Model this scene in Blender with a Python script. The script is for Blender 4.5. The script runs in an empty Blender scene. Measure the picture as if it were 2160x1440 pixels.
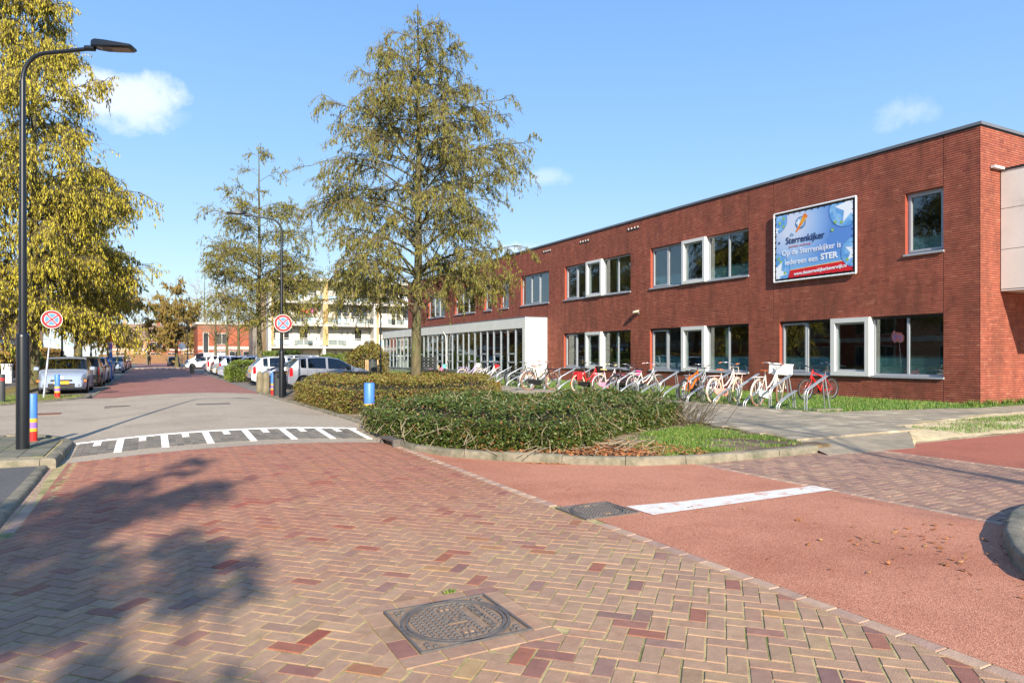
import bpy, math, random
import numpy as np
from mathutils import Vector, Matrix

rnd = random.Random(11)
RNG = np.random.default_rng(11)
S = bpy.context.scene
COL = S.collection
rad = math.radians

# ------------------------------------------------------------ camera, sky, sun, exposure
CAM_H = 1.52
YAW = math.atan((1080 - 316) / 1440.0)
SUN_EL, SUN_AZ = rad(26), rad(195)          # azimuth clockwise from +Y

cd = bpy.data.cameras.new("Camera")
cam = bpy.data.objects.new("Camera", cd)
COL.objects.link(cam)
cam.location = (0, 0, CAM_H)
cam.rotation_euler = (rad(90), 0, -YAW)
cd.lens = 24.0
cd.sensor_width = 36.0
cd.shift_y = 31 / 2160.0
cd.clip_start = 0.05
cd.clip_end = 5000
S.camera = cam

world = bpy.data.worlds.new("World")
S.world = world
world.use_nodes = True


def build_world():
    nt = world.node_tree
    N, L = nt.nodes, nt.links
    N.clear()
    out = N.new("ShaderNodeOutputWorld")
    bg = N.new("ShaderNodeBackground")
    bg.inputs[1].default_value = 0.145
    sky = N.new("ShaderNodeTexSky")
    sky.sky_type = 'NISHITA'
    sky.sun_disc = False
    sky.sun_elevation = SUN_EL
    sky.sun_rotation = SUN_AZ
    sky.air_density = 1.1
    sky.dust_density = 0.3
    sky.ozone_density = 2.0
    geo = N.new("ShaderNodeNewGeometry")
    # direction of the view ray = -incoming
    nrm = N.new("ShaderNodeVectorMath"); nrm.operation = 'SCALE'; nrm.inputs[3].default_value = -1
    L.new(geo.outputs['Incoming'], nrm.inputs[0])
    noise = N.new("ShaderNodeTexNoise")
    noise.inputs['Scale'].default_value = 14
    noise.inputs['Detail'].default_value = 9
    noise.inputs['Roughness'].default_value = 0.6
    L.new(nrm.outputs[0], noise.inputs['Vector'])

    def math_(op, a, b=None, c=None, clamp=False):
        n = N.new("ShaderNodeMath"); n.operation = op; n.use_clamp = clamp
        for i, v in enumerate((a, b, c)):
            if v is None: continue
            if isinstance(v, (int, float)): n.inputs[i].default_value = v
            else: L.new(v, n.inputs[i])
        return n.outputs[0]

    def dot(v):
        n = N.new("ShaderNodeVectorMath"); n.operation = 'DOT_PRODUCT'
        L.new(nrm.outputs[0], n.inputs[0]); n.inputs[1].default_value = v
        return n.outputs['Value']
    ax = Vector((math.sin(YAW), math.cos(YAW), 0)); rt = Vector((math.cos(YAW), -math.sin(YAW), 0))
    total = None
    for px, py, wx, wy, amt in ((250, 206, 74, 34, 0.6), (1918, 232, 46, 24, 0.26), (1155, 372, 46, 17, 0.26), (1075, 524, 42, 16, 0.5),
                                (318, 238, 60, 14, 0.16)):
        d = (ax + rt * ((px - 1080) / 1440) + Vector((0, 0, (751 - py) / 1440)))
        s = d.length; d.normalize()
        e1 = Vector((d.y, -d.x, 0)).normalized(); e2 = e1.cross(d); e2.normalize()
        a = math_('MULTIPLY', dot(e1), 1440 * s / wx / s / s)
        b = math_('MULTIPLY', dot(e2), 1440 * s / wy / s / s)
        r = math_('SQRT', math_('ADD', math_('MULTIPLY', a, a), math_('MULTIPLY', b, b)))
        r = math_('ADD', r, math_('MULTIPLY', math_('SUBTRACT', noise.outputs[0], 0.5), 3.4))
        front = math_('GREATER_THAN', dot(d), 0.5)
        m = math_('SUBTRACT', 1.0, math_('SUBTRACT', r, 0.15), clamp=True)
        m = math_('MULTIPLY', math_('SMOOTH_MIN', m, 0.75, 0.3), amt * 1.25, clamp=True)
        m = math_('MULTIPLY', m, front)
        total = m if total is None else math_('MAXIMUM', total, m)
    hsv = N.new("ShaderNodeHueSaturation")
    hsv.inputs['Saturation'].default_value = 1.12
    L.new(sky.outputs[0], hsv.inputs['Color'])
    # clear spring azure, paler to the horizon all the way round, mixed with the physical sky
    sep = N.new("ShaderNodeSeparateXYZ"); L.new(nrm.outputs[0], sep.inputs[0])
    rmp = N.new("ShaderNodeValToRGB"); el = rmp.color_ramp.elements
    el[0].position = 0.0; el[0].color = (0.37, 0.465, 0.57, 1); el[1].position = 1.0; el[1].color = (0.09, 0.21, 0.47, 1)
    for p_, c_ in ((0.10, (0.29, 0.415, 0.575)), (0.26, (0.20, 0.355, 0.59)), (0.48, (0.13, 0.275, 0.57))):
        e_ = el.new(p_); e_.color = (*c_, 1)
    L.new(sep.outputs['Z'], rmp.inputs[0])
    bst = N.new("ShaderNodeVectorMath"); bst.operation = 'SCALE'; bst.inputs[3].default_value = 1 / 0.14
    L.new(rmp.outputs[0], bst.inputs[0])
    sk = N.new("ShaderNodeMix"); sk.data_type = 'RGBA'; sk.inputs['Factor'].default_value = 0.78
    L.new(hsv.outputs[0], sk.inputs['A']); L.new(bst.outputs[0], sk.inputs['B'])
    mix = N.new("ShaderNodeMix"); mix.data_type = 'RGBA'
    L.new(total, mix.inputs['Factor'])
    L.new(sk.outputs['Result'], mix.inputs['A'])
    mix.inputs['B'].default_value = (5.6, 5.6, 6.1, 1)
    L.new(mix.outputs['Result'], bg.inputs[0])
    L.new(bg.outputs[0], out.inputs[0])


build_world()
sd = bpy.data.lights.new("Sun", 'SUN')
sd.energy = 5.0
sd.angle = rad(0.53)
sd.color = (1.0, 0.89, 0.735)
sun = bpy.data.objects.new("Sun", sd)
COL.objects.link(sun)
SUN_V = Vector((math.sin(SUN_AZ) * math.cos(SUN_EL), math.cos(SUN_AZ) * math.cos(SUN_EL), math.sin(SUN_EL)))
sun.rotation_euler = SUN_V.to_track_quat('Z', 'Y').to_euler()
S.view_settings.view_transform = 'Standard'
S.view_settings.look = 'None'
S.view_settings.gamma = 1
S.view_settings.exposure = 0.78
S.view_settings.use_curve_mapping = False
S.render.engine = 'CYCLES'
S.cycles.max_bounces = 6
S.cycles.transparent_max_bounces = 12


# ------------------------------------------------------------ pixels to places
AXV = np.array([math.sin(YAW), math.cos(YAW)]); RTV = np.array([math.cos(YAW), -math.sin(YAW)])
def ray(px, py=751):
    d = AXV + (px - 1080) / 1440.0 * RTV
    return np.array([d[0], d[1], -(py - 751) / 1440.0])
def G(px, py, z=0.0):
    d = ray(px, py); t = (z - CAM_H) / d[2]
    return float(d[0] * t), float(d[1] * t)
def atX(px, X):
    d = ray(px); return X, float(d[1] * X / d[0])
def atY(px, Y):
    d = ray(px); return float(d[0] * Y / d[1]), Y
def depth_of(p):
    return p[..., 0] * AXV[0] + p[..., 1] * AXV[1]
def in_view(p, m=60):
    d = depth_of(p); l = p[..., 0] * RTV[0] + p[..., 1] * RTV[1]
    dd = np.where(d > 0.3, d, 1e9)
    u = 1080 + 1440 * l / dd; v = 751 - 1440 * (p[..., 2] - CAM_H) / dd
    return (d > 0.3) & (u > -m) & (u < 2160 + m) & (v > -m) & (v < 1440 + m)


# ------------------------------------------------------------ materials
def lin(r, g, b):
    f = lambda c: ((c / 255 + 0.055) / 1.055) ** 2.4 if c > 10 else c / 255 / 12.92
    return (f(r), f(g), f(b))


MATS = {}
def mat(name, c, rough=0.6, metal=0.0, var=0.12, scale=6.0, bump=0.0, bscale=80.0, pal=None, coat=0.0, spec=0.5, c2=None, c2s=1.5, c2t=(0.45, 0.6),
        world_co=False, c2y=None, streak=None, palvar=0.12, alpha=None):
    """one procedural material; pal = list of (position, colour) picked per piece"""
    if name in MATS: return MATS[name]
    m = bpy.data.materials.new(name); m.use_nodes = True
    nt = m.node_tree; N, L = nt.nodes, nt.links
    P = N['Principled BSDF']
    P.inputs['Roughness'].default_value = rough
    P.inputs['Metallic'].default_value = metal
    P.inputs['Coat Weight'].default_value = coat
    P.inputs['Coat Roughness'].default_value = 0.06
    P.inputs['Specular IOR Level'].default_value = spec
    if alpha is not None: P.inputs['Alpha'].default_value = alpha
    if world_co:
        g = N.new("ShaderNodeNewGeometry"); co = g.outputs['Position']
    else:
        t = N.new("ShaderNodeTexCoord"); co = t.outputs['Object']
    src = co
    if streak:
        mp = N.new("ShaderNodeMapping"); mp.inputs['Scale'].default_value = streak
        L.new(co, mp.inputs[0]); src = mp.outputs[0]
    nz = N.new("ShaderNodeTexNoise"); nz.inputs['Scale'].default_value = scale; nz.inputs['Detail'].default_value = 6
    nz.inputs['Roughness'].default_value = 0.65
    L.new(src, nz.inputs['Vector'])
    if pal:
        gi = N.new("ShaderNodeNewGeometry"); oi = N.new("ShaderNodeObjectInfo")
        a = N.new("ShaderNodeMath"); a.operation = 'ADD'
        L.new(gi.outputs['Random Per Island'], a.inputs[0]); L.new(oi.outputs['Random'], a.inputs[1])
        fr = N.new("ShaderNodeMath"); fr.operation = 'FRACT'; L.new(a.outputs[0], fr.inputs[0])
        cr = N.new("ShaderNodeValToRGB")
        els = cr.color_ramp.elements
        while len(els) < len(pal): els.new(0.5)
        for e, (p, col) in zip(els, pal):
            e.position = p; e.color = (*col, 1)
        L.new(fr.outputs[0], cr.inputs[0])
        base = cr.outputs[0]
        var_ = palvar
    else:
        rgb = N.new("ShaderNodeRGB"); rgb.outputs[0].default_value = (*c, 1)
        base = rgb.outputs[0]; var_ = var
    if c2 is not None:
        n2 = N.new("ShaderNodeTexNoise"); n2.inputs['Scale'].default_value = c2s; n2.inputs['Detail'].default_value = 8
        n2.inputs['Roughness'].default_value = 0.7
        L.new(src, n2.inputs['Vector'])
        mr = N.new("ShaderNodeMapRange"); mr.inputs['From Min'].default_value = c2t[0]; mr.inputs['From Max'].default_value = c2t[1]
        L.new(n2.outputs[0], mr.inputs['Value'])
        fac = mr.outputs[0]
        if c2y:        # this second colour belongs to the stretch beyond c2y (another batch of bricks), mottled at its edge
            sp_ = N.new("ShaderNodeSeparateXYZ"); L.new(co, sp_.inputs[0])
            ma = N.new("ShaderNodeMath"); ma.operation = 'MULTIPLY_ADD'; ma.inputs[1].default_value = c2y[2]; L.new(n2.outputs[0], ma.inputs[0]); L.new(sp_.outputs['Y'], ma.inputs[2])
            m3 = N.new("ShaderNodeMapRange"); m3.inputs['From Min'].default_value = c2y[0]; m3.inputs['From Max'].default_value = c2y[1]; m3.inputs['To Max'].default_value = c2y[3]; L.new(ma.outputs[0], m3.inputs['Value'])
            mm = N.new("ShaderNodeMath"); mm.operation = 'MAXIMUM'; L.new(m3.outputs[0], mm.inputs[0])
            m4 = N.new("ShaderNodeMath"); m4.operation = 'MULTIPLY'; m4.inputs[1].default_value = .45; L.new(mr.outputs[0], m4.inputs[0]); L.new(m4.outputs[0], mm.inputs[1]); fac = mm.outputs[0]
        mx = N.new("ShaderNodeMix"); mx.data_type = 'RGBA'
        L.new(fac, mx.inputs['Factor']); L.new(base, mx.inputs['A']); mx.inputs['B'].default_value = (*c2, 1)
        base = mx.outputs['Result']
    mr = N.new("ShaderNodeMapRange")
    mr.inputs['From Min'].default_value = 0.25; mr.inputs['From Max'].default_value = 0.75
    mr.inputs['To Min'].default_value = 1 - var_ * 1.6; mr.inputs['To Max'].default_value = 1 + var_ * 1.6
    L.new(nz.outputs[0], mr.inputs['Value'])
    sc = N.new("ShaderNodeVectorMath"); sc.operation = 'SCALE'
    L.new(base, sc.inputs[0]); L.new(mr.outputs[0], sc.inputs['Scale'])
    L.new(sc.outputs[0], P.inputs['Base Color'])
    if bump:
        bn = N.new("ShaderNodeTexNoise"); bn.inputs['Scale'].default_value = bscale; bn.inputs['Detail'].default_value = 4
        L.new(co, bn.inputs['Vector'])
        bp = N.new("ShaderNodeBump"); bp.inputs['Strength'].default_value = bump; bp.inputs['Distance'].default_value = 0.01
        L.new(bn.outputs[0], bp.inputs['Height']); L.new(bp.outputs[0], P.inputs['Normal'])
    MATS[name] = m
    return m


def glass_mat(name, tint=(0.75, 0.85, 0.85), base_refl=0.10, rough=0.015, wav=0.02):
    if name in MATS: return MATS[name]
    m = bpy.data.materials.new(name); m.use_nodes = True
    nt = m.node_tree; N, L = nt.nodes, nt.links
    N.clear()
    out = N.new("ShaderNodeOutputMaterial"); mix = N.new("ShaderNodeMixShader")
    tr = N.new("ShaderNodeBsdfTransparent"); tr.inputs[0].default_value = (*tint, 1)
    gl = N.new("ShaderNodeBsdfGlossy"); gl.inputs['Roughness'].default_value = rough
    lw = N.new("ShaderNodeLayerWeight"); lw.inputs[0].default_value = 0.5
    pw = N.new("ShaderNodeMath"); pw.operation = 'POWER'; pw.inputs[1].default_value = 4.0
    L.new(lw.outputs['Facing'], pw.inputs[0])
    ad = N.new("ShaderNodeMath"); ad.operation = 'MULTIPLY_ADD'; ad.use_clamp = True
    ad.inputs[1].default_value = 1 - base_refl; ad.inputs[2].default_value = base_refl
    L.new(pw.outputs[0], ad.inputs[0])
    tc = N.new("ShaderNodeTexCoord"); nz = N.new("ShaderNodeTexNoise"); nz.inputs['Scale'].default_value = 1.2
    L.new(tc.outputs['Object'], nz.inputs['Vector'])
    bp = N.new("ShaderNodeBump"); bp.inputs['Strength'].default_value = wav; bp.inputs['Distance'].default_value = 0.05
    L.new(nz.outputs[0], bp.inputs['Height']); L.new(bp.outputs[0], gl.inputs['Normal'])
    L.new(ad.outputs[0], mix.inputs[0]); L.new(tr.outputs[0], mix.inputs[1]); L.new(gl.outputs[0], mix.inputs[2])
    L.new(mix.outputs[0], out.inputs[0])
    MATS[name] = m
    return m


# ------------------------------------------------------------ mesh helpers
class MB:
    def __init__(s): s.v = []; s.f = []
    def add(s, vs, fs):
        o = len(s.v); s.v.extend([tuple(map(float, p)) for p in vs]); s.f.extend([tuple(i + o for i in f) for f in fs]); return s
    def box(s, x0, x1, y0, y1, z0, z1):
        return s.add([(x0, y0, z0), (x1, y0, z0), (x1, y1, z0), (x0, y1, z0), (x0, y0, z1), (x1, y0, z1), (x1, y1, z1), (x0, y1, z1)],
                     [(3, 2, 1, 0), (4, 5, 6, 7), (0, 1, 5, 4), (1, 2, 6, 5), (2, 3, 7, 6), (3, 0, 4, 7)])
    def cbox(s, x0, x1, y0, y1, z0, z1, c=0.01):
        """box with chamfered vertical and top edges"""
        p = [(x0 + c, y0), (x1 - c, y0), (x1, y0 + c), (x1, y1 - c), (x1 - c, y1), (x0 + c, y1), (x0, y1 - c), (x0, y0 + c)]
        q = [(x0 + 2 * c, y0 + c), (x1 - 2 * c, y0 + c), (x1 - c, y0 + 2 * c), (x1 - c, y1 - 2 * c), (x1 - 2 * c, y1 - c), (x0 + 2 * c, y1 - c), (x0 + c, y1 - 2 * c), (x0 + c, y0 + 2 * c)]
        vs = [(a, b, z0) for a, b in p] + [(a, b, z1 - c) for a, b in p] + [(a, b, z1) for a, b in q]
        fs = [tuple(range(7, -1, -1)), tuple(range(16, 24))]
        for k in range(8):
            j = (k + 1) % 8
            fs += [(k, j, 8 + j, 8 + k), (8 + k, 8 + j, 16 + j, 16 + k)]
        return s.add(vs, fs)
    def obox(s, M, sx, sy, sz):
        vs = [M @ Vector((a * sx / 2, b * sy / 2, c * sz / 2)) for c in (-1, 1) for a, b in ((-1, -1), (1, -1), (1, 1), (-1, 1))]
        return s.add(vs, [(3, 2, 1, 0), (4, 5, 6, 7), (0, 1, 5, 4), (1, 2, 6, 5), (2, 3, 7, 6), (3, 0, 4, 7)])
    def beam(s, a, b, w, h):
        a, b = Vector(a), Vector(b); d = b - a
        q = d.to_track_quat('X', 'Z').to_matrix().to_4x4(); q.translation = (a + b) / 2
        return s.obox(q, d.length, w, h)
    def quad(s, a, b, c, d): return s.add([a, b, c, d], [(0, 1, 2, 3)])
    def prism(s, poly, z0, z1):
        n = len(poly)
        vs = [(x, y, z0) for x, y in poly] + [(x, y, z1) for x, y in poly]
        ar = sum(poly[i][0] * poly[(i + 1) % n][1] - poly[(i + 1) % n][0] * poly[i][1] for i in range(n))
        idx = list(range(n)) if ar > 0 else list(range(n - 1, -1, -1))
        fs = [tuple(n + i for i in idx), tuple(reversed(idx))]
        for k in range(n):
            a, b = idx[k], idx[(k + 1) % n]
            fs.append((a, b, n + b, n + a))
        return s.add(vs, fs)
    def tube(s, pts, r, n=8, cap=True):
        pts = [Vector(p) for p in pts]; K = len(pts)
        rs = r if isinstance(r, (list, tuple)) else [r] * K
        T = [(pts[min(i + 1, K - 1)] - pts[max(i - 1, 0)]).normalized() for i in range(K)]
        u = T[0].orthogonal().normalized(); vs = []
        for i in range(K):
            u = (u - T[i] * u.dot(T[i])).normalized(); w = T[i].cross(u)
            for k in range(n):
                a = 2 * math.pi * k / n
                vs.append(pts[i] + (u * math.cos(a) + w * math.sin(a)) * rs[i])
        fs = []
        for i in range(K - 1):
            for k in range(n):
                j = (k + 1) % n
                fs.append((i * n + k, i * n + j, (i + 1) * n + j, (i + 1) * n + k))
        if cap: fs += [tuple(range(n - 1, -1, -1)), tuple((K - 1) * n + k for k in range(n))]
        return s.add(vs, fs)
    def lathe(s, prof, n=16, c=(0, 0, 0), M=None):
        vs = []
        for r, z in prof:
            for k in range(n):
                a = 2 * math.pi * k / n
                p = Vector((r * math.cos(a), r * math.sin(a), z))
                vs.append((M @ p) if M else p + Vector(c))
        fs = []
        for i in range(len(prof) - 1):
            for k in range(n):
                j = (k + 1) % n
                fs.append((i * n + k, i * n + j, (i + 1) * n + j, (i + 1) * n + k))
        fs += [tuple(range(n - 1, -1, -1)), tuple((len(prof) - 1) * n + k for k in range(n))]
        return s.add(vs, fs)
    def ring(s, R, r, M, n=28, m=6):
        vs = []
        for i in range(n):
            a = 2 * math.pi * i / n
            for k in range(m):
                b = 2 * math.pi * k / m
                vs.append(M @ Vector(((R + r * math.cos(b)) * math.cos(a), (R + r * math.cos(b)) * math.sin(a), r * math.sin(b))))
        fs = []
        for i in range(n):
            for k in range(m):
                fs.append((i * m + k, ((i + 1) % n) * m + k, ((i + 1) % n) * m + (k + 1) % m, i * m + (k + 1) % m))
        return s.add(vs, fs)
    def rect_yz(s, x, y0, y1, z0, z1):
        return s.quad((x, y0, z0), (x, y0, z1), (x, y1, z1), (x, y1, z0))


def mesh_of(name, v, f, smooth=None):
    me = bpy.data.meshes.new(name)
    me.from_pydata(v, [], f)
    if smooth is not None:
        me.polygons.foreach_set("use_smooth", [True] * len(me.polygons))
        if smooth < 180: me.set_sharp_from_angle(angle=rad(smooth))
    me.update()
    return me


def np_mesh(name, verts, faces):
    """verts (V,3), faces (F,k) arrays"""
    me = bpy.data.meshes.new(name)
    k = faces.shape[1]
    me.vertices.add(len(verts)); me.vertices.foreach_set("co", verts.astype(np.float32).ravel())
    me.loops.add(faces.size); me.loops.foreach_set("vertex_index", faces.astype(np.int32).ravel())
    me.polygons.add(len(faces))
    me.polygons.foreach_set("loop_start", np.arange(0, faces.size, k, dtype=np.int32))
    me.update(calc_edges=True)
    me.shade_flat()
    return me


def put(name, me, m=None, parent=None, loc=None, label=None, cat=None, group=None, kind=None, rotz=None):
    o = bpy.data.objects.new(name, me)
    COL.objects.link(o)
    if me is not None and m is not None and len(me.materials) == 0: me.materials.append(m)
    if parent: o.parent = parent
    if loc is not None: o.location = loc
    if rotz is not None: o.rotation_euler = (0, 0, rotz)
    if label: o["label"] = label
    if cat: o["category"] = cat
    if group: o["group"] = group
    if kind: o["kind"] = kind
    return o


def obj(name, mb, m, parent=None, smooth=None, **k):
    return put(name, mesh_of(name, mb.v, mb.f, smooth), m, parent, **k)


def thing(name, label, cat, loc=(0, 0, 0), rotz=0, group=None):
    return put(name, None, None, None, loc, label, cat, group, None, rotz)


def copy_tree(o, parent=None):
    c = o.copy(); COL.objects.link(c); c.parent = parent
    for ch in list(o.children): copy_tree(ch, c)
    return c


def tubes_np(P, Rr, n=3):
    """P (N,K,3), Rr (N,K) -> verts, quads"""
    N_, K = P.shape[:2]
    T = np.gradient(P, axis=1); T /= np.linalg.norm(T, axis=2, keepdims=True) + 1e-9
    ref = np.where(np.abs(T[..., 2:3]) > 0.8, np.array([1.0, 0, 0]), np.array([0, 0, 1.0]))
    u = np.cross(T, ref); u /= np.linalg.norm(u, axis=2, keepdims=True) + 1e-9
    w = np.cross(T, u)
    a = np.arange(n) * 2 * np.pi / n
    V = P[:, :, None, :] + Rr[:, :, None, None] * (u[:, :, None, :] * np.cos(a)[None, None, :, None] + w[:, :, None, :] * np.sin(a)[None, None, :, None])
    idx = np.arange(N_ * K * n).reshape(N_, K, n)
    nx = np.roll(idx, -1, axis=2)
    F = np.stack([idx[:, :-1], nx[:, :-1], nx[:, 1:], idx[:, 1:]], axis=-1).reshape(-1, 4)
    return V.reshape(-1, 3), F


# chamfered piece: template for bricks, tiles, blocks (top face up), unit size
def piece_template(ch=(0.05, 0.1, 0.12)):
    cx, cy, cz = ch
    v = []
    for x, y in ((-.5, -.5), (.5, -.5), (.5, .5), (-.5, .5)): v.append((x, y, 0))
    for x, y in ((-.5, -.5), (.5, -.5), (.5, .5), (-.5, .5)): v.append((x, y, 1 - cz))
    for x, y in ((-1, -1), (1, -1), (1, 1), (-1, 1)): v.append((x * (.5 - cx), y * (.5 - cy), 1))
    f = [(8, 9, 10, 11)]
    for k in range(4):
        j = (k + 1) % 4
        f += [(k, j, 4 + j, 4 + k), (4 + k, 4 + j, 8 + j, 8 + k)]
    return np.array(v, float), np.array(f)


def pieces(name, parent, pos, bas, m, nmax=300, ch=(0.05, 0.1, 0.12), stuff_name=None, extra=None):
    """pos (N,3); bas (N,3,3) columns = scaled axes. nearest in view become parts, the rest one stuff part"""
    T, F = piece_template(ch)
    pos = np.asarray(pos, float); bas = np.asarray(bas, float)
    vis = in_view(pos, 0)
    area = np.linalg.norm(bas[:, :, 0], axis=1) * np.linalg.norm(bas[:, :, 1], axis=1)
    dep = np.maximum(depth_of(pos), 0.3)
    key = np.where(vis, area / dep ** 2, 0)
    order = np.argsort(-key)
    sel = order[:nmax]; sel = sel[key[sel] > 0]
    msk = np.zeros(len(pos), bool); msk[sel] = True
    me = np_mesh(name, T, F); me.materials.append(m)
    for i in sel:
        o = bpy.data.objects.new(name, me); COL.objects.link(o)
        M4 = Matrix(((*bas[i, 0], pos[i, 0]), (*bas[i, 1], pos[i, 1]), (*bas[i, 2], pos[i, 2]), (0, 0, 0, 1)))
        o.parent = parent
        o.matrix_basis = M4
    rest = np.where(~msk)[0]
    V = np.zeros((0, 3)); Q = np.zeros((0, 4), int)
    if len(rest):
        V = (np.einsum('nij,kj->nki', bas[rest], T) + pos[rest][:, None, :]).reshape(-1, 3)
        Q = (F[None] + (np.arange(len(rest)) * len(T))[:, None, None]).reshape(-1, 4)
        put(stuff_name or name + "_field", np_mesh(name + "_field", V, Q), m, parent, kind="stuff")


def bas_z(ang, l, w, h, tilt=None):
    """bases for flat pieces rotated by ang (arrays)"""
    ang = np.asarray(ang, float); n = len(ang)
    c, s = np.cos(ang), np.sin(ang); z = np.zeros(n); B = np.zeros((n, 3, 3))
    tx, ty = (tilt if tilt is not None else (z, z))
    B[:, 0, 0] = c * l; B[:, 1, 0] = s * l; B[:, 2, 0] = tx * l
    B[:, 0, 1] = -s * w; B[:, 1, 1] = c * w; B[:, 2, 1] = ty * w
    B[:, 2, 2] = h
    return B


def clip_poly(poly, a, b, c):
    """keep a*x+b*y<=c"""
    out = []
    for i in range(len(poly)):
        p, q = poly[i], poly[(i + 1) % len(poly)]
        dp, dq = a * p[0] + b * p[1] - c, a * q[0] + b * q[1] - c
        if dp <= 0: out.append(p)
        if dp * dq < 0:
            t = dp / (dp - dq); out.append((p[0] + t * (q[0] - p[0]), p[1] + t * (q[1] - p[1])))
    return out


def text_mesh(txt, size, ext=0.001, align='LEFT', bold=0.0, shear=0.0, sp=1.0):
    cu = bpy.data.curves.new("lettering", 'FONT'); cu.body = txt; cu.size = size; cu.extrude = ext; cu.align_x = align
    cu.offset = bold; cu.shear = shear; cu.space_character = sp; cu.resolution_u = 3
    o = bpy.data.objects.new("lettering", cu); COL.objects.link(o)
    dg = bpy.context.evaluated_depsgraph_get()
    me = bpy.data.meshes.new_from_object(o.evaluated_get(dg))
    bpy.data.objects.remove(o)
    return me

# ------------------------------------------------------------ palette
M_soil = mat("soil", lin(96, 78, 58), 0.95, var=0.25, scale=5, bump=0.8, bscale=30, c2=lin(140, 122, 92), c2s=2.0, world_co=True)
M_sand = mat("sand", lin(196, 178, 140), 0.95, var=0.14, scale=9, bump=0.7, bscale=50, c2=lin(150, 128, 92), c2s=1.3, c2t=(0.5, 0.68), world_co=True)
M_ground = mat("far_ground", lin(104, 104, 66), 0.95, var=0.2, scale=0.4, c2=lin(120, 102, 76), c2s=0.1, world_co=True)
M_turf = mat("turf", lin(78, 110, 38), 0.95, var=0.25, scale=4, bump=0.6, bscale=60, c2=lin(116, 104, 56), c2s=1.1, c2t=(0.5, 0.7), world_co=True)
M_moss = mat("moss_verge", lin(118, 112, 48), 0.95, var=0.3, scale=3, bump=0.8, bscale=40, c2=lin(128, 98, 62), c2s=0.9, world_co=True)
M_joint = mat("joint_sand", lin(176, 158, 112), 0.95, var=0.22, scale=7, bump=0.6, bscale=90, c2=lin(118, 120, 68), c2s=2.5, c2t=(0.48, 0.62), world_co=True)
road_pal = [(0.0, lin(162, 128, 102)), (0.20, lin(170, 138, 110)), (0.40, lin(154, 122, 100)), (0.56, lin(172, 140, 110)), (0.72, lin(158, 126, 104)),
            (0.83, lin(166, 138, 104)), (0.90, lin(144, 112, 98)), (0.945, lin(150, 94, 72)), (0.965, lin(128, 98, 90)), (0.985, lin(174, 146, 100)), (1.0, lin(142, 74, 58))]
M_brick_road = mat("road_clinker", (0, 0, 0), 0.74, pal=road_pal, palvar=0.13, scale=14, bump=0.35, bscale=120, c2=lin(150, 84, 66), c2s=0.9, c2t=(0.50, 0.70), world_co=True, c2y=(7.6, 11.0, 7.0, .60))
M_brick_band = mat("band_clinker", (0, 0, 0), 0.7, pal=[(0, lin(146, 116, 98)), (0.4, lin(160, 126, 104)), (0.7, lin(134, 104, 92)), (1, lin(168, 138, 112))], palvar=0.16, scale=10, bump=0.3, world_co=True)
M_soldier = mat("edge_clinker", (0, 0, 0), 0.75, pal=[(0, lin(176, 146, 122)), (0.5, lin(160, 130, 114)), (1, lin(186, 156, 130))], palvar=0.14, scale=10, bump=0.3, world_co=True)
M_kerb = mat("kerb_concrete", lin(132, 124, 106), 0.9, var=0.2, scale=9, bump=0.6, bscale=70, c2=lin(98, 98, 78), c2s=2.6, c2t=(0.46, 0.64), world_co=True)
M_tile = mat("paving_concrete", (0, 0, 0), 0.88, pal=[(0, lin(146, 134, 114)), (0.45, lin(158, 146, 124)), (0.75, lin(138, 128, 112)), (0.9, lin(168, 156, 132)), (1, lin(180, 168, 144))], palvar=0.14, scale=6, bump=0.3, c2=lin(110, 106, 92), c2s=0.8, c2t=(0.5, 0.7), world_co=True)
M_tile_dark = mat("paving_dark", (0, 0, 0), 0.88, pal=[(0, lin(104, 102, 88)), (0.5, lin(118, 114, 98)), (1, lin(92, 92, 80))], palvar=0.18, scale=6, bump=0.3, c2=lin(88, 96, 60), c2s=1.2, c2t=(0.5, 0.72), world_co=True)
M_white_paint = mat("road_paint", lin(220, 216, 206), 0.7, var=0.1, scale=14, c2=lin(196, 140, 116), c2s=7, c2t=(0.52, 0.66), world_co=True)
M_white_block = mat("white_block", lin(232, 230, 222), 0.75, var=0.07, scale=8, bump=0.2, world_co=True)
M_dark_block = mat("dark_block", (0, 0, 0), 0.8, pal=[(0, lin(108, 102, 92)), (0.5, lin(124, 116, 104)), (1, lin(96, 92, 84))], palvar=0.15, scale=10, bump=0.3, world_co=True)


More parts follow.
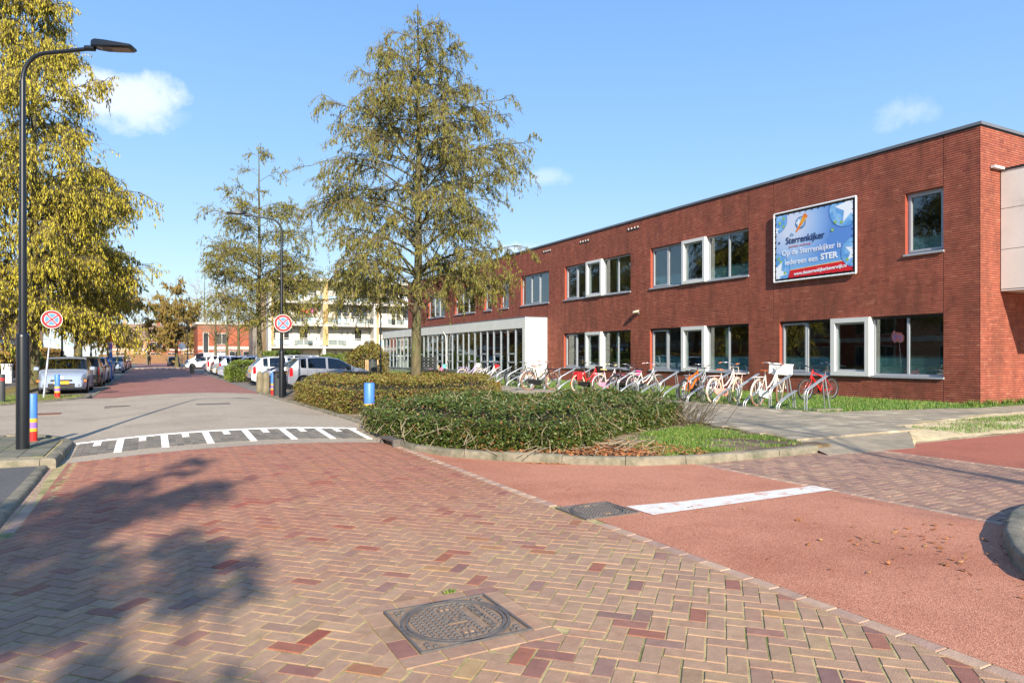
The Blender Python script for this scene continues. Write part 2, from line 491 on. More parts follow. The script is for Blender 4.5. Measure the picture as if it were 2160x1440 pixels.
def asphalt(name, c_lo, c_hi, patch, speck=230, rough=0.85, pt=(0.45, 0.65), ps=0.5):
    """chipping asphalt: fine bright and dark grit over a worn base"""
    if name in MATS: return MATS[name]
    m = bpy.data.materials.new(name); m.use_nodes = True
    nt = m.node_tree; N, L = nt.nodes, nt.links
    P = N['Principled BSDF']; P.inputs['Roughness'].default_value = rough
    g = N.new("ShaderNodeNewGeometry")
    vo = N.new("ShaderNodeTexVoronoi"); vo.inputs['Scale'].default_value = speck; L.new(g.outputs['Position'], vo.inputs['Vector'])
    cr = N.new("ShaderNodeValToRGB"); cr.color_ramp.elements[0].color = (*c_lo, 1); cr.color_ramp.elements[1].color = (*c_hi, 1)
    sp = N.new("ShaderNodeSeparateColor"); L.new(vo.outputs['Color'], sp.inputs[0]); L.new(sp.outputs[0], cr.inputs[0])
    nz = N.new("ShaderNodeTexNoise"); nz.inputs['Scale'].default_value = ps; nz.inputs['Detail'].default_value = 9; nz.inputs['Roughness'].default_value = 0.7
    L.new(g.outputs['Position'], nz.inputs['Vector'])
    mr = N.new("ShaderNodeMapRange"); mr.inputs['From Min'].default_value = pt[0]; mr.inputs['From Max'].default_value = pt[1]; mr.inputs['To Max'].default_value = 0.95
    L.new(nz.outputs[0], mr.inputs['Value'])
    mx = N.new("ShaderNodeMix"); mx.data_type = 'RGBA'; mx.blend_type = 'MULTIPLY'
    L.new(mr.outputs[0], mx.inputs['Factor']); L.new(cr.outputs[0], mx.inputs['A']); mx.inputs['B'].default_value = (*patch, 1)
    L.new(mx.outputs['Result'], P.inputs['Base Color'])
    bp = N.new("ShaderNodeBump"); bp.inputs['Strength'].default_value = 0.7; bp.inputs['Distance'].default_value = 0.004
    L.new(vo.outputs['Distance'], bp.inputs['Height']); L.new(bp.outputs[0], P.inputs['Normal'])
    MATS[name] = m
    return m


M_beige = asphalt("beige_chipping", lin(128, 116, 100), lin(206, 190, 166), (0.80, 0.78, 0.78), 160)
M_red = asphalt("red_chipping", lin(150, 90, 66), lin(218, 154, 122), (0.76, 0.66, 0.60), 170, ps=.45)
M_red2 = asphalt("red_chipping_dark", lin(140, 74, 54), lin(192, 116, 90), (0.85, 0.8, 0.8), 170)
M_grey_asphalt = asphalt("grey_asphalt", lin(66, 66, 66), lin(116, 114, 108), (0.8, 0.8, 0.8), 170)


def paver_tex(name, c1, c2, mortar, bw, bh, rough=0.75, rot=45, patch=None):
    """paving far from the camera: bricks too small to tell apart"""
    m = bpy.data.materials.new(name); m.use_nodes = True
    nt = m.node_tree; N, L = nt.nodes, nt.links
    P = N['Principled BSDF']; P.inputs['Roughness'].default_value = rough
    g = N.new("ShaderNodeNewGeometry"); mp = N.new("ShaderNodeMapping"); mp.inputs['Rotation'].default_value = (0, 0, rad(rot))
    L.new(g.outputs['Position'], mp.inputs[0])
    b = N.new("ShaderNodeTexBrick"); b.inputs['Scale'].default_value = 1.0; b.inputs['Brick Width'].default_value = bw; b.inputs['Row Height'].default_value = bh
    b.inputs['Mortar Size'].default_value = 0.006; b.inputs['Color1'].default_value = (*c1, 1); b.inputs['Color2'].default_value = (*c2, 1); b.inputs['Mortar'].default_value = (*mortar, 1)
    L.new(mp.outputs[0], b.inputs['Vector'])
    nz = N.new("ShaderNodeTexNoise"); nz.inputs['Scale'].default_value = 0.6; nz.inputs['Detail'].default_value = 8; L.new(g.outputs['Position'], nz.inputs['Vector'])
    mr = N.new("ShaderNodeMapRange"); mr.inputs['To Min'].default_value = 0.65; mr.inputs['To Max'].default_value = 1.35; L.new(nz.outputs[0], mr.inputs['Value'])
    sc = N.new("ShaderNodeVectorMath"); sc.operation = 'SCALE'; L.new(b.outputs[0], sc.inputs[0]); L.new(mr.outputs[0], sc.inputs['Scale'])
    L.new(sc.outputs[0], P.inputs['Base Color'])
    MATS[name] = m
    return m


M_street_far = paver_tex("street_clinker", lin(158, 104, 92), lin(140, 84, 74), lin(150, 126, 104), 0.21, 0.105)
M_lot = paver_tex("lot_pavers", lin(128, 122, 114), lin(112, 108, 102), lin(120, 112, 92), 0.21, 0.105, rot=0)


# ------------------------------------------------------------ ground shape
def sst(a, b, x):
    t = np.clip((np.asarray(x, float) - a) / (b - a), 0, 1); return t * t * (3 - 2 * t)
def zroad(x, y):
    x = np.asarray(x, float); y = np.asarray(y, float)
    A = 0.115 * sst(5.0, 11.4, y) * (1 - 0.4 * sst(30, 50, y))
    return A * np.maximum(0, 1 - ((x - 1.4) / 2.5) ** 2) + 0.06 * np.clip((y - 12.05) / 1.45, 0, 1) * (1 - np.clip((y - 27.7) / 0.6, 0, 1))


def sheet(name, x0, x1, y0, y1, m, dz=0.0, dx=0.35, dy=0.35, zf=zroad, **k):
    nx = max(2, int((x1 - x0) / dx) + 1); ny = max(2, int((y1 - y0) / dy) + 1)
    X, Y = np.meshgrid(np.linspace(x0, x1, nx), np.linspace(y0, y1, ny))
    Z = zf(X, Y) + dz
    V = np.stack([X, Y, Z], -1).reshape(-1, 3)
    i = np.arange(nx * ny).reshape(ny, nx)
    F = np.stack([i[:-1, :-1], i[:-1, 1:], i[1:, 1:], i[1:, :-1]], -1).reshape(-1, 4)
    return put(name, np_mesh(name, V, F), m, kind="structure", **k)


def slab(name, poly, z0, z1, m, **k):
    return obj(name, MB().prism(poly, z0, z1), m, kind="structure", **k)


def inside(poly, x, y):
    x = np.asarray(x, float); y = np.asarray(y, float); r = np.zeros(x.shape, bool)
    n = len(poly)
    for i in range(n):
        x0, y0 = poly[i]; x1, y1 = poly[(i + 1) % n]
        if y0 == y1: continue
        c = ((y0 > y) != (y1 > y)) & (x < (x1 - x0) * (y - y0) / (y1 - y0) + x0)
        r ^= c
    return r


slab("ground", [(-1500, -600), (1500, -600), (1500, 2500), (-1500, 2500)], -0.4, -0.09, M_ground)

# main brick street, near part: bedding sheet + herringbone clinkers
XL, XR, Y0, Y1 = -1.02, 3.56, -7.0, 11.45
road = sheet("brick_road", -9, XR + 0.125, Y0, Y1, M_joint, dz=-0.003)
MH1 = (1.22, 1.88, 3.29, 3.93); MH2 = (3.57, 4.19, 5.26, 5.81)
holes = [(MH1[0] - .125, MH1[1] + .125, MH1[2] - .125, MH1[3] + .125), (MH2[0] - .02, MH2[1] + .02, MH2[2] - .02, MH2[3] + .02)]


def herringbone(parent, name, stuff, regionfun, bounds, m, W=0.104, ang=45, holes=(), h=0.05, jt=0.011, nmax=300):
    x0, x1, y0, y1 = bounds
    c, s = math.cos(rad(ang)), math.sin(rad(ang))
    R_ = 0.5 * math.hypot(x1 - x0, y1 - y0) / W + 3
    cx, cy = (x0 + x1) / 2, (y0 + y1) / 2
    n = int(R_)
    pos, angs, tl = [], [], []
    cut = MB()
    for i in range(-n, n):
        for j in range(-n, n):
            r = (i - j) % 4
            if r == 0: u, v, a = i + 1, j + .5, 0
            elif r == 3: u, v, a = i + .5, j + 1, 90
            else: continue
            x = cx + (u * c - v * s) * W; y = cy + (u * s + v * c) * W
            if not (x0 - .3 < x < x1 + .3 and y0 - .3 < y < y1 + .3): continue
            aa = rad(ang + a) + rnd.gauss(0, 0.012)
            x += rnd.gauss(0, 0.0022); y += rnd.gauss(0, 0.0022)
            l, w = 2 * W - jt + rnd.gauss(0, .002), W - jt + rnd.gauss(0, .0015)
            ca, sa = math.cos(aa), math.sin(aa)
            poly = [(x + ca * p * l / 2 - sa * q * w / 2, y + sa * p * l / 2 + ca * q * w / 2) for p, q in ((-1, -1), (1, -1), (1, 1), (-1, 1))]
            full, clipped = regionfun(poly, x, y)
            for hx0, hx1, hy0, hy1 in holes:
                ins = [hx0 < p[0] < hx1 and hy0 < p[1] < hy1 for p in clipped]
                if clipped and (any(ins) or (hx0 < x < hx1 and hy0 < y < hy1)):
                    full = False
                    if all(ins): clipped = []; break
                    e = [(hx0 - x, (1, 0, hx0)), (x - hx1, (-1, 0, -hx1)), (hy0 - y, (0, 1, hy0)), (y - hy1, (0, -1, -hy1))]
                    e.sort(key=lambda t: -t[0]); clipped = clip_poly(clipped, *e[0][1])
            z = float(zroad(x, y)) + rnd.gauss(0, 0.0010)
            if full:
                pos.append((x, y, z - h + 0.002)); angs.append(aa)
                sl = float(zroad(x + .05, y) - zroad(x - .05, y)) / .1; sy = float(zroad(x, y + .05) - zroad(x, y - .05)) / .1
                tl.append((sl * ca + sy * sa + rnd.gauss(0, .003), -sl * sa + sy * ca + rnd.gauss(0, .005)))
            elif len(clipped) >= 3:
                q = [(px + (x - px) * 0.0, py) for px, py in clipped]
                ar = abs(sum(q[k][0] * q[(k + 1) % len(q)][1] - q[(k + 1) % len(q)][0] * q[k][1] for k in range(len(q)))) / 2
                if ar > 0.0012: cut.prism(q, z - h, z + 0.001)
    tl = np.array(tl)
    N_ = len(pos)
    B = bas_z(angs, RNG.normal(2 * W - jt, .0018, N_), RNG.normal(W - jt, .0014, N_), h, (tl[:, 0], tl[:, 1]))
    pieces(name, parent, pos, B, m, nmax, ch=(0.012, 0.022, 0.06), stuff_name=stuff)
    if cut.v: obj("cut_brick", cut, m, parent, kind="stuff")


def reg_main(poly, x, y):
    if x < XL and y > 7.05:
        if all(p[0] < XL for p in poly): return False, []
    q = poly; cutf = False
    for a, b, c in ((1, 0, XR), (0, 1, Y1)):
        if any(a * p[0] + b * p[1] > c for p in q): q = clip_poly(q, a, b, c); cutf = True
    if any(p[0] < XL and p[1] > 7.0 for p in q):
        cutf = True
        q = clip_poly(q, -1, 0, -XL) if y > 7.0 else clip_poly(q, 0, 1, 7.0)
    return not cutf, q


herringbone(road, "clinker", "clinker_field", reg_main, (-5.0, XR, -0.6, Y1), M_brick_road, holes=holes)
for q in road.children:
    if q.name.startswith("cut"): q.data.name = "cut_brick"
# stretcher course round the manhole
pos, an, ln = [], [], []
x0, x1, y0, y1 = MH1
for k in range(4):
    pos += [(x0 - .125 + (k + .5) * .2275, y0 - .062, -.046), (x0 - .125 + (k + .5) * .2275, y1 + .062, -.046)]; an += [0, 0]
for k in range(3):
    pos += [(x0 - .062, y0 + (k + .5) * .215, -.046), (x1 + .062, y0 + (k + .5) * .215, -.046)]; an += [rad(90)] * 2
an = np.array(an) + RNG.normal(0, .01, len(an))
pieces("frame_clinker", road, pos, bas_z(an, .216, .112, .05), M_brick_road, ch=(0.012, 0.022, 0.06))
# edge courses along the street sides
pos, an = [], []
y = -0.6
while y < 11.2:
    if not (MH2[2] - .1 < y < MH2[3] + .1):
        pos.append((XR + .06, y, float(zroad(XR, y)) - .045)); an.append(rad(90))
    y += .214
y = 7.3
while y < 11.3:
    pos.append((XL - .055, y, -.047)); an.append(rad(90)); pos.append((XL - .165, y + .1, -.047)); an.append(rad(90)); y += .214
an = np.array(an) + RNG.normal(0, .012, len(an))
pieces("edge_clinker", road, pos, bas_z(an, .205, .1, .05), M_soldier, nmax=120, ch=(0.022, 0.045, 0.14))

# raised junction table
table = sheet("junction_table", -30, 4.06, Y1 + .004, 28.25, M_beige, dz=-0.004, dx=.3, dy=.3)
# ramp: rows of dark blocks with white teeth, white line on top
pos, an, sz, wpos, wan, wsz = [], [], [], [], [], []
x = -0.98; per = 0.655; yb0, yb1 = 12.08, 13.40
wl = [(-0.98 + .11, 3.62)]
k = 0
xs = []
while x < 3.6:
    ph = (x + 0.42) % per
    xs.append((x, ph)); x += 0.1092
for x, ph in xs:
    c = round(ph / 0.1092) % 6
    zz = lambda y: float(zroad(x, y)) - .046
    full = c == 0; half = c == 3
    n = 6
    for j in range(n):
        y = yb0 + (j + .5) * (yb1 - yb0) / n
        it = (x, y, zz(y))
        if full or (half and j >= n - 2): wpos.append(it)
        else: pos.append(it)
sl = .06 / 1.45
tlt = lambda P_: ([(float(zroad(p[0] + .05, p[1]) - zroad(p[0] - .05, p[1])) / .1) for p in P_], [sl] * len(P_))
def ramp_b(P_, l, w):
    t = tlt(P_); return bas_z(np.zeros(len(P_)), l, w, .05, (np.array(t[0]), np.array(t[1])))
pieces("dark_block", table, pos, ramp_b(pos, .1045, .214), M_dark_block, 300, ch=(0.03, 0.03, 0.1))
pieces("white_block", table, wpos, ramp_b(wpos, .1085, .2195), M_white_block, 120, ch=(0.015, 0.015, 0.06))
lp = [(x + .0, 13.475, float(zroad(x, 13.475)) - .045) for x in np.arange(-.98, 3.65, .214)]
pieces("white_line_block", table, lp, ramp_b(lp, .212, .125), M_white_block, 60, ch=(0.01, 0.015, 0.06))

# far street, bays, left side street verge
sheet("far_street", -1.95, 4.02, 28.3, 190, M_street_far, dz=-0.006, dx=.5, dy=2)
far_t = sheet("far_table", -1.9, 3.95, 92, 101, M_beige, dz=0.012, dx=1, dy=1)
for k in range(9):
    obj("white_tooth", MB().box(-1.5 + k * .62, -1.2 + k * .62, 91.2, 91.95, .06, .085), M_white_block, far_t)
sheet("cross_street", -30, 45, 150, 160, M_beige, dz=0.01, dx=5, dy=5)
slab("parking_bay_street_side", [(-4.45, 29.5), (-1.95, 29.5), (-1.95, 140), (-4.45, 140)], -.2, -.012, M_lot)
slab("parking_lot", [(4.02, 29.3), (10.6, 29.3), (10.6, 140), (4.02, 140)], -.2, .0, M_lot)

# side street: red chippings, clinker band, red chippings
def sheet_poly(name, poly, z, m): return slab(name, poly, -.2, z, m)
red = sheet("red_carriageway", XR + .115, 6.78, -4, 11.3, M_red, dz=0.002)
sheet_poly("far_red_carriageway", [(10.42, 4.9 - 14), (60, 4.9 - 14), (60, 7.2), (10.42, 7.2)], 0.004, M_red2)
band = sheet_poly("clinker_band", [(6.78, -4), (10.42, -4), (10.42, 7.6), (6.78, 7.6)], -0.008, M_joint)
def reg_band(poly, x, y):
    q = poly; cutf = False
    for a, b, c in ((1, 0, 10.30), (-1, 0, -6.9), (0, 1, 7.25), (0, -1, -2.4)):
        if any(a * p[0] + b * p[1] > c for p in q): q = clip_poly(q, a, b, c); cutf = True
    return not cutf, q
herringbone(band, "band_clinker", "band_clinker_field", reg_band, (6.88, 10.32, 2.4, 7.25), M_brick_band, ang=0, nmax=140)
pos = [(6.835, y, -.046) for y in np.arange(2.4, 7.2, .214)] + [(10.36, y, -.046) for y in np.arange(2.4, 7.2, .214)]
pieces("edge_clinker", band, pos, bas_z(np.full(len(pos), rad(90)), .206, .1, .05), M_soldier, 60, ch=(0.022, 0.045, 0.14))
# worn white centre line of the side street
wl_ = MB().add([(4.24, 5.12, .0085), (6.86, 5.13, .0085), (6.86, 5.40, .0085), (4.9, 5.46, .0085), (4.24, 5.55, .0085)], [(0, 1, 2, 3, 4)])
obj("painted_line", wl_, M_white_paint, kind="structure")

# ------------------------------------------------------------ kerbs: every stone its own piece
def kerb(name, path, w=0.13, h=0.12, z0=0.0, seg=0.9, m=None, inner=1):
    """stones along path (outer face), body to the left of the walking direction when inner=1"""
    root = put(name, None, kind="structure")
    P = [Vector((x, y, 0)) for x, y in path]
    # resample
    d = [0]
    for i in range(1, len(P)): d.append(d[-1] + (P[i] - P[i - 1]).length)
    def at(s):
        s = min(max(s, 0), d[-1] - 1e-6)
        for i in range(1, len(P)):
            if s <= d[i]: return P[i - 1].lerp(P[i], (s - d[i - 1]) / (d[i] - d[i - 1]))
        return P[-1]
    n = max(1, round(d[-1] / seg)); st = d[-1] / n
    for k in range(n):
        mb = MB(); K = 4; vs = []
        dz = rnd.gauss(0, .004); off = rnd.gauss(0, .004)
        for i in range(K + 1):
            s = k * st + .004 + (st - .008) * i / K
            p = at(s); t = (at(s + .05) - at(s - .05)).normalized(); nn = Vector((-t.y, t.x, 0)) * inner
            for a, b in ((0 + off, -.25), (0 + off, h - .035), (.012 + off, h - .012), (.035 + off, h), (w, h), (w, -.25)):
                q = p + nn * a; vs.append((q.x, q.y, z0 + b + (dz if b > 0 else 0)))
        fs = []
        for i in range(K):
            for j in range(6):
                f = (i * 6 + j, (i + 1) * 6 + j, (i + 1) * 6 + (j + 1) % 6, i * 6 + (j + 1) % 6)
                fs.append(f if inner < 0 else f[::-1])
        fs += [tuple(range(6)), tuple(K * 6 + j for j in range(5, -1, -1))]
        mb.add(vs, fs)
        obj("kerb_stone", mb, m or M_kerb, root, smooth=35)
    return root


ISL = [(3.78, 28.9), (3.74, 27.0), (3.80, 24.0), (3.95, 20.2), (4.0, 17.0), (4.0, 14.6), (3.80, 12.75), (3.62, 11.3), (3.68, 10.3), (4.0, 9.5), (4.6, 8.7), (5.2, 8.08), (5.98, 7.52), (6.85, 7.27), (7.95, 7.22), (9.3, 7.24)]
kerb("island_kerb", ISL, h=0.115, inner=1)
ins = [(x + .1, y + (.1 if y < 9 else 0)) for x, y in ISL]
slab("planted_verge", ins + [(9.75, 7.35), (10.2, 11.2), (10.2, 29.2), (3.9, 29.2)], -.2, .105, M_soil)
kerb("lot_kerb", [(10.2, 29.25), (3.95, 29.25)], h=.10, inner=1)
path_poly = [(9.5, 7.9), (12.65, 7.9), (13.35, 8.42), (18, 9.05), (45, 9.3), (45, 10.05), (19.6, 10.12), (14.44, 11.05), (14.35, 62), (10.25, 62), (10.25, 11.2)]
path = slab("footpath", path_poly, -.2, .138, M_joint)
gx, gy = np.meshgrid(np.arange(9.6, 26, .303), np.arange(6.7, 34, .303))
gx = gx + (np.arange(gx.shape[0]) % 2)[:, None] * .1515
ok = inside(path_poly, gx, gy)
tp = np.stack([gx[ok], gy[ok], np.full(ok.sum(), .118) + RNG.normal(0, .0015, ok.sum())], -1)
pieces("paving_tile", path, tp, bas_z(RNG.normal(0, .006, len(tp)), .297, .297, .035, (RNG.normal(0, .004, len(tp)), RNG.normal(0, .004, len(tp)))), M_tile, 300, ch=(0.012, 0.012, 0.12))
kerb("school_lawn_edging", [(19.6, 10.14), (14.46, 11.07), (14.37, 40)], w=.06, h=.03, z0=.13, seg=1.0, inner=-1)
slab("school_lawn", [(14.45, 11.1), (19.6, 10.17), (45, 10.1), (45, 10.8), (20.7, 10.8), (20.7, 62), (14.4, 62)], -.2, .15, M_turf)
obj("dropped_kerb", MB().add([(9.2, 6.98, .006), (11.2, 6.85, .006), (12.63, 7.895, .137), (9.5, 7.895, .137), (9.2, 6.98, -.2), (11.2, 6.85, -.2)], [(0, 1, 2, 3), (4, 5, 1, 0)]), M_tile, kind="structure")
obj("sand_wing", MB().add([(11.18, 6.86, .004), (11.78, 7.20, .03), (12.68, 7.91, .139)], [(0, 1, 2)]), M_sand, kind="structure")
sand_poly = [(11.75, 7.22), (45, 7.22), (45, 9.25), (18, 9.0), (13.37, 8.40), (12.67, 7.89)]
zc_ = lambda x, y: .03 + .104 * min(1, max(0, (y - 7.3) / (.3 + min(1.3, max(.25, (x - 12) * .3)))))
snd = MB(); nn_ = len(sand_poly)
gx, gy = np.meshgrid(np.linspace(11.75, 45, 150), np.linspace(0, 1, 14))
farY = np.interp(gx, [11.75, 12.67, 13.37, 18, 45], [7.24, 7.89, 8.42, 9.04, 9.29]); gyy = 7.22 + (farY - 7.22) * gy
Vs = np.stack([gx, gyy, .028 + (np.interp(gx, [11.2, 12.63], [.006, .137]) - .028) * gy ** .8 + .006 * np.sin(gx * 5) * np.cos(gyy * 7) * (gy < .95)], -1).reshape(-1, 3)
iq = np.arange(150 * 14).reshape(14, 150)
put("sandy_corner", np_mesh("sandy_corner", Vs, np.stack([iq[:-1, :-1], iq[:-1, 1:], iq[1:, 1:], iq[1:, :-1]], -1).reshape(-1, 4)), M_sand, kind="structure")
kerb("corner_kerb", [(11.75, 7.21), (45, 7.21)], h=.03, inner=1, seg=1.0)
# small round corner on the near side of the side street
C2 = [(9.5, 3.62), (7.5, 3.5), (6.85, 3.34), (6.1, 3.02), (5.55, 2.68), (5.2, 2.35), (5.0, 1.8), (4.95, 0.5), (4.95, -3)]
kerb("near_corner_kerb", C2, h=.13, inner=1, seg=.8)
slab("near_corner_verge", [(x + .06, y - .06) for x, y in C2] + [(14, -3), (14, 3.6)], -.2, .1, M_soil)
# left: low asphalt strip and raised pavement with the lamp
slab("low_asphalt_footway", [(-1.2, 7.15), (-1.22, 11.0), (-12, 11.9), (-12, 6.4), (-1.6, 7.0)], -.2, .055, M_grey_asphalt)
kerb("low_footway_kerb", [(-1.19, 11.0), (-1.17, 7.25), (-1.35, 7.02), (-3.0, 6.8), (-12, 6.2)], w=.12, h=.06, inner=-1, seg=.9)
LP = [(-12, 11.75), (-1.9, 11.3), (-1.12, 11.05), (-1.1, 13.3), (-1.35, 14.15), (-1.9, 14.75), (-3, 15.05), (-12, 15.3)]
kerb("lamp_pavement_kerb", LP, w=.14, h=.14, inner=1, seg=.9)
pav = slab("lamp_pavement", [(-12, 11.85), (-1.9, 11.4), (-1.22, 11.16), (-1.2, 13.25), (-1.43, 14.05), (-1.95, 14.64), (-3, 14.94), (-12, 15.2)], -.2, .118, M_joint)
gx, gy = np.meshgrid(np.arange(-6, -1.1, .303), np.arange(11.3, 15.2, .303)); ok = inside([(-12, 11.9), (-1.9, 11.45), (-1.25, 11.25), (-1.25, 13.2), (-1.5, 14.0), (-2, 14.55), (-3, 14.85), (-12, 15.1)], gx, gy)
tp = np.stack([gx[ok], gy[ok], np.full(ok.sum(), .103)], -1)
pieces("paving_tile", pav, tp, bas_z(RNG.normal(0, .008, len(tp)), .295, .295, .03, (RNG.normal(0, .006, len(tp)), RNG.normal(0, .006, len(tp)))), M_tile_dark, 120, ch=(0.012, 0.012, 0.12))
NV = [(-12, 23.9), (-4.2, 24.5), (-3.1, 25.9), (-2.3, 27.3), (-1.95, 28.4), (-1.95, 29.6), (-4.45, 31.2), (-4.45, 140)]
slab("mossy_verge", NV + [(-5.6, 140), (-5.6, 33), (-12, 33)], -.2, .10, M_moss)
kerb("mossy_verge_kerb", [(-12, 23.85), (-4.2, 24.42), (-3.05, 25.85), (-2.25, 27.25), (-1.9, 28.35), (-1.9, 29.6)], h=.11, inner=1, seg=1.0)
slab("left_footway", [(-8.0, 33), (-5.6, 33), (-5.6, 140), (-8.0, 140)], -.2, .11, M_lot)
kerb("bay_kerb", [(-4.45, 31.2), (-4.45, 70)], w=.12, h=.11, inner=1, seg=2.0)
sl = slab("bay_edge_line", [(-1.98, 29.6), (-1.86, 29.6), (-1.86, 90), (-1.98, 90)], -.1, .012, M_kerb)

# ------------------------------------------------------------ school building
FX = 20.64; FY0 = 10.79; FY1 = 59.0; FZ0 = 0.13; FZ1 = 8.02
M_mortar = mat("dark_mortar", lin(58, 42, 36), 0.95, var=0.15, scale=20)
wall_pal = [(0, lin(152, 82, 63)), (0.3, lin(160, 88, 67)), (0.55, lin(145, 76, 59)), (0.78, lin(166, 96, 73)), (0.92, lin(137, 70, 56)), (1, lin(172, 106, 83))]
M_wall_brick = mat("school_brick", (0, 0, 0), 0.85, pal=wall_pal, palvar=0.2, scale=3, bump=0.5, bscale=60, c2=lin(122, 70, 52), c2s=0.7, c2t=(0.50, 0.74), world_co=True, streak=(1, 1, .3))
M_reveal = mat("reveal_brick", lin(158, 74, 52), 0.88, var=0.25, scale=9, bump=0.5, streak=(1, 1, 8))
M_alu = mat("grey_frame", lin(158, 162, 168), 0.45, var=0.05, scale=3)
M_alu_dark = mat("coping_zinc", lin(112, 116, 122), 0.5, metal=0.2, var=0.1, scale=2)
M_bay = mat("white_bay_frame", lin(212, 212, 208), 0.4, var=0.03, scale=3)
M_panel = mat("pale_panel", lin(222, 220, 212), 0.5, var=0.05, scale=1.2, c2=lin(190, 190, 176), c2s=1.0, c2t=(0.6, 0.8))
M_glass = glass_mat("window_glass", base_refl=0.11)
M_room = mat("room_plaster", lin(132, 128, 120), 0.9, var=0.08)
M_roomfloor = mat("room_floor", lin(110, 100, 90), 0.7, var=0.1)
M_film = mat("frosted_film", lin(150, 186, 184), 0.7, var=0.08, scale=3, alpha=0.55)
M_blind = mat("cream_blind", lin(214, 206, 186), 0.8, var=0.06)
M_plinth = mat("concrete_plinth", lin(150, 150, 142), 0.9, var=0.12, scale=3, c2=lin(110, 114, 96), c2s=1.6)
M_black = mat("black_plastic", lin(28, 28, 30), 0.45, var=0.1)
M_galv = mat("galvanised_steel", lin(176, 180, 184), 0.38, metal=0.75, var=0.14, scale=20)

school = thing("school_building", "long two-storey red brick school with grey windows, white window boxes and flat roof", "building", (FX, FY0, 0))
def sc(mb):     # world coords -> school local
    mb.v = [(x - FX, y - FY0, z) for x, y, z in mb.v]; return mb
def spart(name, mb, m, parent=None, smooth=None, **k):
    return obj(name, sc(mb), m, parent or school, smooth, **k)

WZ0, WZ1, UZ0, UZ1 = 0.90, 2.78, 4.68, 6.52
wins = []      # y0,y1,z0,z1,type
for a, b in ((11.80, 17.72), (19.20, 25.15), (26.60, 32.65)): wins.append((a, b, WZ0, WZ1, 'bay'))
wins.append((11.80, 12.95, UZ0 - .03, UZ1, 'one'))
for a, b in ((19.20, 25.10), (26.60, 32.55)): wins.append((a, b, UZ0, UZ1, 'bay'))
wins += [(34.28, 37.70, UZ0, UZ1, 'three'), (39.36, 40.5, UZ0, UZ1, 'one'), (41.85, 43.0, UZ0, UZ1, 'one'), (44.5, 48.2, UZ0, UZ1, 'three'), (50.2, 53.9, UZ0, UZ1, 'three'), (55.6, 56.8, UZ0, UZ1, 'one')]
EXT = (34.46, 61.8, 0.0, 3.80)

# facade: mortar backing with openings, courses of bricks in front
ys = sorted({FY0, FY1, EXT[0], *[w[0] for w in wins], *[w[1] for w in wins]})
zs = sorted({FZ0 - .15, FZ1, WZ0, WZ1, UZ0, UZ0 - .03, UZ1, EXT[3]})
mb = MB()
for i in range(len(ys) - 1):
    for j in range(len(zs) - 1):
        cy, cz = (ys[i] + ys[i + 1]) / 2, (zs[j] + zs[j + 1]) / 2
        if any(w[0] < cy < w[1] and w[2] < cz < w[3] for w in wins): continue
        mb.rect_yz(FX, ys[i], ys[i + 1], zs[j], zs[j + 1])
wall = spart("facade_wall", mb, M_mortar)
COURSE, BL, JT, BD = 0.0667, 0.222, 0.006, 0.0
joints = [11.80, 18.0, 19.20, 25.15, 26.6, 32.65]
pos, bas = [], []
def brick_run(y0, y1, z, fac, out, k):
    """bricks from y0 to y1 along a course"""
    y = y0
    L_ = BL * rnd.choice((.25, .5, .75, 1.0))
    while y < y1 - .02:
        l = min(L_, y1 - y)
        if y1 - y - l < .05: l = y1 - y
        out.append((y + l / 2, z, l - JT)); y += l
        L_ = BL if rnd.random() < .62 else BL * .5
run = []
k = 0; z = FZ0
while z < FZ1 - .03:
    zc = z + COURSE / 2
    cuts = sorted([(w[0], w[1]) for w in wins if w[2] - .01 < zc < w[3] + .01] + ([(EXT[0], FY1 + 1)] if zc < EXT[3] else []))
    y = FY0 - .012; segs = []
    for a, b in cuts:
        if a > y: segs.append((y, a))
        y = max(y, b)
    if y < FY1: segs.append((y, FY1))
    for a, b in segs:
        js = [a] + [j for j in joints if a + .3 < j < b - .3] + [b]
        for i in range(len(js) - 1): brick_run(js[i] + (.008 if i else 0), js[i + 1] - (.008 if i < len(js) - 2 else 0), zc, None, run, k)
    z += COURSE; k += 1
A = np.array(run); n = len(A)
P_ = np.stack([np.full(n, .004) + RNG.normal(0, .0005, n), A[:, 0] - FY0, A[:, 1]], -1)
B_ = np.zeros((n, 3, 3)); B_[:, 1, 0] = A[:, 2]; B_[:, 2, 1] = COURSE - .0145; B_[:, 0, 2] = -.0095
# pieces() looks at world coordinates: give it those and shift afterwards
def pieces_at(name, parent, P, B, m, org, **k):
    before = set(COL.objects)
    pieces(name, parent, P + np.array(org), B, m, **k)
    for o in parent.children:
        if o not in before: o.matrix_basis = Matrix.Translation(-Vector(org)) @ o.matrix_basis
pieces_at("brick", wall, P_, B_, M_wall_brick, (FX, FY0, 0), nmax=300, ch=(0.003, 0.03, 0.1), stuff_name="brickwork")

# side wall facing the side street
SX1 = 40.0
side = spart("side_wall", MB().quad((FX, FY0, FZ0 - .15), (SX1, FY0, FZ0 - .15), (SX1, FY0, FZ1), (FX, FY0, FZ1)), M_mortar)
run = []; k = 0; z = FZ0
while z < FZ1 - .03:
    brick_run(FX - .012 + (0), 25.5, z + COURSE / 2, None, run, k + 1); z += COURSE; k += 1
A = np.array(run); n = len(A)
P_ = np.stack([A[:, 0] - FX, np.full(n, .004) + RNG.normal(0, .0005, n), A[:, 1]], -1)
B_ = np.zeros((n, 3, 3)); B_[:, 0, 0] = A[:, 2]; B_[:, 2, 1] = COURSE - .0145; B_[:, 1, 2] = -.0095
pieces_at("brick", side, P_, B_, M_wall_brick, (FX, FY0, 0), nmax=200, ch=(0.003, 0.03, 0.1), stuff_name="brickwork")
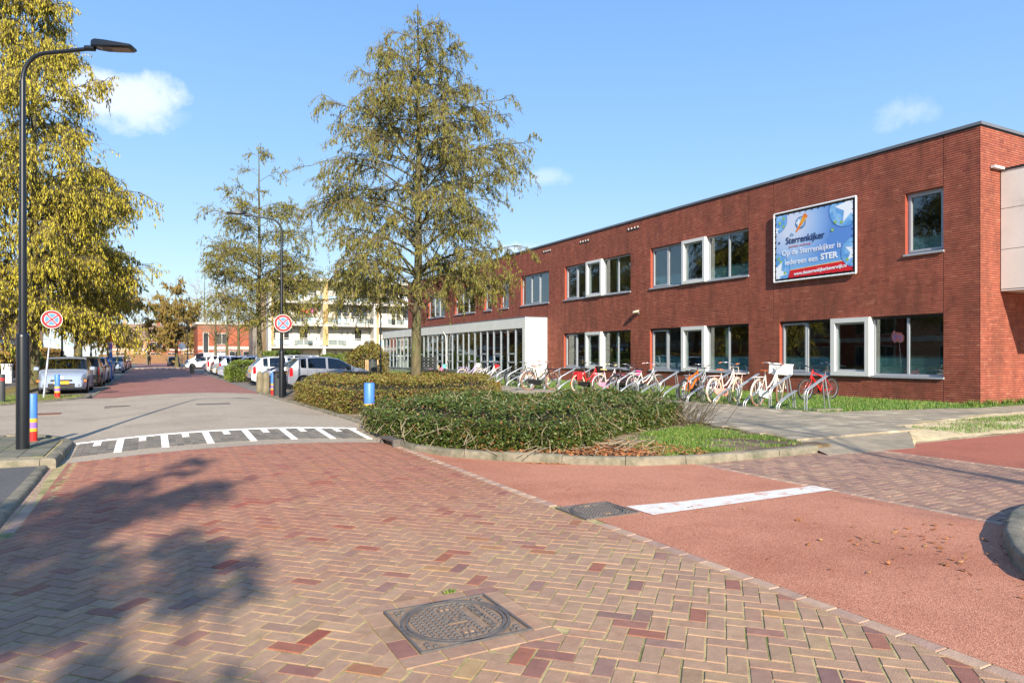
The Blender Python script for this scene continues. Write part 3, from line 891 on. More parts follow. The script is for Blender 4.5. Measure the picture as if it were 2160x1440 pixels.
# other walls, roof, coping, floors
spart("rear_wall", MB().box(SX1, SX1 + .2, FY0, FY1, 0, FZ1).box(FX + .02, SX1, FY1 - .2, FY1, 0, FZ1), M_reveal)
spart("roof", MB().box(FX + .05, SX1, FY0 + .05, FY1, FZ1 - .25, FZ1 - .05), M_alu_dark)
cop = MB().box(FX - .06, FX + .3, FY0 - .06, FY1, FZ1 + .01, FZ1 + .095).box(FX + .3, SX1, FY0 - .06, FY0 + .3, FZ1 + .01, FZ1 + .095)
spart("coping", cop, M_alu_dark)
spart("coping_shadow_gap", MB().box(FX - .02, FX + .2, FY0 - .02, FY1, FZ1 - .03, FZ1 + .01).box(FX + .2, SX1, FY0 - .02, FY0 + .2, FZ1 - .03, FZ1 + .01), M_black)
fl = MB()
for zf in (0.12, 3.55): fl.box(FX + .35, SX1, FY0 + .1, FY1 - .2, zf, zf + .3 if zf > 1 else zf + .1)
spart("floor_slab", fl, M_roomfloor)
rm = MB().box(FX + 5.5, FX + 5.6, FY0 + .1, FY1 - .2, .25, FZ1 - .3)
for y in (18.4, 25.9, 33.4, 38.6, 43.8, 49.2, 54.8): rm.box(FX + .45, FX + 5.5, y - .05, y + .05, .25, FZ1 - .3)
spart("room_partition", rm, M_room)


def window(y0, y1, z0, z1, kind, idx):
    up = z0 > 3
    d = 0.13                                  # reveal depth
    xf = FX + d                               # frame face
    rv = MB()
    rv.quad((FX - .002, y1, z0), (FX - .002, y1, z1), (xf + .1, y1, z1), (xf + .1, y1, z0))
    rv.quad((FX - .002, y0, z0), (xf + .1, y0, z0), (xf + .1, y0, z1), (FX - .002, y0, z1))
    rv.quad((FX - .002, y0, z1), (xf + .1, y0, z1), (xf + .1, y1, z1), (FX - .002, y1, z1))
    fw, ft = .065, .07
    fr = MB()
    L_ = y1 - y0
    if kind == 'one': cuts = []
    elif kind == 'three': cuts = [y0 + L_ * .36, y0 + L_ * .68]
    else:
        bw = L_ * .238; bc = y0 + L_ * .505
        b0, b1 = bc - bw / 2, bc + bw / 2
        cuts = [y0 + (b0 - y0) * .50, b0 - .03, b1 + .03, b1 + (y1 - b1) * .50]
    fr.box(xf, xf + ft, y0, y1, z0, z0 + fw).box(xf, xf + ft, y0, y1, z1 - fw, z1)
    fr.box(xf, xf + ft, y0, y0 + fw, z0 + fw, z1 - fw).box(xf, xf + ft, y1 - fw, y1, z0 + fw, z1 - fw)
    for c in cuts: fr.box(xf - .004, xf + ft, c - fw / 2, c + fw / 2, z0 + fw, z1 - fw)
    # dark top rail (screen box)
    w = spart("window", fr, M_alu)
    spart("reveal", rv, M_reveal, w)
    spart("top_rail", MB().box(xf - .012, xf + ft * .6, y0 + .002, y1 - .002, z1 - .075, z1 - .004), M_black if not up else M_alu, w)
    spart("sill", MB().box(FX - .07, xf + .002, y0 - .03, y1 + .03, z0 - .062, z0 - .002), M_alu, w)
    edges = [y0] + cuts + [y1]
    for i in range(len(edges) - 1):
        a, b = edges[i] + fw / 2, edges[i + 1] - fw / 2
        if i == 0: a = y0 + fw
        if i == len(edges) - 2: b = y1 - fw
        if kind == 'bay' and i == 2: continue
        opens = (kind == 'one') or (kind == 'three' and i == 1) or (kind == 'bay' and i == 4)
        xg = xf + .035
        if opens:     # opening leaf: its own thicker frame
            lf = .06
            m2 = MB().box(xf - .018, xf + .05, a, b, z0 + fw, z0 + fw + lf).box(xf - .018, xf + .05, a, b, z1 - fw - lf, z1 - fw)
            m2.box(xf - .018, xf + .05, a, a + lf, z0 + fw + lf, z1 - fw - lf).box(xf - .018, xf + .05, b - lf, b, z0 + fw + lf, z1 - fw - lf)
            leaf = spart("casement", m2, M_alu, w)
            p = MB().box(xg, xg + .012, a + lf, b - lf, z0 + fw + lf, z1 - fw - lf)
        else: p = MB().box(xg, xg + .012, a, b, z0 + fw, z1 - fw)
        spart("pane", p, M_glass, w)
        if idx in (0, 1, 3, 4):
            hf = .50 if not up else .42
            f = MB(); zt = z0 + fw + hf
            f.box(xg + .014, xg + .017, a + .01, b - .01, z0 + fw, zt)
            nst = max(2, int((b - a) / .075))
            for s_ in range(nst):
                ya = a + .02 + s_ * (b - a - .04) / nst
                f.box(xg + .014, xg + .017, ya, ya + .035, zt + .02, zt + .06)
            spart("frosted_film", f, M_film, w)
    if kind == 'bay':
        xb = FX - .12
        t = .15 if not up else .13
        m2 = MB().box(xb, xf + ft, b0, b1, z0 - .03, z0 + t - .03).box(xb, xf + ft, b0, b1, z1 - t + .01, z1 + .012)
        m2.box(xb, xf + ft, b0, b0 + t, z0 + t - .03, z1 - t + .01).box(xb, xf + ft, b1 - t, b1, z0 + t - .03, z1 - t + .01)
        spart("window_box", m2, M_bay, w)
        a, b, za, zb = b0 + t, b1 - t, z0 + t - .03, z1 - t + .01
        c_ = MB().box(xb + .10, xb + .16, a, b, za, za + .06).box(xb + .10, xb + .16, a, b, zb - .06, zb).box(xb + .10, xb + .16, a, a + .06, za + .06, zb - .06).box(xb + .10, xb + .16, b - .06, b, za + .06, zb - .06)
        spart("casement", c_, M_alu, w)
        spart("pane", MB().box(xb + .125, xb + .135, a + .06, b - .06, za + .06, zb - .06), M_glass, w)
    # blinds and inside sill
    if idx in (1, 2, 5):
        bl = MB()
        for c in cuts[:1] + cuts[-1:]: bl.box(xf + .16, xf + .17, c + .12, c + .36, z0 + .05, z1 - .1)
        spart("blind", bl, M_blind, w)


for i, w in enumerate(wins): window(*w, i)
# classroom decorations hanging behind the ground-floor glass
dec = []
for yy in np.arange(27.2, 32.4, .42):
    dec.append(yy)
for q, yy in enumerate(dec):
    if abs(yy - 29.62) < .75: continue
    mb = MB(); x = FX + .24; z = 1.75 + .05 * math.sin(q)
    mb.add([(x, yy - .08, z + .1), (x, yy - .03, z), (x, yy + .03, z), (x, yy + .08, z + .1), (x, yy + .06, z + .2), (x, yy + .02, z + .12), (x, yy - .02, z + .12), (x, yy - .06, z + .2),
            (x + .004, yy - .08, z + .1), (x + .004, yy - .03, z), (x + .004, yy + .03, z), (x + .004, yy + .08, z + .1)], [(0, 1, 2, 3, 4, 5, 6, 7), (8, 11, 10, 9)])
    put("paper_tulip", mesh_of("paper_tulip", mb.v, mb.f), mat("paper_%d" % (q % 3), [lin(220, 190, 70), lin(90, 130, 200), lin(226, 150, 60)][q % 3], .8),
        label=["yellow", "blue", "orange"][q % 3] + " paper tulip cut-out hung in the ground-floor window beside the white extension", cat="decoration", group="paper tulips hung in the window")

# small bird-brick vents under the coping
for y in (26.0, 30.2, 34.1):
    v = MB()
    for q in range(4): v.box(FX - .03, FX - .012, y + q * .24, y + q * .24 + .06, 7.66, 7.75)
    spart("vent_brick", v, M_panel)
    v = MB().box(FX - .021, FX - .008, y - .05, y + .85, 7.60, 7.66)
    spart("vent_slot", v, M_black)

# white cladding box by the corner
bx0, by0 = 21.66, 7.2
cl = MB()
zz = [3.42, 4.58, 5.75, 6.85]
for j in range(3):
    cl.box(bx0, bx0 + .05, by0, FY0 - .03, zz[j] + .008, zz[j + 1] - .008)
cb = spart("cladding_box", MB().box(bx0 + .03, bx0 + 9, by0 + .02, FY0 - .025, 3.45, 6.83), M_room)
for j in range(3): spart("panel", MB().box(bx0 - .02, bx0 + .028, by0, FY0 - .03, zz[j] + .008, zz[j + 1] - .008), M_panel, cb)
spart("soffit", MB().box(bx0 - .02, bx0 + 9, by0, FY0 - .03, 3.39, 3.448), M_bay, cb)
spart("roof_trim", MB().box(bx0 - .05, bx0 + 9, by0, FY0 - .028, 6.845, 6.90), M_black, cb)
spart("scupper", MB().box(bx0 - .55, bx0 - .03, FY0 - .14, FY0 - .03, 6.86, 6.93), M_bay)

# wall lamp
lampw = thing("wall_lamp", "cream shell-shaped lamp fixed to the brick wall between the storeys", "wall lamp", (FX - .02, 25.95, 3.62))
obj("lamp_shade", MB().lathe([(.02, -.10), (.07, -.09), (.13, -.04), (.15, .01), (.12, .04), (.04, .06)], 14, M=Matrix.Translation((-.18, 0, .02)) @ Matrix.Rotation(rad(-25), 4, 'Y') @ Matrix.Diagonal((1, 1.4, .8, 1))), mat("cream_shade", lin(226, 216, 180), .5), lampw, 60)
obj("bracket", MB().box(-.1, 0.015, -.04, .04, -.08, 0), M_alu_dark, lampw)

# banner
by0_, by1_, bz0, bz1 = 14.55, 17.88, 4.26, 6.78
ban = thing("banner", "blue school banner with star logo and red web address strip in a white tube frame", "banner", (FX - .10, by1_, bz0))
BW, BH = by1_ - by0_, bz1 - bz0
# local frame: u runs to the right as seen (towards -Y), v up; sits proud of the wall (-X)
def bm(mb, d): mb.v = [(-d - (p[2] if len(p) > 2 else 0), -p[0], p[1]) for p in mb.v]; return mb
def bpart(name, poly, d, m, parent=None):
    n = len(poly); b = MB(); b.add([(x, y, 0) for x, y in poly], [tuple(range(n))]); b.add([(x, y, -.002) for x, y in poly], [tuple(range(n - 1, -1, -1))])
    return obj(name, bm(b, d), m, parent or ban)
fr = MB()
r_ = .035
for a, b in (((0, 0), (BW, 0)), ((BW, 0), (BW, BH)), ((BW, BH), (0, BH)), ((0, BH), (0, 0))):
    fr.tube([(a[0], a[1], 0), (b[0], b[1], 0)], r_, 10)
obj("tube_frame", bm(fr, 0), mat("white_tube", lin(232, 234, 236), .4, var=.04), ban, 60)
obj("backing", bm(MB().box(.03, BW - .03, .03, BH - .03, -.055, -.04), 0), mat("banner_backing", lin(38, 40, 44), .8), ban)


def banner_sheet():
    m = bpy.data.materials.new("banner_print"); m.use_nodes = True
    nt = m.node_tree; N, L = nt.nodes, nt.links; P = N['Principled BSDF']; P.inputs['Roughness'].default_value = .45
    t = N.new("ShaderNodeTexCoord"); sp = N.new("ShaderNodeSeparateXYZ"); L.new(t.outputs['Object'], sp.inputs[0])
    # white glow around the logo fading to blue
    d = N.new("ShaderNodeVectorMath"); d.operation = 'DISTANCE'; L.new(t.outputs['Object'], d.inputs[0]); d.inputs[1].default_value = (0, -BW * .22, BH * .80)
    mr = N.new("ShaderNodeMapRange"); mr.inputs['From Min'].default_value = .35; mr.inputs['From Max'].default_value = 1.75; L.new(d.outputs['Value'], mr.inputs['Value'])
    cr = N.new("ShaderNodeValToRGB"); e = cr.color_ramp.elements; e[0].color = (*lin(208, 218, 238), 1); e[1].color = (*lin(92, 140, 212), 1)
    e2 = e.new(.55); e2.color = (*lin(150, 186, 232), 1)
    L.new(mr.outputs[0], cr.inputs[0])
    # paler to the foot of the sheet
    m2 = N.new("ShaderNodeMapRange"); m2.inputs['From Min'].default_value = .9; m2.inputs['From Max'].default_value = .3; m2.inputs['To Max'].default_value = .55; L.new(sp.outputs['Z'], m2.inputs['Value'])
    mx = N.new("ShaderNodeMix"); mx.data_type = 'RGBA'; L.new(m2.outputs[0], mx.inputs['Factor']); L.new(cr.outputs[0], mx.inputs['A']); mx.inputs['B'].default_value = (*lin(140, 206, 240), 1)
    L.new(mx.outputs['Result'], P.inputs['Base Color'])
    return m


e_ = .10
bpart("printed_sheet", [(e_, e_), (BW - e_, e_), (BW - e_, BH - e_), (e_, BH - e_)], .012, banner_sheet())
M_bred = mat("banner_red", lin(214, 32, 40), .45, var=.04); M_bpl = mat("banner_planet", lin(96, 158, 220), .45, c2=lin(150, 200, 240), c2s=2.0); M_bwh = mat("banner_white", lin(236, 242, 250), .45, var=.02)
M_bnavy = mat("banner_navy", lin(44, 58, 104), .45); M_bor = mat("banner_orange", lin(240, 170, 40), .45, c2=lin(230, 110, 40), c2s=6); M_bgr = mat("banner_green", lin(150, 190, 90), .45); M_bgl = mat("banner_gold", lin(244, 202, 130), .45)
# local clip helper
def clipr(poly, x0=e_, x1=BW - e_, y0=e_, y1=BH - e_):
    for a, b, c in ((1, 0, x1), (-1, 0, -x0), (0, 1, y1), (0, -1, -y0)): poly = clip_poly(poly, a, b, c)
    return poly
def disc(cx, cy, r, n=40): return [(cx + r * math.cos(2 * math.pi * k / n), cy + r * math.sin(2 * math.pi * k / n)) for k in range(n)]
def star_tris(cx, cy, R_, rot=90, q=.42):
    pts = [(cx + (R_ if k % 2 == 0 else R_ * q) * math.cos(rad(rot + 36 * k)), cy + (R_ if k % 2 == 0 else R_ * q) * math.sin(rad(rot + 36 * k))) for k in range(10)]
    return [[(cx, cy), pts[k], pts[(k + 1) % 10]] for k in range(10)]
def bstar(cx, cy, R_, d, m, rot=90, clip=None):
    b = MB()
    for t in star_tris(cx, cy, R_, rot):
        t = clipr(t)
        if clip: pass
        if len(t) >= 3: b.add([(x, y, 0) for x, y in t], [tuple(range(len(t)))])
    obj("star", bm(b, d), m, ban)
bpart("red_strip", [(e_, e_), (BW - e_, e_), (BW - e_, .46), (e_, .34)], .016, M_bred)
bpart("gold_line", [(e_, .342), (BW - e_, .462), (BW - e_, .49), (e_, .362)], .016, M_bgl)
for cx, cy, r in ((.14, BH - .28, .44), (BW - .36, BH - .3, .62), (BW - .05, .72, .48), (.12, .42, .58)):
    bpart("planet_rim", clipr(disc(cx, cy, r + .02)), .018, mat("banner_planet_rim", lin(84, 128, 200), .45)); bpart("planet", clipr(disc(cx, cy, r)), .020, M_bpl)
bstar(BW - .22, BH - .28, .55, .0225, M_bwh, 100); bstar(BW - .02, .72, .40, .0225, M_bwh, 80); bstar(.16, .34, .46, .0225, M_bwh, 60); bstar(.08, BH - .62, .2, .0225, M_bwh, 95)
for cx, cy in ((.45, BH - .23), (.44, BH - .52), (.28, BH - .38), (BW - .75, BH - .72), (BW - .52, BH - .76), (BW - .3, .48), (.32, .72), (.5, .3), (.22, .84), (BW - .86, 1.55)):
    bpart("spot", disc(cx, cy, .055, 9), .0245, M_bgr)
bstar(.24, 1.42, .07, .018, M_bnavy)
bpart("logo_ring", disc(1.17, 2.02, .215), .016, M_bnavy); bpart("logo_disc", disc(1.17, 2.02, .185), .018, M_bpl); bstar(1.12, 2.03, .17, .020, M_bwh, 105)
bpart("telescope", [(.98, 1.74), (1.03, 1.71), (1.44, 2.16), (1.30, 2.28)], .0225, M_bor); bpart("telescope_tube", [(1.30, 2.28), (1.44, 2.16), (1.49, 2.2), (1.36, 2.34)], .0235, mat("banner_amber", lin(222, 120, 40), .45))
def btext(txt, x, y, size, m, d=.022, bold=.0, shear=0, sp=1.0, align='LEFT', tilt=0, width=None):
    me = text_mesh(txt, size, .0008, align, bold, shear, sp)
    n = len(me.vertices); co = np.zeros(n * 3); me.vertices.foreach_get("co", co); co = co.reshape(-1, 3)
    if width: co[:, 0] *= width / (co[:, 0].max() - co[:, 0].min())
    u = x + co[:, 0]; v = y + co[:, 1] + co[:, 0] * tilt
    out = np.stack([-d - co[:, 2], -u, v], -1)
    me.vertices.foreach_set("co", out.ravel()); me.flip_normals()
    put("lettering", me, m, ban)
btext("de", .72, 1.60, .2, mat("banner_greyblue", lin(110, 160, 200), .5), width=.17)
btext("Sterrenkijker", .54, 1.34, .34, M_bnavy, bold=.006, width=1.62)
btext("openbaar onderwijs", .66, 1.19, .13, mat("banner_red_text", lin(190, 90, 90), .5), shear=.2, width=.95)
btext("Op de Sterrenkijker is", .36, .93, .29, M_bwh, bold=.003, width=2.42)
btext("iedereen een", .50, .58, .29, M_bwh, bold=.003, width=1.36); btext("STER", 2.0, .60, .29, M_bwh, bold=.01, width=.68)
btext("www.desterrenkijkerbeverwijk.nl", .90, .165, .17, M_bwh, d=.024, bold=.004, tilt=.036, width=2.1)
hk = MB()
for k in range(13):
    u = e_ + .06 + k * (BW - 2 * e_ - .12) / 12
    hk.box(u - .012, u + .012, BH - .13, BH - .02, -.01, .018).box(u - .012, u + .012, .02, .13, -.01, .018)
for k in range(11):
    v = e_ + .08 + k * (BH - 2 * e_ - .16) / 10
    hk.box(.02, .13, v - .012, v + .012, -.01, .018).box(BW - .13, BW - .02, v - .012, v + .012, -.01, .018)
obj("tension_hook", bm(hk, .006), M_black, ban)

# ------------------------------------------------------------ glazed extension
XE = 19.15
ey0, ey1 = EXT[0], EXT[1]
ext = thing("glazed_extension", "single-storey white extension with long row of tall windows on the school front", "building", (XE, ey0, 0))
def ep(name, mb, m, parent=None, smooth=None):
    mb.v = [(x - XE, y - ey0, z) for x, y, z in mb.v]; return obj(name, mb, m, parent or ext, smooth)
pl_n = 14
fas = ep("fascia", MB().box(XE + .03, FX - .02, ey0 + .02, ey1, 3.18, 3.76), M_room)
for k in range(pl_n):
    a = ey0 + k * (ey1 - ey0) / pl_n; b = ey0 + (k + 1) * (ey1 - ey0) / pl_n
    ep("fascia_panel", MB().box(XE - .03, XE + .03, a + .006, b - .006, 3.16, 3.78), M_panel, fas)
ep("roof_edge", MB().box(XE - .05, FX - .03, ey0 - .03, ey1, 3.782, 3.82), M_alu_dark, fas)
ew = ep("end_wall", MB().box(XE + .02, FX - .03, ey0 + .03, ey0 + .2, .1, 3.15), M_room)
for z0, z1 in ((.12, .92), (.935, 2.05), (2.065, 3.77)):
    ep("panel", MB().box(XE - .03, FX - .025, ey0 - .02, ey0 + .028, z0, z1), M_bay, ew)
ep("plinth", MB().box(XE - .02, XE + .2, ey0 + .035, ey1, .05, .52), M_plinth)
ep("window_ledge", MB().box(XE - .06, XE + .16, ey0 + .04, ey1, .522, .57), M_alu)
ep("corner_post", MB().box(XE - .028, XE + .1, ey0 + .032, ey0 + .3, .575, 3.155), M_panel)
ep("far_end_wall", MB().box(XE, FX, ey1 - .1, ey1 + .1, .05, 3.15), M_panel)
ep("back_room_wall", MB().box(FX + 3, FX + 3.1, ey0 + .2, ey1, .1, 3.4), M_room)
y = ey0 + .32; k = 0
mul = []
while y < ey1 - .5:
    y2 = y + (1.0 if k % 2 else .92)
    w = ep("window", MB().box(XE, XE + .12, y - .045, y + .045, .575, 3.155), M_alu)
    if k % 2 == 1:
        tr = MB().box(XE + .02, XE + .1, y + .046, y2 - .046, 1.62, 1.71).box(XE + .005, XE + .09, y + .046, y2 - .046, 1.12, 1.20)
        tr.box(XE + .005, XE + .09, y + .046, y + .1, 1.2, 1.62).box(XE + .005, XE + .09, y2 - .1, y2 - .046, 1.2, 1.62)
        ep("transom", tr, M_alu, w)
    ep("pane", MB().box(XE + .05, XE + .06, y + .046, y2 - .046, .575, 3.155), M_glass, w)
    y = y2; k += 1
ep("drain_pipe", MB().tube([(XE - .08, 46.2, .5), (XE - .08, 46.2, 2.7), (XE - .12, 46.2, 3.0), (XE - .3, 46.2, 3.3)], .035, 8), M_bay, None, 60)

# ------------------------------------------------------------ plants
M_bark = mat("grey_bark", lin(98, 88, 64), 0.95, var=0.3, scale=10, bump=1.0, bscale=25, c2=lin(92, 96, 58), c2s=3, streak=(2, 2, .5))
M_twig = mat("twig", lin(92, 80, 56), 0.9, var=0.2, scale=3)
M_twig_pale = mat("pale_twig", lin(150, 136, 112), 0.9, var=0.2, scale=3)
M_catkin = mat("alder_catkin", (0, 0, 0), 0.75, pal=[(0, lin(96, 104, 38)), (.25, lin(122, 122, 42)), (.48, lin(138, 130, 46)), (.60, lin(126, 104, 40)), (.74, lin(80, 86, 34)), (.92, lin(54, 58, 28)), (1, lin(156, 150, 66))], palvar=.15)
M_catkin_y = mat("yellow_catkin", (0, 0, 0), 0.75, pal=[(0, lin(142, 138, 36)), (.25, lin(178, 166, 42)), (.5, lin(200, 186, 56)), (.66, lin(144, 122, 40)), (.8, lin(94, 84, 32)), (.92, lin(64, 58, 28)), (1, lin(198, 182, 72))], palvar=.15)
M_catkin_o = mat("ochre_catkin", (0, 0, 0), 0.8, pal=[(0, lin(126, 106, 46)), (.35, lin(142, 114, 48)), (.6, lin(108, 90, 40)), (.8, lin(114, 110, 50)), (1, lin(80, 70, 36))], palvar=.15)
M_cone = mat("alder_cone", (0, 0, 0), 0.85, pal=[(0, lin(54, 46, 26)), (1, lin(84, 74, 36))])


def catkin_mesh(P, L_, r, seed):
    """spindles hanging at P (N,3); lengths L_, radii r"""
    g = np.random.default_rng(seed); n = len(P)
    d = np.stack([g.normal(0, .16, n), g.normal(0, .16, n), -np.ones(n)], -1); d /= np.linalg.norm(d, axis=1, keepdims=True)
    u = np.cross(d, np.array([0, 1.0, 0])); u /= np.linalg.norm(u, axis=1, keepdims=True); w = np.cross(d, u)
    ph = g.uniform(0, 6.28, n)
    V = np.zeros((n, 5, 3)); V[:, 0] = P
    mid = P + d * (L_ * .45)[:, None]
    for k in range(3):
        a = ph + k * 2.094
        V[:, 1 + k] = mid + (u * np.cos(a)[:, None] + w * np.sin(a)[:, None]) * r[:, None]
    V[:, 4] = P + d * L_[:, None]
    F = np.array([(0, 2, 1), (0, 3, 2), (0, 1, 3), (4, 1, 2), (4, 2, 3), (4, 3, 1)])
    return V.reshape(-1, 3), (F[None] + (np.arange(n) * 5)[:, None, None]).reshape(-1, 3)


def branch_np(g, start, dirn, length, K, droop, wig):
    """start (N,3), dirn (N,3), length (N,), -> points (N,K,3)"""
    n = len(start); P = np.zeros((n, K, 3)); P[:, 0] = start; d = dirn.copy()
    for k in range(1, K):
        d = d + g.normal(0, wig, (n, 3)); d[:, 2] += droop * (k / K)
        d /= np.linalg.norm(d, axis=1, keepdims=True)
        P[:, k] = P[:, k - 1] + d * (length / (K - 1))[:, None]
    return P


def tree(name, label, loc, H, R_, tr, seed, prof, rotz=0, first=.2, nl=46, nsub=8, ntw=6, ncat=6, cat_len=.085, cat_r=.012, m_cat=None, droop=-.35, up=.55, group=None,
         cones=True, m_bark=None, twl=.34, m_twig=None, lean=(0, 0)):
    g = np.random.default_rng(seed)
    root = thing(name, label, "tree", loc, rotz, group)
    K = 12
    t = np.linspace(0, 1, K); wob = np.cumsum(g.normal(0, .02 * H / K, (K, 2)), 0) * np.array([1, 1])
    tp = np.stack([wob[:, 0] + lean[0] * t * H, wob[:, 1] + lean[1] * t * H, t * H], -1)
    rs = tr * (1 - t) ** .85 + .012; rs[0] *= 1.35
    V, F = tubes_np(tp[None], rs[None], 12)
    # limbs
    zf = np.sort(first + (.97 - first) * g.uniform(0, 1, nl) ** 1.3); zf[:3] = first * np.array([.95, 1.02, 1.1])
    az = np.arange(nl) * 2.399 + g.normal(0, .35, nl)
    ln = np.array([prof(z) for z in zf]) * R_ * g.uniform(.72, 1.1, nl)
    st = np.stack([np.interp(zf, t, tp[:, i]) for i in range(3)], -1)
    el = up * g.uniform(.6, 1.3, nl) + .5 * np.clip(zf - .55, 0, 1)
    d0 = np.stack([np.cos(az) * np.cos(el), np.sin(az) * np.cos(el), np.sin(el)], -1)
    LB = branch_np(g, st, d0, ln, 9, droop * .35, .07)
    lr = np.interp(zf, t, rs)[:, None] * .27 * np.linspace(1, .12, 9)[None] + .004
    V2, F2 = tubes_np(LB, lr, 6)
    # sub branches
    tot = nl * nsub
    ii = g.choice(nl, tot, p=ln / ln.sum())       # long limbs carry more side branches
    fi = g.uniform(.15, 1, tot); seg = np.clip((fi * 8).astype(int), 0, 7); fr = fi * 8 - seg
    s0 = LB[ii, seg] * (1 - fr)[..., None] + LB[ii, seg + 1] * fr[..., None]
    dd = LB[ii, seg + 1] - LB[ii, seg]; dd /= np.linalg.norm(dd, axis=-1, keepdims=True)
    side = np.cross(dd, [0, 0, 1.0]) * g.choice([-1, 1], tot)[..., None]
    d1 = dd * .7 + side * g.uniform(.3, .9, tot)[..., None] + g.normal(0, .25, (tot, 3)); d1 /= np.linalg.norm(d1, axis=-1, keepdims=True)
    sl_ = ln[ii] * (.5 - .28 * fi) * g.uniform(.6, 1.3, tot) + .15
    SB = branch_np(g, s0.reshape(-1, 3), d1.reshape(-1, 3), sl_, 6, droop, .12)
    V3, F3 = tubes_np(SB, np.linspace(.011, .004, 6)[None].repeat(len(SB), 0) * (H / 12), 3)
    # twigs
    ns = len(SB); fi = g.uniform(.1, 1, (ns, ntw)); seg = np.clip((fi * 5).astype(int), 0, 4); fr = fi * 5 - seg; ii = np.arange(ns)[:, None]
    s1 = (SB[ii, seg] * (1 - fr)[..., None] + SB[ii, seg + 1] * fr[..., None]).reshape(-1, 3)
    d2 = (SB[ii, seg + 1] - SB[ii, seg]).reshape(-1, 3); d2 /= np.linalg.norm(d2, axis=1, keepdims=True) + 1e-9
    d2 = d2 + g.normal(0, .6, d2.shape); d2 /= np.linalg.norm(d2, axis=1, keepdims=True)
    TL = g.uniform(.5, 1.3, len(s1)) * twl * (H / 12) ** .5
    TW = branch_np(g, s1, d2, TL, 4, droop * 1.3, .2)
    V4, F4 = tubes_np(TW, np.array([.0045, .004, .003, .002])[None].repeat(len(TW), 0) * (H / 12), 3)
    off = 0; VV = []; FF = []
    for v, f in ((V, F), (V2, F2)):
        VV.append(v); FF.append(f + off); off += len(v)
    me = np_mesh("trunk", np.concatenate(VV), np.concatenate(FF)); me.polygons.foreach_set("use_smooth", [True] * len(me.polygons))
    put("trunk", me, m_bark or M_bark, root)
    me = np_mesh("twigs", np.concatenate([V3, V4]), np.concatenate([F3, F4 + len(V3)]))
    put("twigs", me, m_twig or M_twig, root, kind="stuff")
    if ncat:
        n = len(TW) * ncat; i = g.integers(0, len(TW), n); f = g.uniform(.15, 1, n) * 3; s = np.clip(f.astype(int), 0, 2); f = f - s
        P = TW[i, s] * (1 - f)[:, None] + TW[i, s + 1] * f[:, None] + g.normal(0, .015, (n, 3))
        # clusters: some twigs carry many, some few
        wgt = g.random(len(TW)) ** .7; keep = g.random(n) < wgt[i] * 1.25; P = P[keep]; n = len(P)
        V5, F5 = catkin_mesh(P, g.uniform(.6, 1.25, n) * cat_len, g.uniform(.75, 1.2, n) * cat_r, seed + 1)
        put("crown", np_mesh("crown", V5, F5), m_cat or M_catkin, root, kind="stuff")
        if cones:
            q = P[g.random(n) < .22]
            V6, F6 = catkin_mesh(q + g.normal(0, .03, q.shape), np.full(len(q), cat_len * .32), np.full(len(q), cat_r * .95), seed + 2)
            put("cones", np_mesh("cones", V6, F6), M_cone, root, kind="stuff")
    return root


def prof_alder(z):     # crown radius factor along the height
    if z < .52: return .86 + .3 * max(0, z - .1)
    return max(.10, 1.0 * (1 - ((z - .52) / .48)) + .07)
def prof_wide(z): return max(.16, math.sin(math.pi * min(1, (z * .82 + .16))) ** .7)


tree("alder_tree", "tall slender alder with hanging ochre catkins standing in the low hedge before the school", (6.95, 19.0, .1), 11.75, 3.4, .15, 3, prof_alder, rotz=rad(165), first=.23, nl=88, nsub=15, ntw=8, ncat=11, cat_len=.095, cat_r=.0105, droop=-.50, up=.5)
tree("alder_tree", "broad alder heavy with bright yellow catkins beside the silver hybrid car", (-5.25, 42.4, .1), 21.5, 5.3, .27, 5, prof_alder, first=.14, nl=95, nsub=17, ntw=8, ncat=12, cat_len=.20, cat_r=.024, m_cat=M_catkin_y, droop=-.55, up=.45, twl=.6)
tree("alder_tree", "alder with ochre catkins growing from the hedge between the parking bays", (6.6, 48.3, .1), 15.6, 4.0, .17, 8, prof_alder, first=.2, nl=66, nsub=12, ntw=7, ncat=8, cat_len=.16, cat_r=.021, m_cat=M_catkin, droop=-.25, up=.5, twl=.5)
tree("alder_tree", "alder with thick dark trunk behind the row of parked cars on the footway side", (-5.1, 64, .1), 17, 4.6, .30, 13, prof_wide, first=.2, nl=60, nsub=10, ntw=6, ncat=7, cat_len=.30, cat_r=.045, m_cat=M_catkin, droop=-.4, up=.45, twl=.6)
tree("alder_tree", "rusty ochre alder beside the far parked cars at the street end", (3.3, 106, .0), 12.6, 4.2, .22, 17, prof_alder, first=.16, nl=46, nsub=9, ntw=6, ncat=7, cat_len=.42, cat_r=.06, m_cat=M_catkin_o, cones=False, droop=-.1, up=.5, twl=.7)
tree("alder_tree", "thin ochre alder at the far end of the footway", (-4.6, 100, .0), 14, 4.6, .2, 19, prof_wide, first=.2, nl=50, nsub=9, ntw=6, ncat=7, cat_len=.42, cat_r=.055, m_cat=M_catkin_o, cones=False, droop=-.2, up=.5, twl=.7)
# bare trees
for k, (px, Y, h, r, lb) in enumerate(((455, 84, 8.5, 3.0, "bare pollard tree in front of the red brick shop, left of the row"), (478, 82, 9, 3.0, "bare pollard tree in the middle of the row before the red brick shop"),
                                      (503, 80, 9.5, 3.4, "bare yellow-stemmed tree nearest the white apartment block"), (312, 140, 13, 4.0, "bare grey tree before the terrace at the street end"), (430, 118, 15, 5.5, "tall bare tree rising behind the red brick shop"))):
    x, y = atY(px, Y)
    tree("bare_tree", lb, (x, y, 0), h, r, .17, 30 + k, prof_wide, first=.3, nl=26, nsub=8, ntw=5, ncat=0, droop=.1, up=.8, m_twig=M_twig_pale, twl=.8)
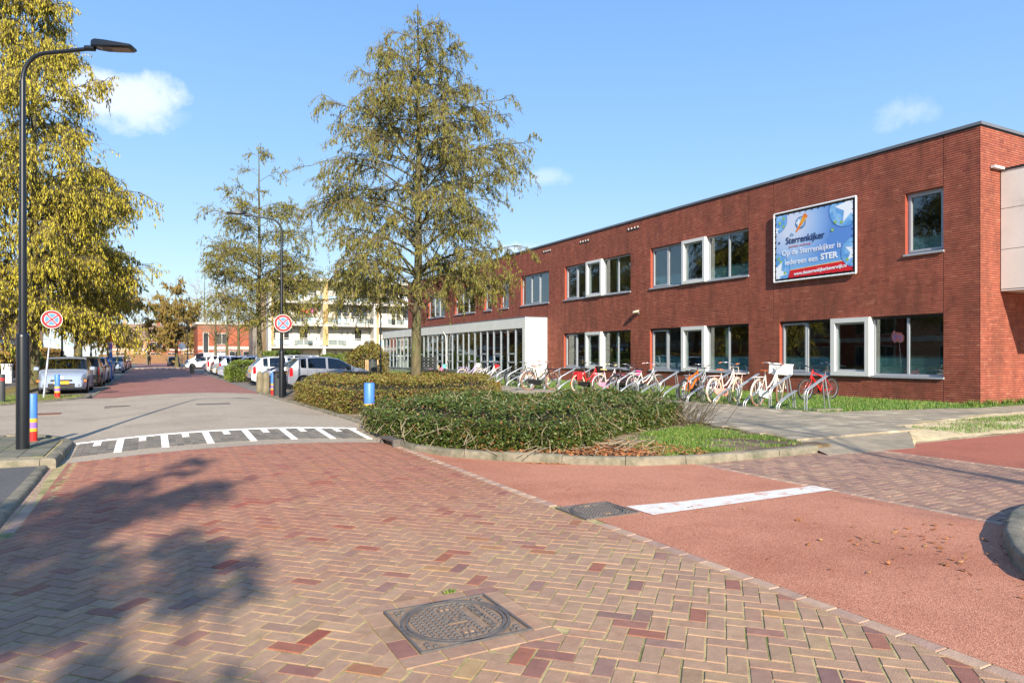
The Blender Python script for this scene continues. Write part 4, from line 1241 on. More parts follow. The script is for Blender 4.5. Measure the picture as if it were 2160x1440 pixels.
# trees standing behind the photographer; their shadows cross the street
tree("bare_tree", "bare street tree on the near corner verge across the side street", (5.6, -9.5, .1), 11, 3.6, .14, 41, prof_wide, first=.3, nl=22, nsub=6, ntw=4, ncat=0, droop=.05, up=.7, twl=.6)
tree("alder_tree", "compact alder on the low footway south of the junction", (-4.55, -7.9, .1), 9.0, 2.15, .16, 43, prof_wide, first=.42, nl=56, nsub=10, ntw=8, ncat=8, cat_len=.12, cat_r=.026, droop=-.3, up=.45)


# ---- hedges
def leaf_quads(P, size, g, flat=.5, asp=.5):
    n = len(P)
    nrm = g.normal(0, 1, (n, 3)); nrm[:, 2] = np.abs(nrm[:, 2]) + flat; nrm /= np.linalg.norm(nrm, axis=1, keepdims=True)
    a = g.normal(0, 1, (n, 3)); u = np.cross(nrm, a); u /= np.linalg.norm(u, axis=1, keepdims=True); w = np.cross(nrm, u)
    s = (size * g.uniform(.6, 1.3, n))[:, None]
    V = np.stack([P - u * s * .5, P + w * s * asp * .5 - nrm * s * .06 - u * s * .05, P + u * s * .5, P - w * s * asp * .5 - nrm * s * .06 - u * s * .05], 1)
    return V.reshape(-1, 3), np.arange(n * 4).reshape(n, 4)


def edge_dist(poly, x, y):
    d = np.full(x.shape, 1e9); n = len(poly)
    for i in range(n):
        ax_, ay = poly[i]; bx, by = poly[(i + 1) % n]; ex, ey = bx - ax_, by - ay; L2 = ex * ex + ey * ey
        t = np.clip(((x - ax_) * ex + (y - ay) * ey) / L2, 0, 1)
        d = np.minimum(d, np.hypot(x - ax_ - t * ex, y - ay - t * ey))
    return d


def hedge(name, label, poly, z0, h, n, leaf, m, seed, rnd_edge=.35, twigs=600, lump=.12, cat="hedge", m_tw=None):
    g = np.random.default_rng(seed)
    xs = [p[0] for p in poly]; ys = [p[1] for p in poly]
    cx, cy = sum(xs) / len(xs), sum(ys) / len(ys)
    root = thing(name, label, cat, (cx, cy, z0))
    def top(x, y):
        lm = np.sin(x * 2.1 + seed) * np.cos(y * 1.7 + seed * 2) * .5 + np.sin(x * 4.7 + y * 3.9 + seed) * .3 + np.sin(x * 9 - y * 8) * .2
        e = np.clip(edge_dist(poly, x, y) / rnd_edge, 0, 1)
        return h * (np.sqrt(1 - (1 - e) ** 2) * .72 + .28) * (1 + lump * lm)
    X = g.uniform(min(xs), max(xs), n * 3); Y = g.uniform(min(ys), max(ys), n * 3); ok = inside(poly, X, Y); X, Y = X[ok][:n], Y[ok][:n]
    T_ = top(X, Y); k = g.random(len(X))
    e = edge_dist(poly, X, Y)
    Z = np.where((e < .3) & (k < .75), g.uniform(.02, 1, len(X)) * T_, T_ - np.abs(g.normal(0, .10, len(X))) * h * .9 + .02)
    # side skin
    per = [math.hypot(poly[i][0] - poly[i - 1][0], poly[i][1] - poly[i - 1][1]) for i in range(len(poly))]
    ns = int(n * .6); i = g.choice(len(poly), ns, p=np.array(per) / sum(per)); t = g.random(ns)
    A = np.array(poly); SX = A[i - 1, 0] * (1 - t) + A[i, 0] * t; SY = A[i - 1, 1] * (1 - t) + A[i, 1] * t
    q = g.uniform(0, .16, ns); SX = SX + (cx - SX) * q * .2 + g.normal(0, .05, ns); SY = SY + (cy - SY) * q * .2 + g.normal(0, .05, ns)
    SZ = g.uniform(0.02, .95, ns) * h * .78
    P = np.concatenate([np.stack([X, Y, Z], -1), np.stack([SX, SY, SZ], -1)])
    P -= np.array([cx, cy, 0])
    V, F = leaf_quads(P, leaf, g)
    put("foliage", np_mesh("foliage", V, F), m, root, kind="stuff")
    # stems
    i = g.integers(0, len(P), twigs); tip = P[i] + np.array([0, 0, .04]) + g.normal(0, .05, (twigs, 3)); base = tip + g.normal(0, .16, (twigs, 3)); base[:, 2] = np.maximum(.0, tip[:, 2] - g.uniform(.2, .5, twigs) * h)
    mid = (tip + base) / 2 + g.normal(0, .05, (twigs, 3))
    V, F = tubes_np(np.stack([base, mid, tip], 1), np.array([.006, .005, .003])[None].repeat(twigs, 0), 3)
    put("stems", np_mesh("stems", V, F), m_tw or M_twig_pale, root, kind="stuff")
    # added dark core against see-through; the shade inside is put into its colour
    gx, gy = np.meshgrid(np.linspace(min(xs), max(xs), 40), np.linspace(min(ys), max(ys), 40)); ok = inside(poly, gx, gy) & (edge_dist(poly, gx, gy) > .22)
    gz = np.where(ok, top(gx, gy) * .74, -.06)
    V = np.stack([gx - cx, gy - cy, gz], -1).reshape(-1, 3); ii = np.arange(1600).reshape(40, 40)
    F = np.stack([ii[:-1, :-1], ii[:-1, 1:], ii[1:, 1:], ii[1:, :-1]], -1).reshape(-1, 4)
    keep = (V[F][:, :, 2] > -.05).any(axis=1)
    put("dark_core", np_mesh("dark_core", V, F[keep]), mat("hedge_core", lin(44, 44, 24), .95, var=.3, scale=8, bump=1, bscale=20), root, kind="stuff")
    return root


M_leaf_front = mat("laurel_leaf", (0, 0, 0), 0.42, pal=[(0, lin(56, 76, 28)), (.3, lin(72, 92, 34)), (.55, lin(88, 104, 40)), (.75, lin(42, 58, 24)), (.88, lin(110, 118, 54)), (.96, lin(122, 88, 46)), (1, lin(132, 76, 44))], palvar=.15)
M_leaf_back = mat("cotoneaster_leaf", (0, 0, 0), 0.6, pal=[(0, lin(108, 110, 40)), (.3, lin(130, 126, 48)), (.5, lin(112, 90, 42)), (.68, lin(128, 74, 42)), (.84, lin(96, 106, 38)), (1, lin(142, 134, 66))], palvar=.18)
M_leaf_green = mat("green_hedge_leaf", (0, 0, 0), 0.55, pal=[(0, lin(84, 108, 34)), (.5, lin(112, 130, 42)), (.8, lin(70, 90, 30)), (1, lin(134, 132, 58))], palvar=.15)
M_leaf_beech = mat("beech_leaf", (0, 0, 0), 0.7, pal=[(0, lin(150, 112, 54)), (.4, lin(168, 130, 60)), (.7, lin(128, 116, 52)), (1, lin(140, 92, 48))], palvar=.18)
FH = [(3.72, 13.3), (3.68, 11.6), (3.78, 10.5), (4.08, 9.75), (4.68, 8.95), (5.3, 8.5), (5.9, 8.6), (6.6, 9.3), (7.6, 10.0), (9.0, 10.6), (9.9, 11.0), (9.9, 11.9), (8.8, 13.0), (6.5, 13.7), (4.6, 13.5)]
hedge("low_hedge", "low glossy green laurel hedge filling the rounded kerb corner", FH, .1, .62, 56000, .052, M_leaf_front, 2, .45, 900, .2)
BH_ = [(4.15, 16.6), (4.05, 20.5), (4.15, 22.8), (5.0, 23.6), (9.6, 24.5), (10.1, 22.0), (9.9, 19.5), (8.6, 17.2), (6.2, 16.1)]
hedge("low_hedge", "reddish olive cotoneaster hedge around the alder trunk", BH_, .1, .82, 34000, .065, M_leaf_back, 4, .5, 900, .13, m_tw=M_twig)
hedge("low_hedge", "small green hedge between the two groups of parking bays", [(4.15, 42.9), (4.25, 47.6), (9.8, 48.2), (9.9, 43.2), (6, 42.3)], .05, 1.15, 12000, .13, M_leaf_green, 6, .5, 200, .1)
for k, (x0, x1, y0, y1, h, m, lb) in enumerate(((-9.4, -8.3, 46, 58.5, 1.75, M_leaf_beech, "brown beech garden hedge behind the white gate post"), (-9.2, -8.2, 59.5, 72, 2.0, M_leaf_green, "green garden hedge beside the big alder trunk"),
                                              (-9.2, -8.2, 73, 90, 2.2, M_leaf_beech, "tall yellowing garden hedge farther down the footway"), (10.8, 12.0, 62, 84, 2.0, M_leaf_green, "clipped green hedge before the apartment block"))):
    hedge("garden_hedge", lb, [(x0, y0), (x1, y0), (x1, y1), (x0, y1)], .0, h, 9000, .17, m, 20 + k, .3, 150, .07)
# shrubs near the extension end
for k, (px, py, w, h, m, lb) in enumerate(((775, 800, 1.6, 2.3, M_leaf_back, "bare reddish shrub beside the dark compost bin"), (735, 798, 2.0, 1.6, M_leaf_green, "rounded green shrub behind the grey hatchback"), (690, 792, 1.6, 1.5, M_leaf_green, "green shrub in front of the apartment ground floor"))):
    x, y = G(px, py - 6, .15); y = min(y, 50)
    x, y = atY(px, 46 + k * 9)
    c = [(x + w * math.cos(a) * .9, y + w * math.sin(a) * .9) for a in np.arange(0, 6.28, .7)]
    hedge("shrub", lb, c, .1, h, 5000, .14, m, 50 + k, 1.2, 260, .2, cat="shrub")


# ---- grass
M_grass = mat("grass_blade", (0, 0, 0), 0.6, pal=[(0, lin(76, 112, 32)), (.4, lin(98, 132, 42)), (.7, lin(64, 98, 28)), (.88, lin(128, 138, 60)), (1, lin(160, 150, 92))], palvar=.12)
def grass(name, poly, z, n, h, seed, dens=None, label=None, zf=None):
    g = np.random.default_rng(seed)
    xs = [p[0] for p in poly]; ys = [p[1] for p in poly]
    X = g.uniform(min(xs), max(xs), n * 2); Y = g.uniform(min(ys), max(ys), n * 2); ok = inside(poly, X, Y)
    if dens is not None: ok &= g.random(n * 2) < dens(X, Y)
    X, Y = X[ok][:n], Y[ok][:n]; n = len(X)
    a = g.uniform(0, 6.28, n); hh = h * g.uniform(.5, 1.4, n); w = .006 + hh * .035
    b = np.stack([X, Y, np.full(n, z) if zf is None else zf(X, Y)], -1); s = np.stack([np.cos(a), np.sin(a), np.zeros(n)], -1)
    tip = b + np.stack([g.normal(0, .35, n) * hh, g.normal(0, .35, n) * hh, hh], -1)
    V = np.stack([b - s * w[:, None], b + s * w[:, None], tip], 1).reshape(-1, 3)
    return put(name, np_mesh(name, V, np.arange(n * 3).reshape(n, 3)), M_grass, kind="stuff", label=label, cat="grass")


patch = lambda x, y: np.clip(.5 + .9 * np.sin(x * 1.9 + 1.0) * np.cos(y * 2.3 + .4) + .4 * np.sin(x * 5.1 + y * 4.3), .02, 1)
grass("lawn_grass", [(14.45, 11.1), (19.6, 10.17), (20.6, 10.2), (20.6, 34), (14.5, 34)], .14, 46000, .075, 1, label="bright green lawn in front of the school wall")
grass("far_lawn_grass", [(14.45, 34), (19.1, 34), (19.1, 58), (14.5, 58)], .14, 9000, .14, 5, label="lawn strip before the glazed extension")
grass("island_grass", [(6.4, 7.45), (9.4, 7.5), (9.9, 10.6), (8.8, 10.3), (7.4, 9.6), (6.5, 8.9)], .10, 17000, .05, 2, dens=patch, label="patchy grass on the kerb corner beside the hedge")
grass("corner_grass", [(12.2, 7.4), (24, 7.4), (24, 8.95), (15, 8.55), (13.4, 8.3)], .125, 9000, .05, 3, dens=lambda x, y: np.clip(patch(x * .7, y * 1.4) - .25 + .5 * (x > 15), 0, 1), label="thin grass on the sandy corner", zf=lambda x, y: .02 + .108 * np.clip((y - 7.22) / (np.interp(x, [11.75, 12.67, 13.37, 18, 45], [7.24, 7.89, 8.42, 9.04, 9.29]) - 7.22), 0, 1) ** .8)
grass("verge_moss_grass", [(-6.5, 24.6), (-4.0, 24.8), (-2.2, 27.8), (-2.1, 29.3), (-5, 31)], .09, 4000, .05, 4, label="mossy grass at the verge by the leaning sign")
# tufts at the foot of the corner wall
grass("wall_foot_weeds", [(19.8, 10.45), (24, 10.5), (24, 10.78), (19.8, 10.78)], .13, 1500, .16, 6, dens=lambda x, y: np.clip(np.sin(x * 7) - .1, 0, 1), label="weeds at the foot of the corner wall")
# joint weeds
grass("joint_weeds", [(1.66, 4.05), (1.74, 4.05), (1.74, 4.08), (1.66, 4.08)], -.005, 45, .03, 7, label="small weed in the paving by the manhole")
grass("lamp_foot_weeds", [(-2.05, 11.6), (-1.25, 11.4), (-1.3, 12.7), (-1.9, 12.9)], .11, 500, .03, 8, dens=lambda x, y: np.clip(.75 - 3 * np.abs(np.hypot(x + 1.68, y - 12.48) - .13), 0, 1), label="weeds round the lamp post foot")

# fallen leaves and dry twigs along the kerb
M_litter = mat("fallen_leaf", (0, 0, 0), 0.8, pal=[(0, lin(150, 92, 50)), (.4, lin(172, 110, 64)), (.7, lin(124, 78, 46)), (1, lin(186, 140, 88))], palvar=.2)
def litter(name, P, size, seed, label):
    g = np.random.default_rng(seed); V, F = leaf_quads(np.array(P), size, g, flat=3.0, asp=.55); put(name, np_mesh(name, V, F), M_litter, kind="stuff", label=label, cat="leaf litter")
g_ = np.random.default_rng(9)
n = 3600; X = g_.uniform(4.4, 7.2, n); Y = g_.normal(8.35, .5, n) - (X - 5.3) * .2; ok = inside(ins + [(9.75, 7.35), (10.2, 11.2), (10.2, 29.2), (3.9, 29.2)], X, Y)
litter("leaf_litter", np.stack([X[ok], Y[ok], .115 + np.abs(g_.normal(0, .02, ok.sum()))], -1), .075, 1, "brown fallen leaves under the front hedge")
X = np.concatenate([g_.uniform(4.7, 6.6, 200)]); Y = 8.55 - (X - 4.7) * .72 + (X - 4.7) ** 2 * .12 - np.abs(g_.normal(0, .05, 200)) - .06
litter("kerb_litter", np.stack([X, Y, np.full(200, .014)], -1), .05, 2, "brown leaves caught along the island kerb")
X = g_.normal(5.6, .55, 130); Y = g_.normal(2.95, .55, 130) ; ok = ~inside(C2 + [(14, -3), (14, 3.6)], X, Y)
litter("corner_litter", np.stack([X[ok], Y[ok], np.full(ok.sum(), .016)], -1), .055, 3, "brown leaves scattered by the near kerb corner")
X = g_.uniform(4, 6.7, 40); Y = g_.uniform(2.6, 7, 40)
litter("scattered_leaves", np.stack([X, Y, np.full(40, .014)], -1), .04, 4, "single dry leaves lying on the red carriageway")
tw = []
for k in range(55):
    x = g_.uniform(4.9, 6.9); y = 8.55 - (x - 5.3) * .16 + g_.normal(0, .35); a = g_.uniform(-.5, .5) if k % 3 else g_.uniform(0, 3.1)
    l = g_.uniform(.12, .4); z = .12 + g_.uniform(0, .07)
    tw.append([(x - l * math.cos(a), y - l * math.sin(a), z - .02), (x, y, z + g_.uniform(0, .06)), (x + l * math.cos(a + .3), y + l * math.sin(a + .3), z)])
V, F = tubes_np(np.array(tw), np.array([.007, .006, .004])[None].repeat(len(tw), 0), 3)
put("dry_twigs", np_mesh("dry_twigs", V, F), M_twig_pale, kind="stuff", label="dry pruned twigs lying at the front hedge foot", cat="twigs")
# upright bare shoots at the hedge end
sh = []
for k in range(60):
    x, y = g_.normal(9.75, .28), g_.normal(10.75, .25); t = (x + g_.normal(.35, .2), y - abs(g_.normal(.15, .15)), .12 + g_.uniform(.3, .75))
    sh.append([(x, y, .1), ((x + t[0]) / 2 + g_.normal(0, .03), (y + t[1]) / 2, .1 + (t[2] - .1) * .6), t])
V, F = tubes_np(np.array(sh), np.array([.007, .005, .003])[None].repeat(len(sh), 0), 3)
put("bare_shoots", np_mesh("bare_shoots", V, F), M_twig, kind="stuff", label="bare shoots sprouting at the path end of the front hedge", cat="shrub")

# ------------------------------------------------------------ street furniture
M_lampblack = mat("lamp_black", lin(22, 26, 32), 0.35, var=0.12, scale=5, coat=0.2)
M_lens = mat("lamp_lens", lin(120, 104, 72), 0.25, var=0.1)
M_cast = mat("cast_iron", lin(98, 92, 88), 0.65, metal=0.0, var=0.2, scale=25, bump=0.3)
M_cast_worn = mat("worn_iron", lin(150, 124, 100), 0.6, metal=0.15, var=0.2, scale=20, bump=0.2)


def street_lamp(label, loc, h, arm_dir, arm=1.5, sleeve=1.75, detail=True, s=1.0):
    t = thing("street_lamp", label, "street lamp", loc, 0, "black street lamps")
    a = Vector((math.cos(arm_dir), math.sin(arm_dir), 0))
    obj("base_sleeve", MB().lathe([(.088 * s, 0), (.088 * s, sleeve * .965), (.083 * s, sleeve * .985), (.062 * s, sleeve)], 16), M_lampblack, t, 50)
    obj("pole", MB().lathe([(.056 * s, sleeve - .02), (.05 * s, h * .6), (.045 * s, h * .601 + .05), (.038 * s, h - .45)], 14), M_lampblack, t, 60)
    pts = [(0, 0, h - .47)]
    for k in range(7):
        q = k / 6 * rad(84); pts.append(tuple(a * (.45 * (1 - math.cos(q)) * .8) + Vector((0, 0, h - .45 + .42 * math.sin(q)))))
    e = a * arm + Vector((0, 0, h + .06)); pts.append(tuple(e))
    obj("arm", MB().tube(pts, .030 * s, 10), M_lampblack, t, 60)
    # flat lamp head
    Q = Matrix.Translation(e + a * .34 + Vector((0, 0, .045))) @ Matrix.Rotation(arm_dir, 4, 'Z') @ Matrix.Rotation(rad(2), 4, 'Y')
    hd = MB(); st = [(-.36, .05, -.03, .05), (-.30, .085, -.05, .065), (-.15, .11, -.06, .05), (.02, .115, -.05, .03), (.22, .11, -.045, .01), (.25, .10, -.032, .0)]
    vs = []
    for x, w, zb, zt in st: vs += [Q @ Vector((x, p * w, z)) for p, z in ((-1, zb * .6), (-.8, zb), (.8, zb), (1, zb * .6), (.85, zt), (-.85, zt))]
    fs = []
    for i in range(len(st) - 1):
        for j in range(6): fs.append((i * 6 + j, i * 6 + (j + 1) % 6, (i + 1) * 6 + (j + 1) % 6, (i + 1) * 6 + j))
    fs += [tuple(range(5, -1, -1)), tuple((len(st) - 1) * 6 + j for j in range(6))]
    hd.add(vs, fs); head = obj("lamp_head", hd, M_lampblack, t, 40)
    if detail:
        obj("lens", MB().add([Q @ Vector(p) for p in ((-.06, -.085, -.061), (.21, -.085, -.051), (.21, .085, -.051), (-.06, .085, -.061))], [(0, 1, 2, 3)]).add([Q @ Vector(p) for p in ((-.06, -.085, -.058), (.21, -.085, -.048), (.21, .085, -.048), (-.06, .085, -.058))], [(3, 2, 1, 0)]), M_lens, head)
        obj("clamp", MB().tube([tuple(e - a * .12), tuple(e + a * .02)], .042 * s, 10), M_lampblack, t, 60)
    return t


LX, LY = G(48, 948, .12)
street_lamp("tall black street lamp on the raised pavement corner by the rainbow bollard", (LX, LY, .12), 5.98, math.atan2(RTV[1], RTV[0]) + rad(4), 1.02)
CXl, CYl = G(594, 838, .11)
street_lamp("black street lamp carrying a no-stopping sign by the concrete bollards", (CXl, CYl, .11), 6.1, rad(172), 1.15, sleeve=1.6)
for px, X, lb in ((131, -4.8, "black street lamp behind the silver hybrid car's roof"), (192, -4.8, "black street lamp above the black hatchback in the parked row"), (248, -4.8, "slim black street lamp at the far end of the parked row")):
    x, y = atX(px, X); street_lamp(lb, (x, y, .1), 6.0, rad(0), 1.2, detail=False)
x, y = atX(384, 4.2); street_lamp("thin black street lamp by the far white van", (4.2, 95, .05), 6.0, rad(180), 1.2, detail=False)

# conical park lamp by the lawn
gx_, gy_ = G(803, 806, .15)
pl = thing("park_lamp", "slim post-top lamp with conical shade beside the extension lawn", "street lamp", (gx_, gy_, .12))
obj("pole", MB().lathe([(.06, 0), (.06, .9), (.038, .95), (.036, 4.2)], 12), M_lampblack, pl, 60)
obj("lamp_shade", MB().lathe([(.05, 4.15), (.08, 4.2), (.34, 4.62), (.34, 4.66), (.1, 4.74)], 20), mat("frosted_shade", lin(176, 166, 120), .4, var=.08), pl, 60)

M_sred = mat("sign_red", lin(206, 44, 48), .4, var=.05); M_sblue = mat("sign_blue", lin(92, 142, 224), .4, var=.05); M_swhite = mat("sign_white", lin(238, 236, 234), .4, var=.04)


def dring(mb, r0, r1, y, M, n=48, a0=0, a1=2 * math.pi):
    vs = []
    for k in range(n + 1):
        a = a0 + (a1 - a0) * k / n
        vs += [M @ Vector((r0 * math.cos(a), y, r0 * math.sin(a))), M @ Vector((r1 * math.cos(a), y, r1 * math.sin(a)))]
    return mb.add(vs, [(2 * k, 2 * k + 1, 2 * k + 3, 2 * k + 2) for k in range(n)])


def no_stopping_disc(parent, M, r=.31):
    mb = MB(); vs = []
    n = 48
    for y in (0, .03): vs += [M @ Vector((r * math.cos(2 * math.pi * k / n), y, r * math.sin(2 * math.pi * k / n))) for k in range(n)]
    mb.add(vs, [tuple(range(n)), tuple(range(2 * n - 1, n - 1, -1))] + [(k, n + k, n + (k + 1) % n, (k + 1) % n) for k in range(n)])
    d = obj("sign_plate", mb, M_swhite, parent)
    obj("red_ring", dring(MB(), r * .69, r * .95, -.003, M), M_sred, d)
    for q in range(4):
        mb = MB(); a = q * math.pi / 2
        # quarter field cut back from the cross arms
        pts = []
        c0 = a + rad(45); R_ = r * .645; gap = r * .105
        lo, hi = a - rad(45), a + rad(45)
        tip = gap / math.sin(rad(45))
        pts.append((tip * math.cos(a), tip * math.sin(a)))
        dl = math.asin(gap / R_)
        for k in range(13):
            t = lo + dl + (hi - lo - 2 * dl) * k / 12; pts.append((R_ * math.cos(t), R_ * math.sin(t)))
        mb.add([M @ Vector((x, -.003, z)) for x, z in pts], [tuple(range(len(pts)))]); obj("blue_field", mb, M_sblue, d)
    for s in (-1, 1):
        mb = MB(); w = r * .075; R_ = r * .68; c = math.cos(rad(45))
        mb.add([M @ Vector(p) for p in ((-R_ * c - w * c, -.0045 + s * .0004, (-R_ * c + w * c) * s), (-R_ * c + w * c, -.0045 + s * .0004, (-R_ * c - w * c) * s), (R_ * c + w * c, -.0045 + s * .0004, (R_ * c - w * c) * s), (R_ * c - w * c, -.0045 + s * .0004, (R_ * c + w * c) * s))], [(0, 1, 2, 3)])
        obj("red_bar", mb, M_sred, d)
    return d


sx, sy = G(92, 838, .1)
ns = thing("traffic_sign", "round red and blue no-stopping sign on a leaning grey steel post", "traffic sign", (sx, sy, .1), 0, "no-stopping signs")
lean = Matrix.Rotation(rad(5.0), 4, 'Y') @ Matrix.Rotation(rad(-1.0), 4, 'X')
ps = MB().lathe([(.032, -.05), (.032, 1.25), (.024, 1.3), (.024, 2.95)], 12); ps.v = [tuple(lean @ Vector(p)) for p in ps.v]
obj("post", ps, mat("grey_post", lin(186, 194, 204), .4, metal=.4, var=.08), ns, 60)
no_stopping_disc(ns, lean @ Matrix.Translation((0, -.045, 2.70)) @ Matrix.Rotation(rad(10), 4, 'Z'), .315)
n2 = thing("traffic_sign", "round red and blue no-stopping sign strapped to the black lamp pole", "traffic sign", (CXl, CYl, .11), 0, "no-stopping signs")
no_stopping_disc(n2, Matrix.Translation((0.03, -.12, 2.53)) @ Matrix.Rotation(rad(-2), 4, 'Z'), .30)
obj("strap", MB().lathe([(.07, 2.42), (.07, 2.46)], 12).lathe([(.07, 2.62), (.07, 2.66)], 12), M_galv, n2)
# far plain round sign
rs_ = thing("traffic_sign", "plain white round sign back on a slim post by the far parking bays", "traffic sign", (*atX(384, 4.1)[:1], 74, .05))
rs_.location = (*atY(384, 74), .05)
obj("post", MB().lathe([(.035, 0), (.03, 2.6)], 10), M_galv, rs_, 60)
mb = MB(); Mx = Matrix.Translation((0, -.05, 2.45)); n = 32; vs = []
for yy in (0, .02): vs += [Mx @ Vector((.33 * math.cos(2 * math.pi * k / n), yy, .33 * math.sin(2 * math.pi * k / n))) for k in range(n)]
obj("sign_plate", mb.add(vs, [tuple(range(n)), tuple(range(2 * n - 1, n - 1, -1))] + [(k, n + k, n + (k + 1) % n, (k + 1) % n) for k in range(n)]), M_swhite, rs_)
# street-name plates far off
for px, Y, lb in ((157, 66, "small pale street-name plate by the tall garden hedge"), (309, 140, "small street-name plate on a post at the street end")):
    x, y = atY(px, Y); q = thing("street_name_sign", lb, "street sign", (x, y, .05))
    obj("post", MB().lathe([(.03, 0), (.03, 2.45)], 8), M_galv, q, 60); obj("name_plate", MB().box(-.35, .35, -.05, -.02, 2.3, 2.5), mat("plate_blue", lin(150, 180, 210), .5), q)

# rainbow bollards
M_rb = {'blue': mat("bollard_blue", lin(74, 128, 206), .45, var=.06), 'yellow': mat("bollard_yellow", lin(232, 178, 56), .45, var=.06), 'purple': mat("bollard_purple", lin(150, 112, 196), .45, var=.06), 'red': mat("bollard_red", lin(206, 44, 38), .45, var=.06)}
def rainbow(label, loc, h=.78, r=.062, sl=0.0):
    t = thing("rainbow_bollard", label, "bollard", loc, 0, "rainbow bollards of the school zone")
    for c, a, b in (('red', 0, .22), ('yellow', .22, .29), ('purple', .29, .41), ('yellow', .41, .49), ('blue', .49, .985)):
        dr = .0015 if c in ('yellow',) else 0
        pr = [(r + dr, a * h), (r + dr, b * h)]
        if c == 'blue': pr += [(r * .93, h * .998), (r * .8, h)]
        obj(c + "_band", MB().lathe(pr, 20), M_rb[c], t, 50)
    return t
rainbow("rainbow-banded bollard standing behind the tall black lamp post", (*G(69, 931, .12), .115), .79, .066)
rainbow("rainbow-banded bollard in front of the silver hybrid car", (*G(121, 838, .1), .09), .80, .085)
rainbow("rainbow-banded bollard beside the two concrete bollards", (*G(577, 832, .11), .1), .86, .10)
rainbow("blue-topped bollard half hidden by the front hedge", (4.08, 14.1, .1), .86, .11)
# larger striped marker post farther down
x, y = atX(232, -2.15)
mk = thing("school_zone_post", "tall striped marker post with red top above the parked cars", "bollard", (x, y, 0))
for m, a, b, r in ((M_rb['blue'], 0, 1.75, .13), (M_swhite, 1.75, 1.95, .132), (M_rb['purple'], 1.95, 2.3, .13), (M_swhite, 2.3, 2.42, .132), (M_rb['red'], 2.42, 2.85, .2)):
    obj("band", MB().lathe([(r, a), (r, b)], 18), m, mk, 50)
# concrete bollards
M_conc = mat("bollard_concrete", lin(132, 122, 100), .95, var=.2, scale=8, bump=.8, bscale=40, c2=lin(104, 98, 72), c2s=4)
for k, (px, py, lb) in enumerate(((548, 826, "weathered concrete bollard farther from the rainbow bollard"), (561, 829, "weathered concrete bollard next to the rainbow bollard"), (405, 786, "lone concrete bollard at the far bay corner"))):
    x, y = G(px, py, .1)
    cbm = MB(); s = .14 if k < 2 else .17
    cbm.lathe([(s, 0), (s * .95, .66), (s * .8, .76), (s * .35, .84)], 8)
    obj("concrete_bollard", cbm, M_conc, None, 25, loc=(x, y, .08), label=lb, cat="bollard", group="concrete bollards at the parking bays")
# dark bollard with red rings at the picture edge, white gate post
bl = thing("dark_bollard", "dark grey bollard with red reflective rings at the mossy verge", "bollard", (*G(3, 847, .1), .1))
obj("shaft", MB().lathe([(.1, 0), (.1, .82), (.085, .86)], 16), mat("anthracite", lin(58, 60, 64), .6, var=.1), bl, 50)
for z in (.66, .71): obj("red_reflector", MB().lathe([(.102, z), (.102, z + .03)], 16), M_sred, bl)
x, y = atY(15, 44.5)
gp = thing("gate_post", "white rendered garden gate post before the beech hedge", "post", (x, y, .1))
obj("shaft", MB().cbox(-.22, .22, -.22, .22, 0, .95, .015), M_swhite, gp); obj("cap", MB().cbox(-.25, .25, -.25, .25, .952, 1.02, .015), M_swhite, gp)
obj("garden_wall", MB().cbox(0, 12, -.12, .12, 0, .5, .02), mat("garden_wall_brick", lin(108, 88, 74), .9, var=.2, scale=8), None, loc=(-8.05, 46, .05), rotz=rad(90), label="low dark brick garden wall under the beech hedge", cat="wall")
# litter bin by the lamp
bn = thing("litter_bin", "dark grey square litter bin beside the black lamp post with the sign", "bin", (*G(590, 833, .11), .1))
obj("body", MB().cbox(-.2, .2, -.2, .2, 0, .82, .03), mat("bin_grey", lin(52, 56, 58), .6, var=.12), bn); obj("lid", MB().cbox(-.22, .22, -.22, .22, .822, .88, .02), M_black, bn)
obj("opening", MB().box(-.13, .13, -.204, -.199, .62, .76), M_lampblack, bn)

# compost bin and stakes, pallets by the extension
x, y = atY(785, 43.5)
cb_ = thing("compost_bin", "dark ribbed compost bin between wooden stakes", "bin", (x, y, .12))
obj("body", MB().lathe([(.42, 0), (.44, .5), (.38, 1.0), (.3, 1.1)], 20), mat("bin_dark", lin(54, 58, 56), .7, var=.15), cb_, 50); obj("lid", MB().lathe([(.32, 1.1), (.3, 1.16), (.1, 1.2)], 20), M_black, cb_, 50)
M_wood = mat("stake_wood", lin(196, 164, 118), .8, var=.2, scale=6, streak=(1, 1, .3))
for k, px in enumerate((772, 776, 797)):
    x, y = atY(px, 42.8); obj("wooden_stake", MB().lathe([(.045, 0), (.045, 1.15), (.03, 1.2)], 8), M_wood, None, 50, loc=(x, y, .1), label=["thin grey stake left of the compost bin", "pale wooden stake touching the compost bin", "pale wooden stake between bin and park lamp"][k], cat="stake")
x, y = atY(905, 35.5)
pa = thing("pallet_planter", "dark slatted pallet stood upright on the lawn by the extension", "pallet", (x, y, .14))
for k in range(8): obj("slat", MB().box(-.42, .42, -.03, .0, .05 + k * .165, .17 + k * .165), mat("pallet_dark", lin(46, 48, 48), .8, var=.2), pa)
for sx_ in (-.36, .36): obj("upright", MB().box(sx_ - .05, sx_ + .05, .002, .1, 0, 1.4), MATS["pallet_dark"], pa)
obj("wooden_stake", MB().lathe([(.06, 0), (.05, .9)], 8), M_wood, None, 50, loc=(x + .45, y - .3, .12), label="pale wooden stump beside the dark pallet", cat="stake")
x, y = atY(1716, 11.35)
obj("loose_slab", MB().cbox(-.42, .42, -.1, .1, 0, .05, .008), M_kerb, None, loc=(15.05, 11.45, .15), rotz=rad(-8), label="loose concrete slab on the lawn edge by the last rack", cat="slab")

